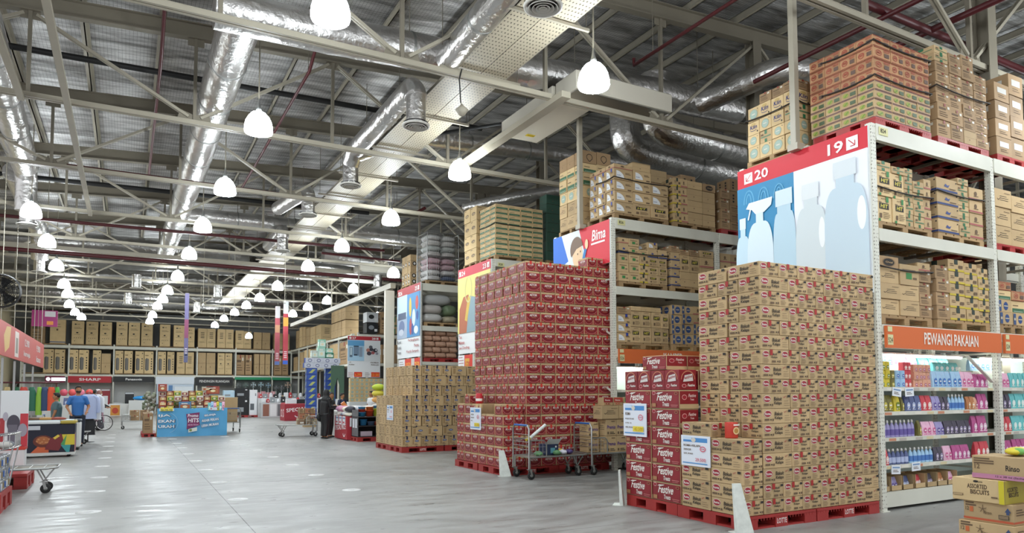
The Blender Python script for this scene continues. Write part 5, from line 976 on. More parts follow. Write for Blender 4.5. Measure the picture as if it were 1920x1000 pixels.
trolley((-2.3, 26.5, 0), 0, 'trolley parked behind the ice cream freezer', .95)
trolley((3.85, 30.9, 0), math.pi/2, 'trolley carrying a large carton behind the promotion stand', 1.0)
for k in range(2):
    for i in range(3): carton('purple', 8.32+i*.255, 11.2, .418+k*.33, .25, .3, .33, 'tan carton with purple lettering, %s row, %s' % (['lower', 'upper'][k], ['left', 'middle', 'right'][i]), 'purple-lettered cartons on the trolley')
for k in range(2): carton('purple', 8.02, 11.4, .418+k*.3, .27, .3, .3, 'purple-lettered carton inside the trolley frame, %s' % ['lower', 'upper'][k], 'purple-lettered cartons on the trolley')
carton('arrow', 8.2, 11.18, 1.08, .42, .3, .27, 'long plain carton lying on the purple-lettered ones, left', 'plain cartons on the trolley load'); carton('arrow', 8.63, 11.18, 1.08, .42, .3, .27, 'long plain carton lying on the purple-lettered ones, right', 'plain cartons on the trolley load')
for i, (c, x) in enumerate([('96262b', 8.3), ('b5483a', 8.55), ('4a7a4c', 8.82)]):
    b = MB(); b.box(0, .23, 0, .2, 0, .16, 'cardboard', .004); b.face((0, 0, 0), (1, 0, 0), (0, 0, 1)); b.rect(.005, .06, .22, .095, c); b.text('KK', .05, .012, .04, c, w=.12); b.text('Roma', .04, .09, .03, 'f0e6dc', w=.12)
    tag(b.build('biscuit_carton', None, (x, 11.25, 1.35)), ['maroon', 'orange-red', 'green'][i]+' topped biscuit carton on the plain cartons', 'carton', 'small biscuit cartons on top')
# goods on the first trolley
b = MB(); b.box(0, .3, 0, .24, 0, .2, '25304f', .004); b.face((0, 0, 0), (1, 0, 0), (0, 0, 1)); b.rect(.12, .03, .1, .1, '5f9aa8'); b.ell(.24, .15, .02, .02, 'e8e6e2', 10); b.add([(0, 0, .2), (.3, 0, .2), (.34, -.06, .3), (.04, -.06, .3)], [(0, 1, 2, 3)], 'cfd6d3'); b.add([(0, 0, .2), (.3, 0, .2), (.34, -.06, .3), (.04, -.06, .3)], [(3, 2, 1, 0)], 'cfd6d3')
tag(b.build('gift_box', None, (6.96, 11.3, .425)), 'dark blue box with its pale lid open on the trolley', 'box')
for i, (x, y, c, l) in enumerate([(7.33, 11.25, 'cfd0dc', 'white and purple snack pouch on the trolley'), (7.5, 11.3, '4b3a6e', 'deep purple snack pouch on the trolley'), (7.18, 11.22, '5d8a5c', 'green snack pouch in front of the open box'), (6.75, 11.2, '6b9b6a', 'green bag by the trolley frame'), (7.42, 11.5, 'd9b83c', 'yellow pouch on the trolley deck')]):
    b = MB(); b.ball((0, 0, .05), (.1, .08, .05), c, 12, 6); b.ball((.02, -.03, .06), (.05, .05, .035), 'd8d4e0', 10, 6); tag(b.build('snack_pouch', None, (x, y, .42), R(0, 2)), l, 'pouch')
b = MB(); b.tube([(0, 0, 0), (.34, 0, .24)], .03, 'd9dcd9', 12); b.tube([(0, 0, 0), (-.09, 0, -.03)], .028, 'd9c53c', 12); tag(b.build('paper_roll', None, (6.6, 11.25, .76)), 'white paper roll with a yellow end leaning on the trolley frame', 'roll')
def jumble(name, x, y, z, w, d, n, cols, size, label, cat, grp, zstep=.5):
    for i in range(n):
        b = MB(); sx, sy, sz = [size*R(.7, 1.2) for _ in range(3)]
        b.box(-sx/2, sx/2, -sy/2, sy/2, 0, sz, random.choice(cols), size*.06); b.face((-sx/2, -sy/2, 0), (1, 0, 0), (0, 0, 1)); b.rect(sx*.2, sz*.3, sx*.6, sz*.3, random.choice(cols+['e8e4dc']))
        k = i % max(1, int(w/size)); r = i//max(1, int(w/size))
        tag(b.build(name, None, (x+(k+.5)*size*1.15, y+d*(r % 2)*.5+size*.5, z), R(-.3, .3)), label % ORD[i], cat, grp)
jumble('grocery_pack', 5.62, 26.65, .43, .62, .5, 8, ['7a5a48', 'a03a34', 'c9b89a', '8a7058'], .2, 'brown and red pack in the far trolley, %s', 'pack', 'packs in the far trolley')
for i in range(6): carton('mix' if i % 2 else 'nred', 5.66+(i % 3)*.2, 26.7, .66+(i//3)*.2, .19, .3, .19, 'brown and red pack heaped high in the far trolley, %s' % ORD[i], 'packs in the far trolley', .01, 'grocery_pack')
for i in range(2):
    for k in range(2): carton('mix', .12+i*.42, 36.4, .385+k*.24, .4, .4, .24, 'brown carton on the left trolley, %s, %s' % (['left', 'right'][i], ['below', 'above'][k]), 'cartons on the left trolley')
carton('plain', 3.57, 31.3, .42, .52, .6, 1.05, 'tall plain carton on a trolley behind the promotion stand', 'tall plain carton')
# ================================================================== CAGES, SACKS, PACKS ON AISLE 25
def cage(x, y, z, lab):
    w, d, h = 1.2, 1.0, .85; t = empty('wire_cage', (x, y, z), lab, 'wire cage', 'wire cages on the aisle 25 rack'); m = 'galvanised'
    b = MB()
    for a in (0, w):
        for c in (0, d): b.tube([(a, c, 0), (a, c, h)], .016, m, 6)
    for q in (.02, h):
        b.tube([(0, 0, q), (w, 0, q), (w, d, q), (0, d, q), (0, 0, q)], .012, m, 6)
    b.build('frame', t)
    b = MB()
    for k in range(1, 14): b.tube([(w*k/14, 0, 0), (w*k/14, 0, h)], .004, m, 4); b.tube([(0, d*k/14, 0), (0, d*k/14, h)], .004, m, 4)
    for k in range(1, 7): b.tube([(0, 0, h*k/7), (w, 0, h*k/7)], .004, m, 4); b.tube([(0, 0, h*k/7), (0, d, h*k/7)], .004, m, 4)
    b.build('mesh', t)
cage(9.15, 22.7, 5.6, 'lower wire cage of pillows on top of the sacks rack'); cage(9.15, 22.7, 6.46, 'upper wire cage of pillows on top of the sacks rack')
pallet(9.1, 22.68, 5.455, 1.3, 1.05, .135, 'wooden pallet under the wire cages', False)
def pillow(x, y, z, w, d, h, c, label, grp, name='pillow', cat='pillow', lumps=3, stripe=None):
    b = MB(); n, m = 18, 10; v = []; f = []
    for i in range(m+1):
        a = math.pi*i/m
        for k in range(n):
            t = 2*math.pi*k/n; ct, st = math.cos(t), math.sin(t); p = .55 if name != 'paper_pack' else .25
            ex = math.copysign(abs(ct)**p, ct); ey = math.copysign(abs(st)**p, st); sa = math.sin(a)**(.6 if name != 'paper_pack' else .3); q = 1+.06*math.sin(lumps*t+i)+R(-.02, .02)
            v.append((w/2*ex*sa*q, d/2*ey*sa*q, h/2-h/2*math.copysign(abs(math.cos(a))**.8, math.cos(a))))
    for i in range(m):
        for k in range(n): f.append((i*n+k, i*n+(k+1) % n, (i+1)*n+(k+1) % n, (i+1)*n+k))
    b.add(v, f, c, True)
    if stripe:
        for j, (u, s) in enumerate(stripe): b.f and b.m.__setitem__(slice(len(b.m)-n*m, len(b.m)), [s if (idx//n) in u else c for idx in range(n*m)])
    return tag(b.build(name, None, (x+w/2, y+d/2, z)), label, cat, grp)
for k, (z, c) in enumerate([(5.61, 'c9c6c4'), (5.82, 'c9c6c4'), (6.03, 'bfa0a8'), (6.24, 'c7a2ac'), (6.48, 'cfcac6'), (6.68, 'b9bdb9'), (6.88, 'd4d0cc'), (7.08, 'cfcdca')]):
    for i in range(2): pillow(9.19+i*.57, 22.76, z, .56, .85, .2, c if not (k == 0 and i) else '44506e', '%s pillow in %s wire cage, %s layer, %s' % ({'b': 'pink', 'c': 'pale'}.get('b' if c in ('bfa0a8', 'c7a2ac') else 'c') if not (k == 0 and i) else 'dark blue', 'lower' if k < 4 else 'upper', ORD[k % 4], ['left', 'right'][i]), 'pillows in the wire cages')
for i, (x, z, w, h, c, l) in enumerate([(9.05, 4.1, .75, .34, 'c4c3c0', 'white bulging sack, lower left on the sacks rack'), (9.05, 4.42, .75, .34, 'b9b3ae', 'grey and red sack, middle left on the sacks rack'), (9.1, 4.74, 1.05, .4, 'a9aaa8', 'large grey patterned sack topmost on the sacks rack'), (9.85, 4.1, .5, .28, 'a59c84', 'tan sack at the lower right of the sacks rack'), (9.85, 4.38, .5, .4, '6a7a5e', 'green patterned sack, right on the sacks rack')]):
    pillow(x, 22.75, z, w, .8, h, c, l, 'sacks on the aisle 25 middle level', 'sack', 'sack', 5)
pallet(9.02, 22.65, 3.965, 1.35, 1.0, .13, 'wooden pallet under the white sacks', False)
pallet(9.02, 22.65, 2.705, 1.35, 1.0, .13, 'red pallet under the brown paper packs', True)
mk('paper_brown', '#c09a82', .6, noise=.25, nscale=12, rand=.12)
for k in range(5):
    for i in range(3 if k % 2 == 0 else 4):
        w = .42 if k % 2 == 0 else .32; x = 9.06+i*w
        pillow(x, 22.7, 2.84+k*.2, w*.98, .6, .2, 'paper_brown', 'brown wrapped pack, %s layer up, %s from the left' % (ORD[k], ORD[i]), 'brown paper packs on the aisle 25 lower level', 'paper_pack', 'pack', 2)
# ================================================================== BACK WALL RACK WITH APPLIANCES
YB = 62.2
rack('long white pallet rack along the back wall', -6.95, YB, 1.1, 7, 2.96, [(5.32, .2), (3.12, .2)], 5.45)
ts = empty('pallet_rack', (12.35, 62.1, 0), 'white pallet rack running along the right of the appliance hall', 'rack', 'pallet racks', -math.pi/2)
for k in range(7):
    b = MB()
    for yy in (0, 1.0): b.box(k*3.1, k*3.1+.1, yy, yy+.09, 0.01, 5.4, 'rack_white')
    b.build('upright', ts)
    if k < 6:
        for z in (5.35, 3.5):
            b = MB(); b.box(k*3.1+.1, (k+1)*3.1, 0, .05, z-.14, z, 'rack_white'); b.box(k*3.1+.1, (k+1)*3.1, 1.04, 1.09, z-.14, z, 'rack_white'); b.build('beam', ts)
def tall(kind, xa, xb, z, h, lab, grp, d=.7):
    o = carton(kind, xa, YB+.15, z, xb-xa, d, h, lab, grp, .01)
    return o
TOP = [('mix', -6.4, -5.5, 1.75), ('bluebase', -5.2, -4.2, 1.85), ('fridge', -3.83, -3.02, 1.8), ('fridge', -2.88, -2.08, 1.8), ('fridge', -1.98, -1.18, 1.8), ('fridge', -.88, -.1, 1.85), ('fridge', -.02, .78, 1.85), ('fridge', .86, 1.68, 1.85), ('fridge', 2.16, 2.92, 1.8), ('fridge', 3.16, 3.96, 1.78), ('fridge', 4.15, 4.72, 1.65),
 ('vent', 4.98, 5.64, 1.6), ('vent', 5.66, 6.32, 1.6), ('vent', 6.45, 7.08, 1.6), ('vent', 7.1, 7.72, 1.6), ('vent', 7.86, 8.5, 1.55), ('vent', 8.52, 9.14, 1.5), ('plain', 9.34, 9.98, 1.45), ('plain', 10.0, 10.66, 1.45), ('plain', 11.0, 11.7, 1.45), ('plain', 11.75, 12.3, 1.4)]
for i, (k, a, c, h) in enumerate(TOP): tall(k, a, c, 5.42, h, '%s on back rack top, %s from left' % (KIND[k][3], ORD[i] if i < 20 else 'rightmost'), 'appliance cartons on the back rack top')
LOW = [('photo', -5.55, -4.9), ('photo', -4.86, -4.2), ('photo', -3.95, -3.35), ('photo', -3.3, -2.66), ('photo', -2.4, -1.85), ('plain', -1.82, -1.2), ('photo', -.9, -.34), ('photo', -.28, .3), ('photo', .47, 1.08), ('photo', 1.12, 1.76), ('photo', 2.08, 2.66), ('photo', 2.74, 3.26), ('vent', 3.45, 4.06), ('vent', 4.1, 4.72), ('plain', 5.0, 5.62), ('plain', 5.66, 6.34), ('fridge', 6.5, 7.04), ('fridge', 7.08, 7.64), ('mix', 7.94, 8.62), ('mix', 8.68, 9.2), ('plain', 9.4, 9.8), ('plain', 9.84, 10.24), ('plain', 10.28, 10.68), ('mix', 11.0, 11.66), ('mix', 11.7, 12.2)]
for i, (k, a, c) in enumerate(LOW): tall(k, a, c, 3.22, 1.55 if k == 'plain' and a < 0 else (1.8 if k != 'mix' else 1.7), '%s on lower back rack level, %s from left' % (KIND[k][3], (ORD[:20]+['twenty-first', 'twenty-second', 'twenty-third', 'twenty-fourth', 'rightmost'])[i]), 'appliance cartons on the lower back rack level')
for lv, z in (('top', 5.33), ('lower', 3.13)):
    for k in range(7): pallet(-6.8+k*2.96, YB+.12, z, 2.7, .9, .088, 'wooden pallet under the %s back rack cartons, %s bay' % (lv, ORD[k]), False)
# shop fascias below the back rack
def fascia(xa, xb, z0, z1, col, txt, tcol, label, tw=.5, th=.5, glow=0):
    b = MB(); b.box(0, xb-xa, 0, .1, 0, z1-z0, col); b.face((0, 0, 0), (1, 0, 0), (0, 0, 1)); w = xb-xa; h = z1-z0
    if txt: b.text(txt, w*.5, h*(.5-th/2), h*th, tcol, w=w*tw, align='c')
    tag(b.build('fascia_sign', None, (xa, YB-.05, z0)), label, 'sign')
mk('sign_glow', '#e9f4ff', .4, emit=3.5)
fascia(-5.4, -4.15, 2.48, 2.98, '6e1636', '', '', 'dark magenta fascia with a glowing logo at the far left')
b = MB(); b.box(0, .9, -.02, 0, 0, .22, 'sign_glow', .008); b.ball((-.2, 0, .12), (.13, .03, .13), 'sign_glow', 12, 6); tag(b.build('lit_logo', None, (-5.0, YB-.06, 2.62)), 'glowing white logo on the magenta fascia', 'sign')
fascia(-3.95, -1.1, 2.48, 2.98, 'b3202c', 'SHARP', 'f4f0ee', 'red fascia sign reading SHARP above the appliance stand', .5, .42)
fascia(-1.0, 1.85, 2.55, 2.98, '141416', 'Panasonic', 'f2f2f0', 'black fascia sign reading Panasonic', .4, .4)
fascia(1.95, 4.75, 2.4, 2.98, 'dfe6ee', '', '', 'pale blue fascia sign with faint logos')
fascia(4.85, 7.7, 2.3, 2.98, '1b1b1c', 'PENDINGIN RUANGAN', 'd6d4d0', 'black fascia sign reading PENDINGIN RUANGAN', .8, .3)
fascia(7.85, 10.75, 2.78, 3.0, '1f8a5c', '', '', 'green fascia strip above the fans, left part'); fascia(10.85, 12.5, 2.78, 3.0, '1f8a5c', '', '', 'green fascia strip above the fans, right part')
b = MB(); b.box(-7.0, 13.4, 0, .08, 0, 3.0, 'b9bab8'); tag(b.build('display_wall', None, (0, YB+1.2, 0)), 'pale partition behind the appliance displays under the back rack', 'partition')
mk('panel_dark', '#4c5452', .6)
b = MB(); b.box(0, 4.6, 0, .05, .2, 2.8, 'panel_dark'); tag(b.build('fan_backdrop', None, (7.9, YB+.3, 0)), 'dark backdrop board behind the round fans', 'backdrop')
b = MB(); b.box(0, 2.75, 0, .05, .8, 2.4, 'c9d6e4'); b.face((0, 0, .8), (1, 0, 0), (0, 0, 1)); b.rect(.9, 0, .3, 1.5, '5a86b8'); b.rect(1.35, .1, 1.3, 1.3, 'e6edf3'); b.text('HELLO', .15, 1.2, .12, '3a6ab0', w=.5); tag(b.build('exhibition_board', None, (1.98, YB, 0)), 'pale blue display panel behind the promotion stand', 'panel')
def fan(x, y, z, r, c, i):
    t = empty('fan', (x, y, 0), 'round fan in the appliance row, %s from left' % ORD[i], 'fan', 'round fans'); t.location.z = z
    b = MB(); b.T = Matrix.Rotation(math.pi/2, 4, 'X')
    for q in (1, .7, .4): b.lathe([(r*q, -.02), (r*q+.02, 0), (r*q, .02)], 'galvanised', 18)
    for k in range(12): a = k*math.pi/6; b.tube([(0, 0, .03), (r*math.cos(a), r*math.sin(a), 0)], .006, 'galvanised', 4)
    b.lathe([(.001, .05), (r*.22, .04), (r*.22, -.04)], c, 12); b.build('guard_cage', t)
    b = MB(); b.T = Matrix.Rotation(math.pi/2, 4, 'X')
    for k in range(4):
        a = k*math.pi/2; b.add([(r*.15*math.cos(a), r*.15*math.sin(a), 0), (r*.85*math.cos(a-.4), r*.85*math.sin(a-.4), .03), (r*.9*math.cos(a+.5), r*.9*math.sin(a+.5), -.03)], [(0, 1, 2)], c)
    b.build('blades', t); b = MB(); b.tube([(0, .04, 0), (0, .06, -z+.02)], .025, 'e2e2de', 8); b.lathe([(.001, -z+.03), (.2, -z+.02), (.2, -z)], 'e2e2de', 14); b.build('stand', t)
for i, (x, z, r, c) in enumerate([(8.1, 2.3, .24, '707678'), (8.7, 2.32, .24, '6f8a84'), (9.3, 2.35, .26, 'c9dde4'), (9.9, 2.36, .26, 'bfe0ec'), (10.5, 2.32, .26, '9fc4dc'), (11.15, 2.1, .24, '8a8f93'), (11.6, 2.1, .26, '8f8f94'), (12.1, 2.35, .3, 'd9b9a2')]): fan(x, YB-.25-.05*(i % 2), z, r, c, i)
# white appliances and counters under the back rack
def appliance(x, y, w, d, h, c, label, door=True, cat='appliance', grp=None, name='washing_machine'):
    t = empty(name, (x, y, 0), label, cat, grp); b = MB(); b.box(0, w, 0, d, .03, h, c, .015); b.box(.03, w-.03, .03, d, 0, .03, 'black'); b.build('body', t)
    b = MB(); b.box(.02, w-.02, -.012, 0, h-.14, h-.03, 'c4c8cc'); b.ell if 0 else None; b.build('control_panel', t)
    b = MB(); b.T = Matrix.Translation((w/2, -.015, h*.48)) @ Matrix.Rotation(math.pi/2, 4, 'X')
    if door: b.lathe([(.001, .01), (w*.22, .015), (w*.3, 0), (w*.34, .02), (w*.34, -.02)], 'galvanised', 16)
    else: b.box(-w*.42, w*.42, -h*.35, h*.3, -.01, .012, c)
    b.build('door', t)
for i, x in enumerate([-.9, -.2, .5, 1.15]): appliance(x, 60.8, .62, .6, .95, 'd4d7da', 'white washing machine below the Panasonic sign, %s from left' % ORD[i], True, 'appliance', 'washing machines')
for i, x in enumerate([-3.7, -3.0]): appliance(x, 61.0, .65, .6, 1.75, 'cfd3d8', 'white fridge under the SHARP sign, %s' % ['left', 'right'][i], False, 'appliance', 'fridges under the SHARP sign', 'fridge')
appliance(-1.75, 61.3, .6, .6, 2.0, '8f2630', 'dark red fridge at the right end of the SHARP stand', False, name='fridge')
appliance(-.15, 60.2, .6, .4, 1.75, '1d1e20', 'black coffee machine cabinet below the Panasonic sign', False, name='machine')
b = MB(); b.box(0, 1.9, 0, .5, 0, .9, 'd6d6d4', .01); b.face((0, 0, 0), (1, 0, 0), (0, 0, 1)); b.rect(.1, .05, .6, .75, 'c98a3a'); b.ell(.4, .4, .2, .22, 'b5402c'); tag(b.build('counter', None, (-1.15, 58.5, 0)), 'white counter with an orange poster left of the far trolley', 'counter')
b = MB(); b.ball((0, 0, .16), (.55, .4, .16), '2f8fd0', 20, 8); b.ball((0, 0, .16), (.3, .41, .08), 'bfe6f4', 16, 8); tag(b.build('paddling_pool', None, (.9, 57.6, 1.15)), 'bright blue inflatable pool above the far trolley', 'inflatable pool')
b = MB(); b.box(0, 1.6, 0, .8, 0, 1.15, 'c9cac8', .01); tag(b.build('table', None, (.1, 57.2, 0)), 'pale table under the blue inflatable pool', 'table')
# ---- cartons on the right hand side rack, seen from its long side
SX = 12.45
def sc(kind, ya, yb, z, h, lab, d=.9): carton(kind, SX, ya, z, d, yb-ya, h, lab, 'cartons on the appliance hall side rack', .01)
for i, (ya, yb, h, k) in enumerate([(59.4, 60.5, 1.5, 'plain'), (58.2, 59.2, 1.7, 'vent'), (57.0, 58.0, 1.6, 'plain'), (55.4, 56.8, 1.4, 'plain'), (53.6, 55.2, 1.35, 'vent'), (51.8, 53.4, 1.35, 'vent')]): sc(k, ya, yb, 5.42, h, 'large carton on side rack top, %s from the back' % ORD[i])
for i in range(4):
    for k in range(2): sc('plain', 45.2+i*.92, 46.1+i*.92, 5.42+k*1.08, 1.05, 'tall plain carton on side rack, %s tier, %s from front' % (['lower', 'upper'][k], ORD[i]))
for i, (ya, yb, h, k) in enumerate([(60, 61.4, 1.2, 'plain'), (57.6, 59.6, 1.5, 'plain'), (55.2, 57.3, 1.6, 'vent'), (52.2, 54.6, 1.5, 'plain'), (49.6, 51.8, 1.4, 'mix'), (47.0, 49.2, 1.5, 'plain'), (44.2, 46.6, 1.5, 'mix')]): sc(k, ya, yb, 3.52, h, 'carton on side rack lower level, %s from the back' % ORD[i])
for i, (x, z, c, l) in enumerate([(13.1, 5.42, '16171a', 'black boxed appliance above the 27 and 28 board'), (13.1, 6.1, 'd0d2d4', 'white boxed appliance with black print on top')]):
    b = MB(); b.box(0, .75, 0, .8, 0, .64, c, .01); b.face((0, 0, 0), (1, 0, 0), (0, 0, 1)); b.ell(.3, .35, .18, .14, '8a8f94' if i == 0 else '1d1e20'); b.rect(.5, .1, .18, .16, 'e6e6e6'); tag(b.build('appliance_box', None, (x, 42.6, z)), l, 'box')
carton('mix', 14.0, 42.6, 5.42, .7, .8, 1.4, 'brown carton right of the black boxed appliance', 'cartons by the 28 board')
rack('white pallet rack at the back of aisle 28', 12.45, 42.36, 1.08, 2, 2.9, [(5.3, .14), (3.5, .14)], 5.4)
for i in range(3): carton('white', 14.05+i*.45, 42.5, 3.52, .44, .5, 1.2, 'small stacked cartons right of the 28 board, %s' % ORD[i], 'cartons by the 28 board')
for i in range(2): carton('gtape', 14.75+i*.35, 42.5, 5.42, .34, .4, 1.1, 'narrow carton on aisle 28 rack top, %s' % ORD[i], 'cartons by the 28 board')
# 27 / 28 board, faces the camera
b = MB(); w, h = 2.08, 2.16; b.box(0, w, 0, .04, 0, h, 'e6e8ea'); b.face((0, 0, 0), (1, 0, 0), (0, 0, 1)); b.rect(0, h-.24, w, .24, 'b32632'); arrowbox(b, .1, h-.19, .13); b.text('27', .28, h-.19, .13, 'f5f1ee', w=.24); b.text('28', w-.55, h-.19, .13, 'f5f1ee', w=.24); arrowbox(b, w-.26, h-.19, .13, True)
b.rect(0, .62, w*.5, h-.86, 'a9cce2'); b.rect(0, h-.6, w*.5, .32, '5f9fcc'); b.rect(w*.5, .62, w*.5, h-.86, 'dcdfe0'); b.rect(.12, .85, .18, .62, '55697c'); b.rect(.15, .98, .12, .46, 'b9cdd8'); b.rect(.36, .95, .34, .6, '7389a0'); b.rect(.38, 1.5, .3, .06, '2c3a4c'); b.rect(.4, .95, .2, .08, '22303e'); b.rect(.72, .88, .2, .6, '8a9aac')
for k, (u, v, a, c) in enumerate([(1.3, 1.3, .14, 'b5776a'), (1.5, 1.35, .13, '3a3a40'), (1.35, 1.1, .15, '44404a'), (1.6, 1.15, .12, 'a85a5a'), (1.75, 1.3, .15, '33333a'), (1.85, 1.1, .1, '9a9aa4'), (1.45, 1.5, .12, '5a5a62'), (1.8, 1.32, .07, 'c9c9d0')]): b.ell(u, v, a, a*.85, c, 12)
b.text('AC', .1, .5, .07, 'ink_soft', w=.12); b.text('Kulkas', .1, .36, .07, 'ink_soft', w=.32); b.text('Alat Masak', w-.1, .5, .07, 'ink_soft', w=.55, align='r'); b.text('Elektronik', w-.1, .36, .07, 'ink_soft', w=.5, align='r')
tag(b.build('aisle_sign', None, (11.82, 42.31, 3.0)), 'white board with fridge and cookware pictures under 27 and 28', 'sign')
b = MB(); b.box(0, 2.08, 0, .04, 0, .4, 'e4e4e8'); b.face((0, 0, 0), (1, 0, 0), (0, 0, 1)); b.lines(.05, .28, .35, 4, .07, .02, 'b06a6a'); b.rect(.42, .03, .5, .3, 'd8341f'); b.text('6.390', .48, .08, .18, 'e9a23a', w=.38); b.lines(1.1, .28, .3, 4, .07, .02, 'ink_soft'); b.rect(1.5, .03, .55, .3, 'd8341f'); b.text('121.500', 1.53, .08, .18, 'e9a23a', w=.48); tag(b.build('price_board', None, (11.82, 42.31, 2.6)), 'red and white price strip below the 27 and 28 board', 'price sign')
for i in range(7):
    for k in range(6): carton('seal', 11.9+i*.3, 42.0, 1.1+k*.24, .3, .3, .24, 'small tan carton stacked under board 27, %s column, %s up' % (ORD[i], ORD[k]), 'small cartons under the 27 board')
b = MB(); b.box(0, 2.2, 0, .7, 0, 1.09, 'd9dad8', .01); tag(b.build('plinth', None, (11.85, 41.9, 0)), 'pale plinth under the small stacked cartons', 'plinth')
# hanging banners
def hbanner(x, y, z0, z1, w, cols, label):
    b = MB(); h = z1-z0; b.box(-w/2, w/2, -.008, .008, 0, h, cols[0][2], 0)
    b.face((-w/2, -.008, 0), (1, 0, 0), (0, 0, 1))
    for a, c, m in cols[1:]: b.rect(0, h*a, w, h*(c-a), m); b.lev = .003
    for k in range(4): b.rect(w*.2, h*(.1+.03*k), w*.6, h*.012, 'eadfe2'); b.lev = .005
    b.tube([(-w/2, 0, h), (w/2, 0, h)], .012, 'steel_light', 6); b.tube([(0, 0, h), (0, 0, roofz(x)+.6-z0)], .004, 'steel_light', 4)
    tag(b.build('hanging_banner', None, (x, y, z0)), label, 'banner')
hbanner(7.22, 40, 3.2, 6.46, .26, [(0, 1, 'a85058'), (0, .06, '5a70a8'), (.55, .68, 'b98868'), (.8, 1, 'b9b4b6')], 'left of two red and white vertical banners')
hbanner(7.66, 40, 3.24, 6.78, .27, [(0, 1, 'c24a55'), (0, .06, '3a62c0'), (.6, .74, 'e0a84a'), (.8, 1, 'e9eef2')], 'right of two red and white vertical banners')
hbanner(2.3, 35, 3.04, 6.23, .17, [(0, 1, '6e6890'), (.35, .62, '8a4a68'), (0, .15, '62668a')], 'narrow purple vertical banner turned nearly edge on')
for i, (x, y, z) in enumerate([(2.9, 34, 5.6), (4.2, 34, 5.55), (5.5, 29, 5.3)]):
    b = MB(); b.tube([(0, 0, .06), (0, 0, roofz(x)+.6-z)], .01, 'steel_light', 6); b.lathe([(.001, -.06), (.045, -.04), (.05, .04), (.02, .07)], 'e6e6e0', 10); tag(b.build('drop_rod', None, (x, y, z)), 'thin hanging rod with a white end, %s from left' % ORD[i], 'rod', 'hanging rods')
# floor stickers
SM = MB(); SM.lathe([(.001, .003), (.155, .003), (.155, .0)], 'e2e2e0', 28); SM.face((-.1, -.1, .003), (1, 0, 0), (0, 1, 0)); SM.lev = .001
for u, v, w, h in ((.05, .13, .1, .02), (.04, .08, .12, .015), (.07, .04, .06, .015)): SM.rect(u, v, w, h, 'a9a9aa'); SM.lev = .001
SME = SM.mesh('floor_sticker')
for nm, X, ys in (('left', -.42, [11.13, 13.42, 15.6, 17.95, 20.3, 22.6, 24.8, 27.1, 29.4, 31.7]), ('middle', 1.5, [11.32, 13.66, 16, 18.3, 20.5, 22.9, 25.1, 27.6]), ('right', 3.3, [11.48, 13.9, 16.15, 18.4, 20.8, 23.3, 25.5, 28.1])):
    for i, y in enumerate(ys): tag(obj('floor_sticker', SME, None, (X-.004*(y-11)*(1 if nm == 'left' else 1), y, .001)), 'round white floor sticker, %s row, %s from the camera' % (nm, ORD[i]), 'floor sticker', 'round floor stickers')
# ================================================================== PROMOTION STAND
t = empty('promotion_table', (1.0, 29.2, 0), 'promotion stand wrapped in a blue Promo HITS banner', 'promotion stand'); t.rotation_euler = (0, 0, -.06)
b = MB(); n = 24; v = []; f = []
for i in range(n+1):
    x = 2.42*i/n
    for k in range(6): z = 1.06*k/5; v.append((x, -.02+.012*math.sin(i*1.1+k*.8)-.015*math.sin(k*2+i*.5), z-.012*math.sin(i*.7)*(k == 5)))
for i in range(n):
    for k in range(5): f.append((i*6+k, (i+1)*6+k, (i+1)*6+k+1, i*6+k+1))
b.add(v, f, '58a5d4', True)
b.face((0, -.055, 0), (1, 0, 0), (0, 0, 1))
for k, s in enumerate(('IJA', 'EKAN', 'URAH')):
    b.text(s, .03, .72-.2*k, .13, '24365c', w=.135*len(s)+.04); b.text(s, .04, .73-.2*k, .11, 'eef2f4', w=.13*len(s)+.02)
b.ring(.3, .52, .4, .4, .012, '9cc4dc', 20, -1.2, 1.2)
b.poly([(.98, .84), (1.44, .9), (1.42, .62), (1.46, .42), (1.0, .26), (1.02, .55)], '7c2a5c'); b.text('Promo', 1.03, .72, .12, 'f0e6ee', w=.36, shear=.1); b.text('HITS', 1.05, .52, .16, 'f4f0f2', w=.36, shear=.05); b.text('AKHIR PEKAN', 1.04, .4, .06, 'd9a8c4', w=.36); b.poly([(1.06, .14), (1.36, .2), (1.36, .34), (1.06, .27)], 'd9dcd2'); b.ell(1.14, .23, .05, .05, '7d8a4c', 10)
for k, s in enumerate(('BELANJA', 'AKHIR PEKAN', 'LEBIH MURAH')):
    w = (.4, .6, .6)[k]; b.text(s, 1.51+(.1 if k == 0 else 0), .7-.19*k, .12, '2a3f6c', w=w+.02, rot=.12); b.text(s, 1.52+(.1 if k == 0 else 0), .71-.19*k, .1, 'eef2f4', w=w, rot=.12)
b.rect(.06, .96, .5, .1, 'd9e4ec'); b.ell(.14, 1.01, .03, .03, 'b5202b', 10); b.rect(1.8, .98, .25, .1, 'd9e4ec'); b.ell(1.84, 1.03, .025, .025, 'b5202b', 10)
b.build('banner_skirt', t)
b = MB(); b.box(0, 2.42, .03, 2.6, .93, .96, 'cardboard'); b.build('table_top', t)
for x in (.05, 2.33):
    for y in (.08, 2.5): b = MB(); b.box(x, x+.05, y, y+.05, 0, .93, 'galvanised'); b.build('leg', t)
b = MB(); b.box(-.03, 0, .05, 2.6, .02, .93, 'cardboard'); b.build('side_board', t)
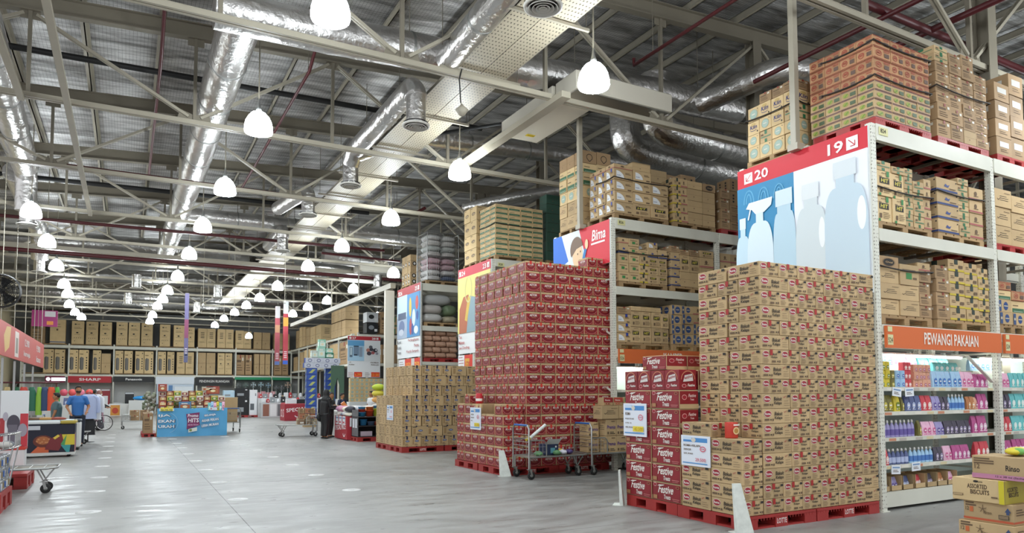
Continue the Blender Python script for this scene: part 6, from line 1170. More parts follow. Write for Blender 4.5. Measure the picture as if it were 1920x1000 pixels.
def goodsbox(x, y, z, w, d, h, c, pc, label, grp, cat='snack box', name='snack_box', tilt=0):
    b = MB(); b.box(0, w, 0, d, 0, h, c, .005); b.face((0, 0, 0), (1, 0, 0), (0, 0, 1)); b.rect(w*.1, h*.15, w*.8, h*.5, pc); b.rect(w*.2, h*.72, w*.5, h*.1, 'e9e2d4'); b.ell(w*.5, h*.4, w*.2, h*.16, 'e6d9b4', 10)
    b.face((0, d, 0), (0, -1, 0), (0, 0, 1)); b.rect(d*.1, h*.2, d*.8, h*.5, pc)
    return tag(b.build(name, None, (x, y, z), tilt), label, cat, grp)
cols = [('7c3a2c', 'c9a06a', 'brown'), ('8a5a3c', '5a2a20', 'tan'), ('c9b24a', '5a8a3a', 'yellow'), ('a8402c', 'e0c08a', 'red'), ('d9d4c8', '8a3a3c', 'cream'), ('4a3a30', 'b5653c', 'dark brown')]
n = 0
for r in range(3):
    for k in range(4):
        for i in range(9 if k < 3 else 7):
            if (i in (2,) and k < 2 and r == 0) or (k == 3 and r == 0): continue
            c = cols[(i*2+k*3+r) % 6]
            goodsbox(1.06+i*.255, 29.35+r*.4-.06*i*.25, .962+k*.19, .24, .3, .19, c[0], c[1], '%s snack box on the promotion stand, %s row back, %s tier, %s' % (c[2], ORD[r], ORD[k], ORD[i]), 'snack boxes on the promotion stand')
for i, (x, z, w, h, c, l) in enumerate([(1.02, 1.7, .3, .28, '9c4038', 'red sign card high on the left of the promotion stand'), (2.7, 1.6, .48, .3, '99423a', 'tilted red carton high on the right of the promotion stand'), (1.72, .99, .42, .32, '4f7aa0', 'blue arched carton in the middle of the promotion stand'), (2.55, 1.72, .4, .16, 'b9b4a4', 'grey carton topmost on the promotion stand')]):
    goodsbox(x, 29.3+(.3 if z > 1.3 else -.14), z, w, .16, h, c, 'a8603c', l, 'large cartons on the promotion stand')
for i in range(6): product(['teal', 'blue', 'pink', 'yellow', 'teal', 'pink'][i], 2.72+.1*(i % 6), 29.08, .965, .1, .3+.04*(i % 2), 'small pale packet at the right front of the promotion stand, %s' % ORD[i], 'pale packets on the promotion stand')
for i in range(3): product('yellow', 1.1+.14*i, 29.12, .965, .13, .13, 'yellow packet at the left front of the promotion stand, %s' % ORD[i], 'yellow packets on the promotion stand')
b = MB()
for k in range(40): b.ball((R(-.2, .2), R(-.3, .3), R(.1, .75)), R(.05, .09), random.choice(['8c8f7c', 'a9a89c', '6f7a60']), 7, 5)
tag(b.build('snack_strips', None, (.72, 30.1, .9)), 'grey-green hanging packets at the left end of the promotion stand', 'packets', kind='stuff')
for i in range(4): carton('mix', .55, 29.4+i*.55, .13, .32, .5, .75, 'brown upright carton beside the promotion stand, %s back' % ORD[i], 'brown cartons beside the promotion stand')
pallet(.5, 29.35, 0, .5, 2.3, .13, 'red pallet at the left side of the promotion stand', True)
# ================================================================== ICE CREAM FREEZER, SMALL FREEZER
t = empty('chest_freezer', (-2.75, 21.2, 0), 'dark ice cream chest freezer with nut cone picture', 'freezer')
b = MB(); b.box(0, 1.5, 0, .7, .1, .82, '16172c', .02); b.box(0, 1.5, 0, .7, .06, .12, 'd4d4d0'); t.scale = (1.06, 1, 1.03)
b.face((0, 0, .1), (1, 0, 0), (0, 0, 1)); b.poly([(.62, .02), (.98, .02), (.98, .1), (.8, .22)], 'd0643a'); b.ell(.86, .3, .2, .15, '6a2f22', 14); b.ell(.86, .32, .14, .1, 'b0673a', 12)
for k in range(8): b.ell(.74+.035*k, .3+.05*math.sin(k*2), .022, .018, 'c98a5a', 8); b.lev = .009
b.lev = .012; b.poly([(.9, .1), (1.18, .06), (1.3, .3), (1.22, .48), (1.0, .36)], '7a2a2e'); b.poly([(1.1, .34), (1.2, .42), (1.16, .46), (1.06, .38)], 'e3c84c'); b.poly([(1.24, .46), (1.5, .46), (1.5, .2), (1.3, .2)], 'd6c03a'); b.poly([(1.22, .2), (1.42, .2), (1.4, .02), (1.34, .02)], '3f9a9c'); b.poly([(1.22, .22), (1.34, .46), (1.3, .18)], '4f9a5a'); b.rect(.5, .58, .3, .1, 'c9ccd2')
b.face((1.5, 0, .1), (0, 1, 0), (0, 0, 1)); b.poly([(.05, .02), (.3, .02), (.25, .5), (.02, .46)], 'd99a8a'); b.poly([(.3, .02), (.5, .1), (.3, .4)], 'c94f6a')
b.build('body', t)
b = MB(); b.box(-.02, 1.2, -.02, .72, .82, .9, 'e6e8e8', .02); b.box(1.2, 1.52, -.02, .72, .82, .9, 'b5a044', .02); b.build('top_rim', t)
b = MB(); b.box(.05, 1.45, .04, .66, .9, .915, 'c9d6dc'); b.build('glass_lid', t)
for k, (x, y) in enumerate([(.12, .1), (1.38, .1), (.12, .6), (1.38, .6)]): b = MB(); b.T = Matrix.Translation((x, y, .035)) @ Matrix.Rotation(math.pi/2, 4, 'X'); b.lathe([(.001, -.015), (.035, -.015), (.035, .015), (.001, .015)], 'rubber', 12); b.build('caster', t)
for i in range(5):
    b = MB(); b.ball((0, 0, .05), (.2, .14, .05), ['8a5a3a', 'a8402c', '6a4a30', 'b98a4a', '94402f'][i], 10, 5); tag(b.build('bread_pack', None, (-2.6+i*.26, 21.5, .917)), 'brown packet on the ice cream freezer, %s from left' % ORD[i], 'packet', 'packets on the freezer')
b = MB(); b.box(0, .6, 0, .7, .08, .8, 'e2e2e0', .03); b.box(-.01, .61, -.01, .71, .8, .88, '3a4248', .02); b.box(.03, .57, .03, .67, 0, .08, 'black')
b.face((0, 0, .08), (1, 0, 0), (0, 0, 1)); b.poly([(.05, .04), (.4, .04), (.36, .66), (.1, .66)], 'b5262e'); b.rect(.12, .1, .08, .5, 'e8e0dc')
tag(b.build('small_freezer', None, (-1.76, 23.6, 0)), 'small white and red freezer behind the dark ice cream freezer', 'freezer')
# ================================================================== WHITE PANEL, WIRE BASKET, PALLETS AT THE LEFT EDGE
b = MB(); b.box(0, .42, 0, .04, 0, 1.02, 'dfe2e4', .004); b.face((0, 0, 0), (1, 0, 0), (0, 0, 1)); b.rect(0, 0, .07, .52, 'a8383c'); b.rect(.3, 0, .12, .6, 'c23a44'); b.ell(.2, .42, .1, .16, '4a4652'); b.rect(.12, .05, .14, .35, '6a6672'); b.ell(.34, .3, .07, .12, '9a96a2'); b.ell(.08, .55, .04, .08, 'b0acb8')
tag(b.build('poster_panel', None, (-2.0, 15.5, .65)), 'white poster panel with grey and red shapes at the left edge', 'poster')
b = MB(); b.box(0, .38, 0, .3, 0, .56, 'd6d8d8', .02); b.box(-.01, .39, -.01, .31, .5, .56, 'c23a2c', .01); tag(b.build('bin', None, (-1.99, 15.45, .09)), 'white bin with a red rim below the poster panel', 'bin')
b = MB(); b.box(0, .9, 0, .8, 0, .09, 'rack_dark'); tag(b.build('low_plinth', None, (-2.4, 15.2, 0)), 'low dark plinth under the white bin', 'plinth')
for i, (y, l) in enumerate([(11.55, 'red plastic pallet at the bottom left corner'), (13.95 if 0 else 14.35, 'red plastic pallet behind the low trolley at left')]): pallet(-2.55, y, 0, 1.1, 1.05, .26, l, True)
mk('tin_print', '#b9bec4', .25, metal=.7)
for r in range(3):
    for i in range(6):
        b = MB(); b.lathe([(.001, 0), (.075, 0), (.078, .01), (.078, .15), (.07, .16), (.001, .16)], 'tin_print', 14); b.lathe([(.079, .03), (.0795, .035), (.0795, .11), (.079, .115)], ['3a5fa0', 'c9c9cc', '8a7a5a'][(i+r) % 3], 14)
        tag(b.build('food_tin', None, (-1.55, 11.65+i*.165, .262+r*.162)), 'silver and blue tin on the corner pallet, %s row up, %s back' % (ORD[r], ORD[i]), 'tin', 'tins on the corner pallet')
t = empty('wire_basket', (-2.0, 12.0, .76), 'shiny wire basket rack of packs at the left edge', 'wire basket')
b = MB()
for z in (0, .2): b.tube([(0, 0, z), (.62, .1, z+.08), (.62, .75, z+.08), (0, .85, z), (0, 0, z)], .012, 'chrome', 6)
b.build('rim', t); b = MB()
for k in range(9): b.tube([(.07*k, .01*k, .0+.01*k), (.07*k, .01*k, .2+.01*k)], .005, 'chrome', 5); b.tube([(.62, .12+k*.07, .08), (.62, .12+k*.07, .28)], .005, 'chrome', 5); b.tube([(.07*k, 0.02, .01*k), (.07*k, .82, .01*k)], .004, 'chrome', 5)
b.tube([(.6, .1, .1), (.45, .15, -.76+.01)], .012, 'chrome', 6); b.tube([(.6, .7, .1), (.45, .7, -.75)], .012, 'chrome', 6)
b.build('grid', t)
for i in range(8):
    b = MB(); b.ball((0, 0, .055), (.09, .07, .055), ['c9c6c0', '8a8f94', 'b0a890'][i % 3], 10, 6); tag(b.build('foil_pack', None, (-1.9+.13*(i % 4), 12.25+.2*(i//4), .79+.01*(i % 4))), 'silvery pack in the wire basket at left, %s' % ORD[i], 'packet', 'silvery packs in the wire basket')
# ================================================================== CLOTHES, RED HANGING SIGN
b = MB(); b.tube([(-4.4, 0, 2.02), (-2.15, 0, 2.02)], .03, 'pipe_red', 8)
for x in (-4.3, -2.25): b.tube([(x, 0, 2.02), (x, 0, .02)], .025, 'pipe_red', 8); b.box(x-.2, x+.2, -.2, .2, 0, .03, 'pipe_red')
tag(b.build('clothes_rail', None, (0, 30, 0)), 'dark red clothes rail at the left behind the freezer', 'clothes rail')
def garment(x, y, ztop, w, h, c, label, cat='garment', name='hanging_garment', sleeves=False, grp=None, c2=None):
    b = MB(); n = 12; v = []; f = []
    for k in range(7):
        z = -h*k/6; wk = w*(.55+.45*min(1, k/2)) if not sleeves else w*(.6+.4*min(1, k/1.2))
        for i in range(n): a = 2*math.pi*i/n; v.append((wk/2*math.cos(a)*(1+.05*math.sin(3*a+k)), .09*math.sin(a)+.02*math.sin(5*a), z))
    for k in range(6):
        for i in range(n): f.append((k*n+(i+1) % n, k*n+i, (k+1)*n+i, (k+1)*n+(i+1) % n))
    f.append(tuple(range(n))); b.add(v, f, c, True); b.tube([(0, 0, 0), (0, 0, .08), (.03, 0, .11), (0, 0, .14)], .006, 'galvanised', 5)
    if c2: b.rect if 0 else b.box(-w*.3, w*.3, -.1, -.08, -h*.7, -h*.3, c2)
    if sleeves:
        for s in (-1, 1): b.tube([(s*w*.25, 0, -.06), (s*w*.5, 0, -.14), (s*w*.58, 0, -.5), (s*w*.56, 0, -.62)], [.06, .075, .065, .05], c, 10)
    return tag(b.build(name, None, (x, y, ztop)), label, cat, grp)
for i, (x, c, w, cn) in enumerate([(-4.2, 'd68a3a', .34, 'orange'), (-3.95, '7fa06a', .3, 'sage'), (-3.7, 'c9b07a', .26, 'sand'), (-3.45, '2f6b4a', .3, 'dark green'), (-3.22, 'b53a2a', .34, 'red'), (-2.98, '25634a', .28, 'bottle green'), (-2.76, '8ab53a', .2, 'lime'), (-2.6, '2a3f63', .28, 'navy'), (-2.4, 'd6512c', .3, 'bright orange'), (-2.22, '3f9a3a', .18, 'leaf green')]):
    garment(x, 30, 1.86, w, .85 if i % 3 else 1.0, c, '%s garment on the dark red clothes rail' % cn, grp='clothes on the dark red rail')
b = MB(); b.tube([(0, 0, 0), (0, 0, 1.62)], .02, 'black', 8); b.tube([(-.22, 0, 1.56), (0, 0, 1.66), (.22, 0, 1.56)], .012, 'black', 6); b.lathe([(.001, .02), (.2, .015), (.2, 0)], 'black', 14); tag(b.build('coat_stand', None, (-1.12, 27.3, 0)), 'black stand holding the pale blue shirt', 'stand')
garment(-1.12, 27.2, 1.6, .5, .82, 'b3bfe0', 'pale blue long-sleeved shirt hanging on the black stand', 'shirt', 'shirt', True)
garment(-1.12, 27.3, .84, .42, .6, '1c1c20', 'black trousers hanging below the pale blue shirt', 'trousers', 'hanging_trousers')
garment(-.93, 27.5, 1.6, .36, .86, 'e2e4ea', 'white shirt hanging beside the pale blue shirt', 'shirt', 'shirt', True)
def d_red(b, w, h):
    b.rect(.05, .05, w-.1, h-.1, 'c4524a'); b.poly([(1.5, .1), (2.2, .5), (2.5, .9), (1.8, .9), (1.5, .6)], 'd9b26a'); b.rect(3.2, .1, .8, .8, 'e2d4cc'); b.rect(3.4, .2, .4, .5, '8a8478'); b.text('12.900', 5.2, .55, .28, 'e8dcd8', w=1.1); b.text('kemeja', 5.0, .15, .25, 'e8dcd8', w=1.5); b.text('9.900', 8.0, .55, .28, 'e8dcd8', w=1.1); b.text('promo', 7.9, .15, .25, 'e8dcd8', w=1.5)
b = MB(); b.box(0, .05, 0, 12, 0, 1.0, 'c4524a'); b.face((.05, 0, 0), (0, 1, 0), (0, 0, 1))
b.rect(.05, .05, 11.9, .9, 'c4524a'); b.poly([(1.2, .1), (2.0, .3), (2.3, .95), (1.4, .9), (.9, .6)], 'd9b26a'); b.rect(3.2, .08, .9, .82, 'e2d4cc'); b.rect(3.4, .2, .5, .5, '8a8478'); b.text('12.900', 5.6, .55, .26, 'e8dcd8', w=1.3); b.text('kemeja', 5.4, .15, .24, 'e8dcd8', w=1.8); b.text('9.900', 9.2, .55, .26, 'e8dcd8', w=1.3); b.text('kaos', 9.2, .15, .24, 'e8dcd8', w=1.5)
t = tag(b.build('hanging_sign', None, (-3.25, 24.0, 2.74)), 'long red hanging sign board at the left edge', 'sign')
for k in range(5): q = MB(); q.tube([(.02, .5+k*2.7, 1.0), (.02, .5+k*2.7, 5.9)], .012, 'steel_light', 5); q.build('hanger', t)
for k in range(4):
    b = MB(); b.box(-.03, .03, -.03, .03, 0, 2.72, 'galvanised'); b.box(-.15, .15, -.15, .15, 0, .02, 'galvanised'); tag(b.build('sign_post', None, (-3.35, 26.0+k*2.6, 0)), 'grey square post under the long red sign, %s from the front' % ORD[k], 'post', 'posts under the red sign')
b = MB(); b.box(0, .05, 0, .8, 0, .7, 'b3405a'); b.tube([(.02, .4, .7), (.02, .4, 6.05)], .01, 'steel_light', 5); b.face((0, .8, 0), (0, -1, 0), (0, 0, 1)); b.rect(.1, .1, .6, .4, 'e2dade'); tag(b.build('hanging_card', None, (-4.35, 45.0, 3.35)), 'white and pink card hanging beyond the red sign', 'card')
b = MB(); b.box(0, 1.2, 0, .05, 0, .9, '9a2a6c'); b.face((0, 0, 0), (1, 0, 0), (0, 0, 1)); b.rect(.6, .55, .5, .3, 'c9c6c9'); b.rect(.7, .1, .3, .2, 'd98a3a'); b.tube([(.6, .03, .9), (.6, .03, 4.0)], .01, 'steel_light', 5); tag(b.build('hanging_card', None, (-4.7, 46, 5.35)), 'magenta hanging card above the red sign', 'card')
# standing wall fan at the far left
b = MB(); b.T = Matrix.Translation((0, 0, 0)) @ Matrix.Rotation(.9, 4, 'Y') @ Matrix.Rotation(math.pi/2, 4, 'X')
b.lathe([(.42, -.12), (.46, 0), (.42, .12)], 'black', 24)
for q in (.34, .26, .18, .1): b.lathe([(q, .13), (q+.012, .14), (q, .15)], 'black', 20); b.lathe([(q, -.13), (q+.012, -.14), (q, -.15)], 'black', 20)
for k in range(16): a = k*math.pi/8; b.tube([(0, 0, .16), (.43*math.cos(a), .43*math.sin(a), .12)], .008, 'black', 4); b.tube([(0, 0, -.16), (.43*math.cos(a), .43*math.sin(a), -.12)], .008, 'black', 4)
for k in range(3): a = k*2.09; b.add([(.05*math.cos(a), .05*math.sin(a), 0), (.38*math.cos(a-.4), .38*math.sin(a-.4), .05), (.38*math.cos(a+.4), .38*math.sin(a+.4), -.05)], [(0, 1, 2)], 'rubber')
b.T = None; b.bar((0, .1, 0), (-.5, .4, .5), .06, .06, 'black'); b.bar((-.5, .4, .5), (-.5, .4, 4.2), .05, .05, 'black'); tag(b.build('industrial_fan', None, (-3.0, 22.6, 4.35)), 'black industrial fan hanging at the left edge', 'fan')
# ================================================================== BINS, TOWERS, APPLIANCES IN THE MIDDLE DISTANCE
t = empty('promotion_bin', (6.58, 23.55, 0), 'red SPECIAL PRICE bin heaped with towels beside the shopper', 'bin')
b = MB(); b.box(0, .95, 0, 1.6, .02, .82, 'a82834', .01); b.face((0, 1.6, .02), (0, -1, 0), (0, 0, 1)); b.text('SPECIAL PRICE', .1, .28, .17, 'ece4e4', w=1.35, rot=.06); b.ring(1.25, .24, .16, .16, .05, 'ece4e4', 12, math.pi*1.1, math.pi*1.9)
for k in range(3): b.rect(.15+k*.45, .5, .36, .3, 'e4e6ea'); b.rect(.18+k*.45, .7, .3, .05, '7a93bc'); b.rect(.2+k*.45, .55, .2, .06, 'c9505a'); b.lev = .004
b.face((0, 0, .02), (1, 0, 0), (0, 0, 1)); b.rect(.1, .45, .3, .3, 'e4e6ea'); b.rect(.5, .45, .3, .3, 'e4e6ea'); b.build('box', t)
TC = ['d9d2c4', 'b98aa8', '3a3a44', 'c9c9cc', 'd68a4a', 'e2dcc8', '8a93a8', 'd9c9b0', 'c98aa0', 'e6e2da']
for i in range(24):
    b = MB(); n, m = 14, 8; v = []; f = []; rx, ry, rz = R(.15, .24), R(.13, .2), R(.07, .12)
    for q in range(m+1):
        a = math.pi*q/m
        for k in range(n): t2 = 2*math.pi*k/n; c = 1+.18*math.sin(3*t2+i)*math.sin(2*a+i*.7)+.1*math.sin(5*t2+i*2); v.append((rx*math.sin(a)*math.cos(t2)*c, ry*math.sin(a)*math.sin(t2)*c, rz*(1-math.cos(a))))
    for q in range(m):
        for k in range(n): f.append((q*n+k, q*n+(k+1) % n, (q+1)*n+(k+1) % n, (q+1)*n+k))
    b.add(v, f, TC[i % 10], True); lay = i//12
    tag(b.build('towel', None, (6.74+(i % 3)*.3, 23.7+((i % 12)//3)*.36, .8+.15*lay), R(0, 3)), '%s crumpled towel in the red bin, %s layer, %s' % (['cream', 'mauve', 'charcoal', 'grey', 'orange', 'ivory', 'slate', 'beige', 'rose', 'white'][i % 10], ['lower', 'upper'][lay], ORD[i % 12]), 'towel', 'towels heaped in the red bin')
for i in range(8):
    b = MB(); b.ball((0, 0, .09), (.35, .28, .09), ['e6e4e0', 'd9d6d0', 'e9e6dc', 'd9b9c4'][i % 4], 12, 6); tag(b.build('folded_linen', None, (7.4+.5*(i % 4), 26.6+.5*(i//4), .95)), 'pale folded linen on the white table behind, %s' % ORD[i], 'linen', 'linen on the white table')
b = MB(); b.box(0, 2.4, 0, 1.6, .88, .95, 'd9d9d6'); b.box(.05, 2.35, .05, 1.55, 0, .88, 'c9c9c6'); tag(b.build('table', None, (7.0, 26.2, 0)), 'white table of linen behind the red bin', 'table')
# basket shelves beside it
t = empty('display_shelf', (6.72, 22.75, 0), 'dark display shelf of coloured plastic baskets on a red pallet', 'display shelf')
for z in (.17, .52, .82): b = MB(); b.box(0, .85, 0, .7, z-.02, z, '3a3436'); b.build('shelf', t)
b = MB(); b.box(0, .02, 0, .7, .15, 1.05, '6a6a6c'); b.box(.84, .86, 0, .7, .15, 1.05, '3a3436'); b.box(0, .86, .68, .7, .15, 1.0, '3a3436'); b.face((0, .7, .15), (0, -1, 0), (0, 0, 1)); b.rect(.1, .3, .22, .3, 'dfe2e8'); b.rect(.4, .3, .22, .3, 'dfe2e8'); b.build('frame', t)
pallet(6.7, 22.7, 0, 1.1, .9, .145, 'red pallet under the coloured basket shelf', True)
def basket(x, y, z, w, h, c, label, grp='coloured plastic baskets', flip=False):
    b = MB(); b.lathe([(.001, 0), (w*.42, 0), (w*.5, h), (w*.53, h), (w*.53, h*.93), (w*.48, h*.93)], c, 16, sy=.8)
    b.lathe([(w*.47, h), (w*.4, .02), (.001, .02)], c, 16, sy=.8); return tag(b.build('basket', None, (x, y, z)), label, 'basket', grp)
for i, (x, z, h, c, l) in enumerate([(6.93, .83, .14, '3f9ad0', 'blue basket on the upper shelf, lower in the left stack'), (6.93, .97, .1, 'd0452c', 'red basket in the left stack'), (6.93, 1.07, .08, '4fa6d6', 'light blue basket on top of the left stack'), (7.2, .83, .2, 'cf4a2c', 'red basket in the middle stack'), (7.2, 1.03, .12, 'e0702c', 'orange basket on top of the middle stack'), (7.45, .83, .26, 'c3cc3c', 'lime basket in the right stack'), (7.45, 1.09, .1, '5a9ac8', 'blue basket on top of the right stack'), (6.98, .53, .2, '3f8fc8', 'blue basket on the middle shelf'), (7.25, .53, .12, '6a7fa0', 'grey blue basket on the middle shelf'), (7.48, .53, .12, 'b5402c', 'dark red basket on the middle shelf')]): basket(x, 23.0, z, .26, h, c, l)
b = MB(); b.box(0, .4, 0, .3, 0, .16, 'b9a8b4', .005); tag(b.build('storage_box', None, (6.85, 22.85, .172)), 'pale mauve storage box on the lowest basket shelf', 'box')
# blue carton arch, green arch
def bluebox(b, w, h): b.rect(w*.06, h*.1, w*.88, h*.8, '3a5ba8'); b.poly([(w*.2, h*.2), (w*.5, h*.2), (w*.85, h*.8), (w*.55, h*.8)], 'b9c070')
bm = MB(); bm.box(0, .5, 0, .3, 0, .3, '2f4a94', .005); bm.face((0, 0, 0), (1, 0, 0), (0, 0, 1)); bluebox(bm, .5, .3); bm.face((0, .3, 0), (0, -1, 0), (0, 0, 1)); bluebox(bm, .3, .3); BME = bm.mesh('blue_carton')
wm = MB(); wm.box(0, .42, 0, .3, 0, .24, 'c9ccd8', .005); wm.face((0, 0, 0), (1, 0, 0), (0, 0, 1)); wm.ring(.21, .12, .1, .08, .03, '5a6288', 10); wm.face((0, .3, 0), (0, -1, 0), (0, 0, 1)); wm.rect(0, 0, .3, .24, '2f4a94'); WME = wm.mesh('white_carton')
for k in range(8):
    tag(obj('blue_carton', BME, None, (7.52, 34, .42+k*.302)), 'blue carton with yellow stripe, left tower, %s up' % ORD[k], 'carton', 'blue cartons of the arch'); tag(obj('blue_carton', BME, None, (8.5, 34.3, .42+k*.302)), 'blue carton with yellow stripe, right tower, %s up' % ORD[k], 'carton', 'blue cartons of the arch')
for k in range(2):
    for i in range(4): tag(obj('patterned_carton', WME, None, (7.4+.06*k+i*.42, 34, 2.84+k*.245)), 'grey patterned carton bridging the blue towers, %s row, %s' % (['lower', 'upper'][k], ORD[i]), 'carton', 'patterned cartons of the arch')
for i in range(2):
    b = MB(); b.box(0, .62, 0, .5, 0, .41, 'cardboard', .005); tag(b.build('base_carton', None, (7.45+i*1.0, 33.95, 0)), 'brown base carton under the %s blue tower' % ['left', 'right'][i], 'carton')
for i, (x, z, w, h, c, l) in enumerate([(7.75, 3.34, .3, .35, 'b9c4bc', 'pale packet bundle on the arch'), (8.05, 3.34, .35, .5, 'a9d0c0', 'mint green carton on the arch'), (8.1, 3.84, .32, .4, '8fc4ac', 'mint green carton topmost above the arch'), (8.42, 3.34, .4, .25, '2f7a5c', 'deep green carton on the arch'), (8.44, 3.59, .34, .22, '8ac4ae', 'pale green carton on the arch at right')]): goodsbox(x, 34.02, z, w, .3, h, c, 'd9e6dc', l, 'green cartons above the arch', 'carton', 'green_carton', 0)
b = MB(); z1 = 2.95
b.add([(0, 0, 0), (.16, 0, 0), (.16, 0, 1.9), (.3, 0, 2.35), (.44, 0, 1.9), (.44, 0, 0), (.62, 0, 0), (.62, 0, z1), (.3, 0, z1), (0, 0, z1)], [(0, 1, 2, 3, 8, 9), (3, 4, 5, 6, 7, 8)], '4a6652'); b.add([(0, .04, 0), (.16, .04, 0), (.16, .04, 1.9), (.3, .04, 2.35), (.44, .04, 1.9), (.44, .04, 0), (.62, .04, 0), (.62, .04, z1), (.3, .04, z1), (0, .04, z1)], [(9, 8, 3, 2, 1, 0), (8, 7, 6, 5, 4, 3)], '4a6652')
b.box(0, .62, 0, .04, z1, z1+.01, '4a6652'); b.box(-.01, 0, 0, .04, 0, z1, '4a6652'); b.box(.62, .63, 0, .04, 0, z1, '4a6652')
tag(b.build('arch_screen', None, (8.6, 33.6, 0)), 'dark green screen with a pointed arch cut out', 'screen')
# red promotion bins further back
for i, (x, y, l) in enumerate([(9.1, 47.3, 'red bin with white letters, farther of two by the towers'), (8.1, 42.2, 'dark red bin with a white smile behind the trolley')]):
    b = MB(); b.box(0, 1.5, 0, 1.4, 0, 1.0, 'b02c38' if i == 0 else '9c2a36', .01); b.face((0, 1.4, 0), (0, -1, 0), (0, 0, 1)); b.text('O', .2, .2, .5, 'e6dcdc', w=.4); b.text('S', .8, .2, .5, 'e6dcdc', w=.3); b.face((0, 0, 0), (1, 0, 0), (0, 0, 1)); b.text('SPECIAL', .1, .5, .22, 'e6dcdc', w=1.2, rot=.1); b.ring(.75, .35, .2, .16, .05, 'e6dcdc', 12, math.pi*1.1, math.pi*1.9); tag(b.build('promotion_bin', None, (x, y, 0)), l, 'bin')
# appliances on pallets
pallet(6.35, 50.2, 0, 1.5, 1.2, .14, 'red pallet under the black oven stack', True)
def tower(x, y, w, d, parts, label, name='appliance_stack'):
    z = .141
    for i, (h, c, l) in enumerate(parts):
        b = MB(); b.box(0, w, 0, d, 0, h*.99, c, .01); b.face((0, 0, 0), (1, 0, 0), (0, 0, 1)); b.rect(w*.1, h*.2, w*.5, h*.25, '8f9498' if c != 'dfe1e4' else '5a5e64'); b.rect(w*.7, h*.75, w*.15, h*.1, 'd9dadb' if c != 'dfe1e4' else '8a8f94'); tag(b.build('oven' if c != 'dfe1e4' else 'boxed_appliance', None, (x, y, z)), l, 'appliance', label); z += h
tower(6.45, 50.4, .85, .7, [(1.2, '141517', 'black fridge on the red pallet beside the white box'), (.66, '17181b', 'black oven on top of the black fridge')], 'black appliances by the middle aisle'); tower(7.32, 50.3, .5, .6, [(1.75, 'dfe1e4', 'tall white boxed air cooler beside the black fridge')], 'white boxes by the middle aisle')
tower(5.7, 50.6, .7, .6, [(1.2, 'dfe1e4', 'white box behind the tall plain carton'), (.5, 'b5cfe0', 'pale blue box above the white box')], 'white boxes by the middle aisle')
pallet(5.6, 50.5, 0, .85, .9, .14, 'pallet under the white box behind the carton trolley', True)
pallet(8.0, 52.2, 0, 2.3, 1.0, .15, 'red pallet under the striped covers and slim cartons', True)
for i in range(6):
    b = MB(); b.box(0, .26, 0, .3, 0, 1.1, ['2a2a2e', '8a8088', '2f2c30', 'a08a90', '1f1f22', '9a9094'][i], .01); tag(b.build('ironing_board', None, (8.05+i*.28, 52.4, .152)), 'slim upright box on the far pallet, %s from left' % ORD[i], 'box', 'slim upright boxes')
for i in range(4):
    b = MB(); b.box(0, .3, 0, .03, 0, .75, 'd9c9cc')
    b.face((0, 0, 0), (1, 0, 0), (0, 0, 1))
    for k in range(3): b.rect(.02+k*.1, 0, .05, .75, 'b5404a'); b.lev = .003
    tag(b.build('striped_cover', None, (8.05+i*.34, 52.372, .95+.08*(i % 2))), 'red and white striped cover hanging on slim boxes, %s' % ORD[i], 'cover', 'striped covers')
for i in range(4): carton('plain', 9.75+(i % 2)*.42, 51.6, .0+(i//2)*.75, .4, .4, .75, 'plain brown carton right of the striped covers, %s %s' % (['lower', 'upper'][i//2], ['left', 'right'][i % 2]), 'plain cartons by the striped covers')
guard(7.75, 51.7, .75, 0, 'white corner guard left of the striped covers pallet'); guard(9.5, 50.6, .75, 0, 'white corner guard right of the striped covers pallet')
# small kitchen goods along the appliance aisle
SMALL = ['d9dbde', 'b9bcc0', '2a2b2e', 'c9ccd2', '8f9498', 'b53a40']
for i in range(26):
    x = 8.0+(i % 13)*.33; y = 49.0+.9*(i//13)+.2*(i % 3); c = SMALL[(i*5) % 6]; b = MB(); h = R(.25, .42)
    b.lathe([(.001, 0), (.1, 0), (.12, .03), (.11, h*.7), (.05, h), (.001, h)], c, 12) if i % 2 else b.box(-.14, .14, -.1, .1, 0, h, c, .02)
    b.box(-.04, .04, -.13, -.1, h*.3, h*.5, 'e6e6e4'); tag(b.build('small_appliance', None, (x, y, 1.0 if y < 49.8 else 1.3)), 'small kitchen appliance on the grey counters, %s row, %s' % (['front', 'back'][i//13], ORD[i % 13]), 'small appliance', 'small appliances on the counters')
b = MB(); b.box(0, 4.4, 0, .8, 0, 1.0, 'b9babc', .01); b.face((0, 0, 0), (1, 0, 0), (0, 0, 1))
for k in range(9): b.rect(.1+k*.47, .1, .4, .8, ['8a5a4a', 'd9dadb', '6a6c70', 'a8846a'][k % 4]); b.lev = .003
tag(b.build('counter', None, (7.85, 48.8, 0)), 'grey counter of small appliances, front one', 'counter'); b = MB(); b.box(0, 4.4, 0, .8, 0, 1.3, 'c9cacc', .01); tag(b.build('counter', None, (7.85, 49.8, 0)), 'grey counter of small appliances, rear one', 'counter')
for i in range(7):
    b = MB(); b.box(0, .6, 0, .5, 0, 1.25, ['d9dbde', '1d1e21', 'c9ccd0', '22252a', 'dfe1e3', '2a2c30', 'cfd2d6'][i], .02); b.face((0, 0, 0), (1, 0, 0), (0, 0, 1)); b.rect(.08, .2, .3, .5, ['7a8a94', '8a8f94'][i % 2]); tag(b.build('dispenser', None, (8.6+i*.66, 44.2, 0)), 'upright dispenser or cooker in a row before the side rack, %s' % ORD[i], 'appliance', 'upright appliances before the side rack')
for i in range(6): product(['blue', 'pink', 'navy', 'teal', 'dark', 'blue'][i], -4.1+i*.5, 46, 1.0, .35, .4, 'coloured bag on the low wall by the shoppers, %s' % ORD[i], 'bags by the shoppers')
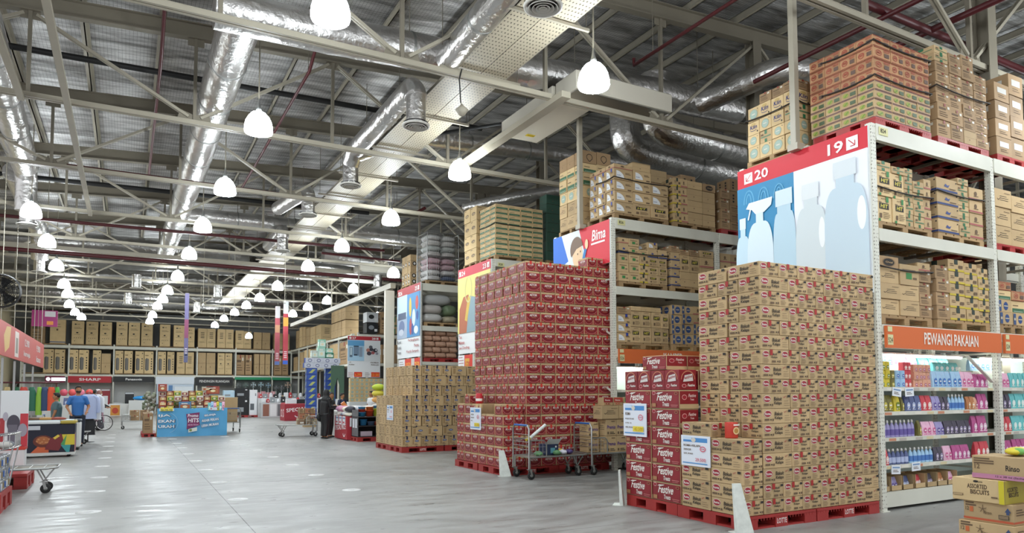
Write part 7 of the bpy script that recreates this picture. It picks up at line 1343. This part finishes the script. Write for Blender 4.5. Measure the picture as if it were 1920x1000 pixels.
b = MB(); b.box(0, 3.4, 0, .6, 0, 1.0, 'c9c9c8', .01); tag(b.build('counter', None, (-4.3, 45.8, 0)), 'pale counter with coloured bags behind the shoppers', 'counter')
for i in range(5): b = MB(); b.ball((0, 0, .2), (.2, .2, .2), ['d0566a', 'e05a5a', 'e8849a', 'd9504a', 'e0d0d4'][i], 12, 8); tag(b.build('balloon', None, (-3.2+i*.42, 47.5, 1.5)), 'pink and red round thing behind the man in blue, %s' % ORD[i], 'balloon', 'round pink things')
b = MB(); b.box(0, 2.5, 0, .4, 0, 1.5, 'c4c4c6', .01); tag(b.build('shelf_block', None, (-3.5, 47.3, 0)), 'grey stand under the round pink things', 'stand')

# ================================================================== PEOPLE
def skin(name, pts, edges, mat, parent, sub=2, root=0):
    me = bpy.data.meshes.new(name); me.from_pydata([p[:3] for p in pts], edges, []); o = obj(name, me, parent); me.materials.append(M(mat))
    md = o.modifiers.new('skin', 'SKIN'); md.use_smooth_shade = True; md.branch_smoothing = .4
    lay = me.skin_vertices[0].data if me.skin_vertices else None
    if lay is None:
        bpy.context.view_layer.objects.active = o; lay = me.skin_vertices.new().data if hasattr(me.skin_vertices, 'new') else None
    for i, p in enumerate(pts):
        r = p[3]; lay[i].radius = r if isinstance(r, tuple) else (r, r); lay[i].use_root = (i == root)
    s = o.modifiers.new('sub', 'SUBSURF'); s.levels = sub; s.render_levels = sub; return o
def tubebody(name, chains, mat, parent):      # closed tapering garment shapes that overlap at the joints
    b = MB()
    for pts in chains: b.tube([p[:3] for p in pts], [p[3] for p in pts], mat, 14)
    o = b.build(name, parent); r = o.modifiers.new('remesh', 'REMESH'); r.mode = 'VOXEL'; r.voxel_size = .014; r.use_smooth_shade = True
    s = o.modifiers.new('smooth', 'SMOOTH'); s.factor = .6; s.iterations = 5; return o
def person(loc, rz, H, label, shirt, trousers, arms, legs=None, head_turn=0, hair='hair', cover=None, cover_col=None, skirt=False, lean=0, skinm='skin', mask=None, shoe='1a1a1a', longsleeve=False, bag=False):
    t = empty('person', loc, label, 'person', None, rz); k = H/1.7; t.scale = (k, k, k)
    # joints, facing -Y
    sh = 1.38; L = lean
    def A(s): return arms[0] if s < 0 else arms[1]
    body = [[(0, 0, .9, .14), (0, 0, 1.05, .13), (0, -L*.4, 1.25, .15), (0, -L, 1.38, .12), (0, -L, 1.45, .055), (0, -L*1.1, 1.52, .05)]]
    for s in (-1, 1):
        e, h = A(s); body.append([(s*.05, -L, 1.38, .08), (s*.17, -L, 1.37, .06), (e[0], e[1], e[2], .042), (h[0], h[1], h[2], .028)])
        d = (Vector(h)-Vector(e)).normalized(); o = Vector(h); side = d.cross(Vector((0, 0, 1))); side = side.normalized() if side.length > .1 else Vector((1, 0, 0))
        pal = o+d*.07; body.append([(*o, .026), (*(o+d*.04), .034), (*pal, .032)])
        for q, (off, ln) in enumerate([(-.027, .055), (-.009, .068), (.009, .065), (.026, .05)]):
            p0 = pal+side*off-d*.01; p1 = p0+d*ln*.55+Vector((0, 0, -.004)); p2 = p1+d*ln*.45+Vector((0, 0, -.016)); body.append([(*p0, .0105), (*p1, .0095), (*p2, .008)])
        th = o+d*.02+side*(-.03*s); body.append([(*th, .012), (*(th+side*(-.03*s)+d*.025), .0105), (*(th+side*(-.036*s)+d*.055), .009)])
    LG = legs or [((-.09, 0, .88), (-.1, -.02, .48), (-.1, .02, .09)), ((.09, 0, .88), (.1, -.02, .48), (.1, .02, .09))]
    for (hp, kn, an) in LG: body.append([(*hp, .095), (*kn, .06), (*an, .04), (an[0], an[1]-.1, .04, .035)])
    tubebody('body', body, skinm, t)
    # head
    hc = Vector((0, -L*1.1-.01, 1.6)); hm = MB(); hm.T = Matrix.Translation(hc) @ Matrix.Rotation(head_turn, 4, 'Z')
    hm.ball((0, 0, 0), (.076, .095, .115), skinm, 18, 14); hm.ball((0, -.02, -.06), (.058, .07, .055), skinm, 14, 8); hm.tube([(0, -.088, .012), (0, -.105, -.02), (0, -.1, -.03)], [.008, .014, .012], skinm, 8)
    for s in (-1, 1): hm.ball((s*.076, 0, -.01), (.012, .02, .03), skinm, 8, 6); hm.ball((s*.03, -.084, .012), (.012, .008, .007), 'e8e4de', 8, 6); hm.ball((s*.03, -.091, .012), (.006, .004, .006), 'black', 6, 5); hm.tube([(s*.048, -.085, .032), (s*.014, -.093, .034)], .004, 'hair', 5)
    hm.tube([(-.024, -.089, -.05), (0, -.094, -.052), (.024, -.089, -.05)], .006, '8a4a42', 6); hm.build('head', t)
    if mask: m = MB(); m.T = hm.T; m.ball((0, -.035, -.045), (.068, .072, .048), mask, 14, 8); m.build('face_mask', t)
    if cover:
        c = MB(); c.T = hm.T
        n = 16; v = []; f = []; prof = [(.13, .001), (.115, .06), (.06, .1), (0, .108), (-.06, .105), (-.12, .1), (-.17, .15), (-.24, .19), (-.3, .15)]
        for z, r in prof:
            for i in range(n): a = 2*math.pi*i/n; front = max(0, -math.sin(a)); cut = front > .75 and -.1 < z < .08; v.append((r*math.cos(a)*.92, r*1.05*math.sin(a)*(1 if not cut else .62)+.012, z+.01))
        for i in range(len(prof)-1):
            for q in range(n): f.append((i*n+q, (i+1)*n+q, (i+1)*n+(q+1) % n, i*n+(q+1) % n))
        c.add(v, f, cover_col, True); c.build('headscarf', t)
    else:
        c = MB(); c.T = hm.T; c.ball((0, .018, .03), (.084, .096, .1), hair, 16, 10); c.ball((0, -.03, .09), (.07, .06, .035), hair, 12, 6); c.build('hair', t)
    S = [[(0, 0, .86, .15), (0, 0, 1.02, .15), (0, -L*.4, 1.25, .165), (0, -L, 1.37, .13), (0, -L, 1.44, .07)]]
    for s in (-1, 1):
        e, h = A(s); e = Vector(e); h = Vector(h); shp = Vector((s*.17, -L, 1.37)); mid = shp.lerp(e, .75)
        S.append([(s*.05, -L, 1.37, .09), (*shp, .075), (*(e if longsleeve else mid), .06)]+([(*e.lerp(h, .95), .045)] if longsleeve else []))
    tubebody('top', S, shirt, t)
    T = [[(0, 0, .82, .15), (0, 0, .96, .145)]]
    for (hp, kn, an) in LG: T.append([(*hp, .115), (kn[0], kn[1], kn[2], .085 if not skirt else .13), (an[0], an[1], an[2]+(.0 if not skirt else -.02), .065 if not skirt else .15)])
    if skirt: T.append([(0, 0, .85, .16), (0, 0, .45, .19), (0, 0, .1, .22)])
    tubebody('trousers' if not skirt else 'skirt', T, trousers, t)
    for (hp, kn, an) in LG: q = MB(); q.ball((an[0], an[1]-.06, .035), (.045, .13, .035), shoe, 12, 6); q.build('shoe', t)
    if bag: q = MB(); q.ball((.22, .05, .75), (.07, .14, .16), '18181a', 12, 8); q.tube([(.2, .05, .9), (.12, -L, 1.44), (-.1, .1, 1.2)], .01, 'black', 6); q.build('shoulder_bag', t)
    return t
person((6.16, 24.95, 0), math.pi/2+.25, 1.72, 'woman in black hooded top and wide black trousers leaning over the red bin', '141416', '111113', [((-.2, -.12, 1.12), (-.12, -.4, 1.12)), ((.22, -.1, 1.12), (.1, -.42, 1.16))], lean=.06, cover=True, cover_col='141416', longsleeve=True, bag=True)
person((6.52, 25.6, 0), math.pi/2-.7, 1.62, 'second shopper in black beside the red bin, face turned to camera', '18181b', '151517', [((-.2, -.1, 1.1), (-.12, -.34, 1.1)), ((.2, -.1, 1.1), (.1, -.36, 1.14))], head_turn=-.9, hair='hair', longsleeve=True, lean=.05)
person((-1.33, 25.4, 0), .15, 1.84, 'man in blue t-shirt with dark mask and dark trousers', '2f6cb0', '1d2333', [((-.27, .02, 1.12), (-.2, -.14, .96)), ((.27, .02, 1.12), (.2, -.16, .98))], mask='2a2422')
person((-1.9, 25.6, 0), -math.pi/2, 1.63, 'boy with short dark hair in a grey-green shirt seen from the side', '4a6468', '5a5a52', [((-.2, -.02, 1.1), (-.19, -.1, .88)), ((.2, -.02, 1.1), (.19, -.1, .88))])
person((-1.08, 35.9, 0), math.pi/2-.3, 1.74, 'woman in dusty pink headscarf and white mask, black top, grey skirt', '1b1a1c', '45424a', [((-.22, -.08, 1.1), (-.15, -.34, 1.0)), ((.22, -.1, 1.1), (.15, -.36, 1.0))], cover=True, cover_col='8d6660', mask='e6e6e6', skirt=True, longsleeve=True)
person((-1.28, 36.8, 0), math.pi, 1.78, 'person in black seen from behind the pink headscarf', '1c1c20', '222226', [((-.24, 0, 1.12), (-.24, -.05, .9)), ((.24, 0, 1.12), (.24, -.05, .9))])
person((-2.45, 22.9, 0), -math.pi/2, 1.5, 'person in orange shirt stooping over the ice cream freezer', 'd0623a', '3a3a44', [((-.22, -.2, 1.1), (-.12, -.42, .98)), ((.22, -.2, 1.1), (.12, -.42, .98))], lean=.25, legs=[((-.09, .1, .88), (-.1, .06, .48), (-.1, .1, .09)), ((.09, .1, .88), (.1, .06, .48), (.1, .1, .09))])
person((8.05, 29.6, 0), .5, 1.6, 'person with dark hair in navy behind the linen table', '1f2540', '2a2a30', [((-.24, 0, 1.12), (-.2, -.2, 1.0)), ((.24, 0, 1.12), (.2, -.2, 1.0))], head_turn=.4)
person((9.15, 29.0, 0), -1.2, 1.68, 'person with dark hair in white behind the blue-oval cartons', 'd9dadc', '2a2a30', [((-.24, 0, 1.12), (-.2, -.2, 1.0)), ((.24, 0, 1.12), (.2, -.2, 1.0))])
for i, (z, c, l) in enumerate([(1.0, 'd9d6d0', 'white cushion lowest behind the blue-oval cartons'), (1.24, 'd9a05a', 'orange cushion in the middle behind the blue-oval cartons'), (1.48, 'd6c84a', 'yellow cushion behind the blue-oval cartons'), (1.72, 'b9cc3c', 'lime cushion topmost behind the blue-oval cartons')]):
    b = MB(); b.ball((0, 0, .12), (.26, .2, .125), c, 14, 8); tag(b.build('cushion', None, (8.35, 25.6, z)), l, 'cushion', 'stacked cushions')
b = MB(); b.box(0, 1.2, 0, .8, 0, 1.0, 'cfcfcc', .01); tag(b.build('table', None, (7.6, 25.3, 0)), 'pale table under the lime cushion', 'table')
b = MB(); b.tube([(0, 0, 0), (-.22, 0, .3)], .08, 'd98a4a', 14); tag(b.build('towel_roll', None, (6.95, 24.7, .98)), 'orange rolled towel held over the red bin', 'towel')
# bicycle
t = empty('bicycle', (-.86, 35.3, 0), 'small bicycle with white wheels near the shoppers', 'bicycle', None, .0)
def wheel(cx, r, sx=1):
    b = MB(); b.T = Matrix.Translation((cx, 0, r+.01)) @ Matrix.Rotation(math.pi/2, 4, 'X')
    P = [(r*.95*math.cos(a*math.pi/14), r*.95*math.sin(a*math.pi/14), 0) for a in range(29)]
    b.tube(P, .02, 'rubber', 8, caps=False); P = [(r*.88*math.cos(a*math.pi/14), r*.88*math.sin(a*math.pi/14), 0) for a in range(29)]; b.tube(P, .014, 'e6e2e2', 6, caps=False)
    for k in range(12): a = k*math.pi/6; b.tube([(0, 0, .02), (r*.87*math.cos(a), r*.87*math.sin(a), 0)], .003, 'chrome', 4)
    b.tube([(0, 0, -.04), (0, 0, .04)], .025, 'chrome', 8); b.build('wheel', t)
wheel(0, .34); q = t
wheel(-.52, .3)
b = MB(); b.tube([(0, 0, .35), (-.06, 0, .75), (-.09, 0, .95)], .018, 'b5889a', 8); b.tube([(-.06, 0, .7), (-.35, 0, .35), (-.52, 0, .31)], .018, 'b5889a', 8); b.tube([(-.35, 0, .35), (-.42, 0, .78)], .016, 'b5889a', 8); b.tube([(-.06, 0, .75), (-.42, 0, .62)], .016, 'b5889a', 8); b.build('frame', t)
b = MB(); b.tube([(-.1, -.24, 1.0), (-.08, 0, .97), (-.1, .24, 1.0)], .014, 'chrome', 8); b.build('handlebar', t)
b = MB(); b.ball((-.43, 0, .8), (.12, .07, .035), 'black', 12, 6); b.build('saddle', t)
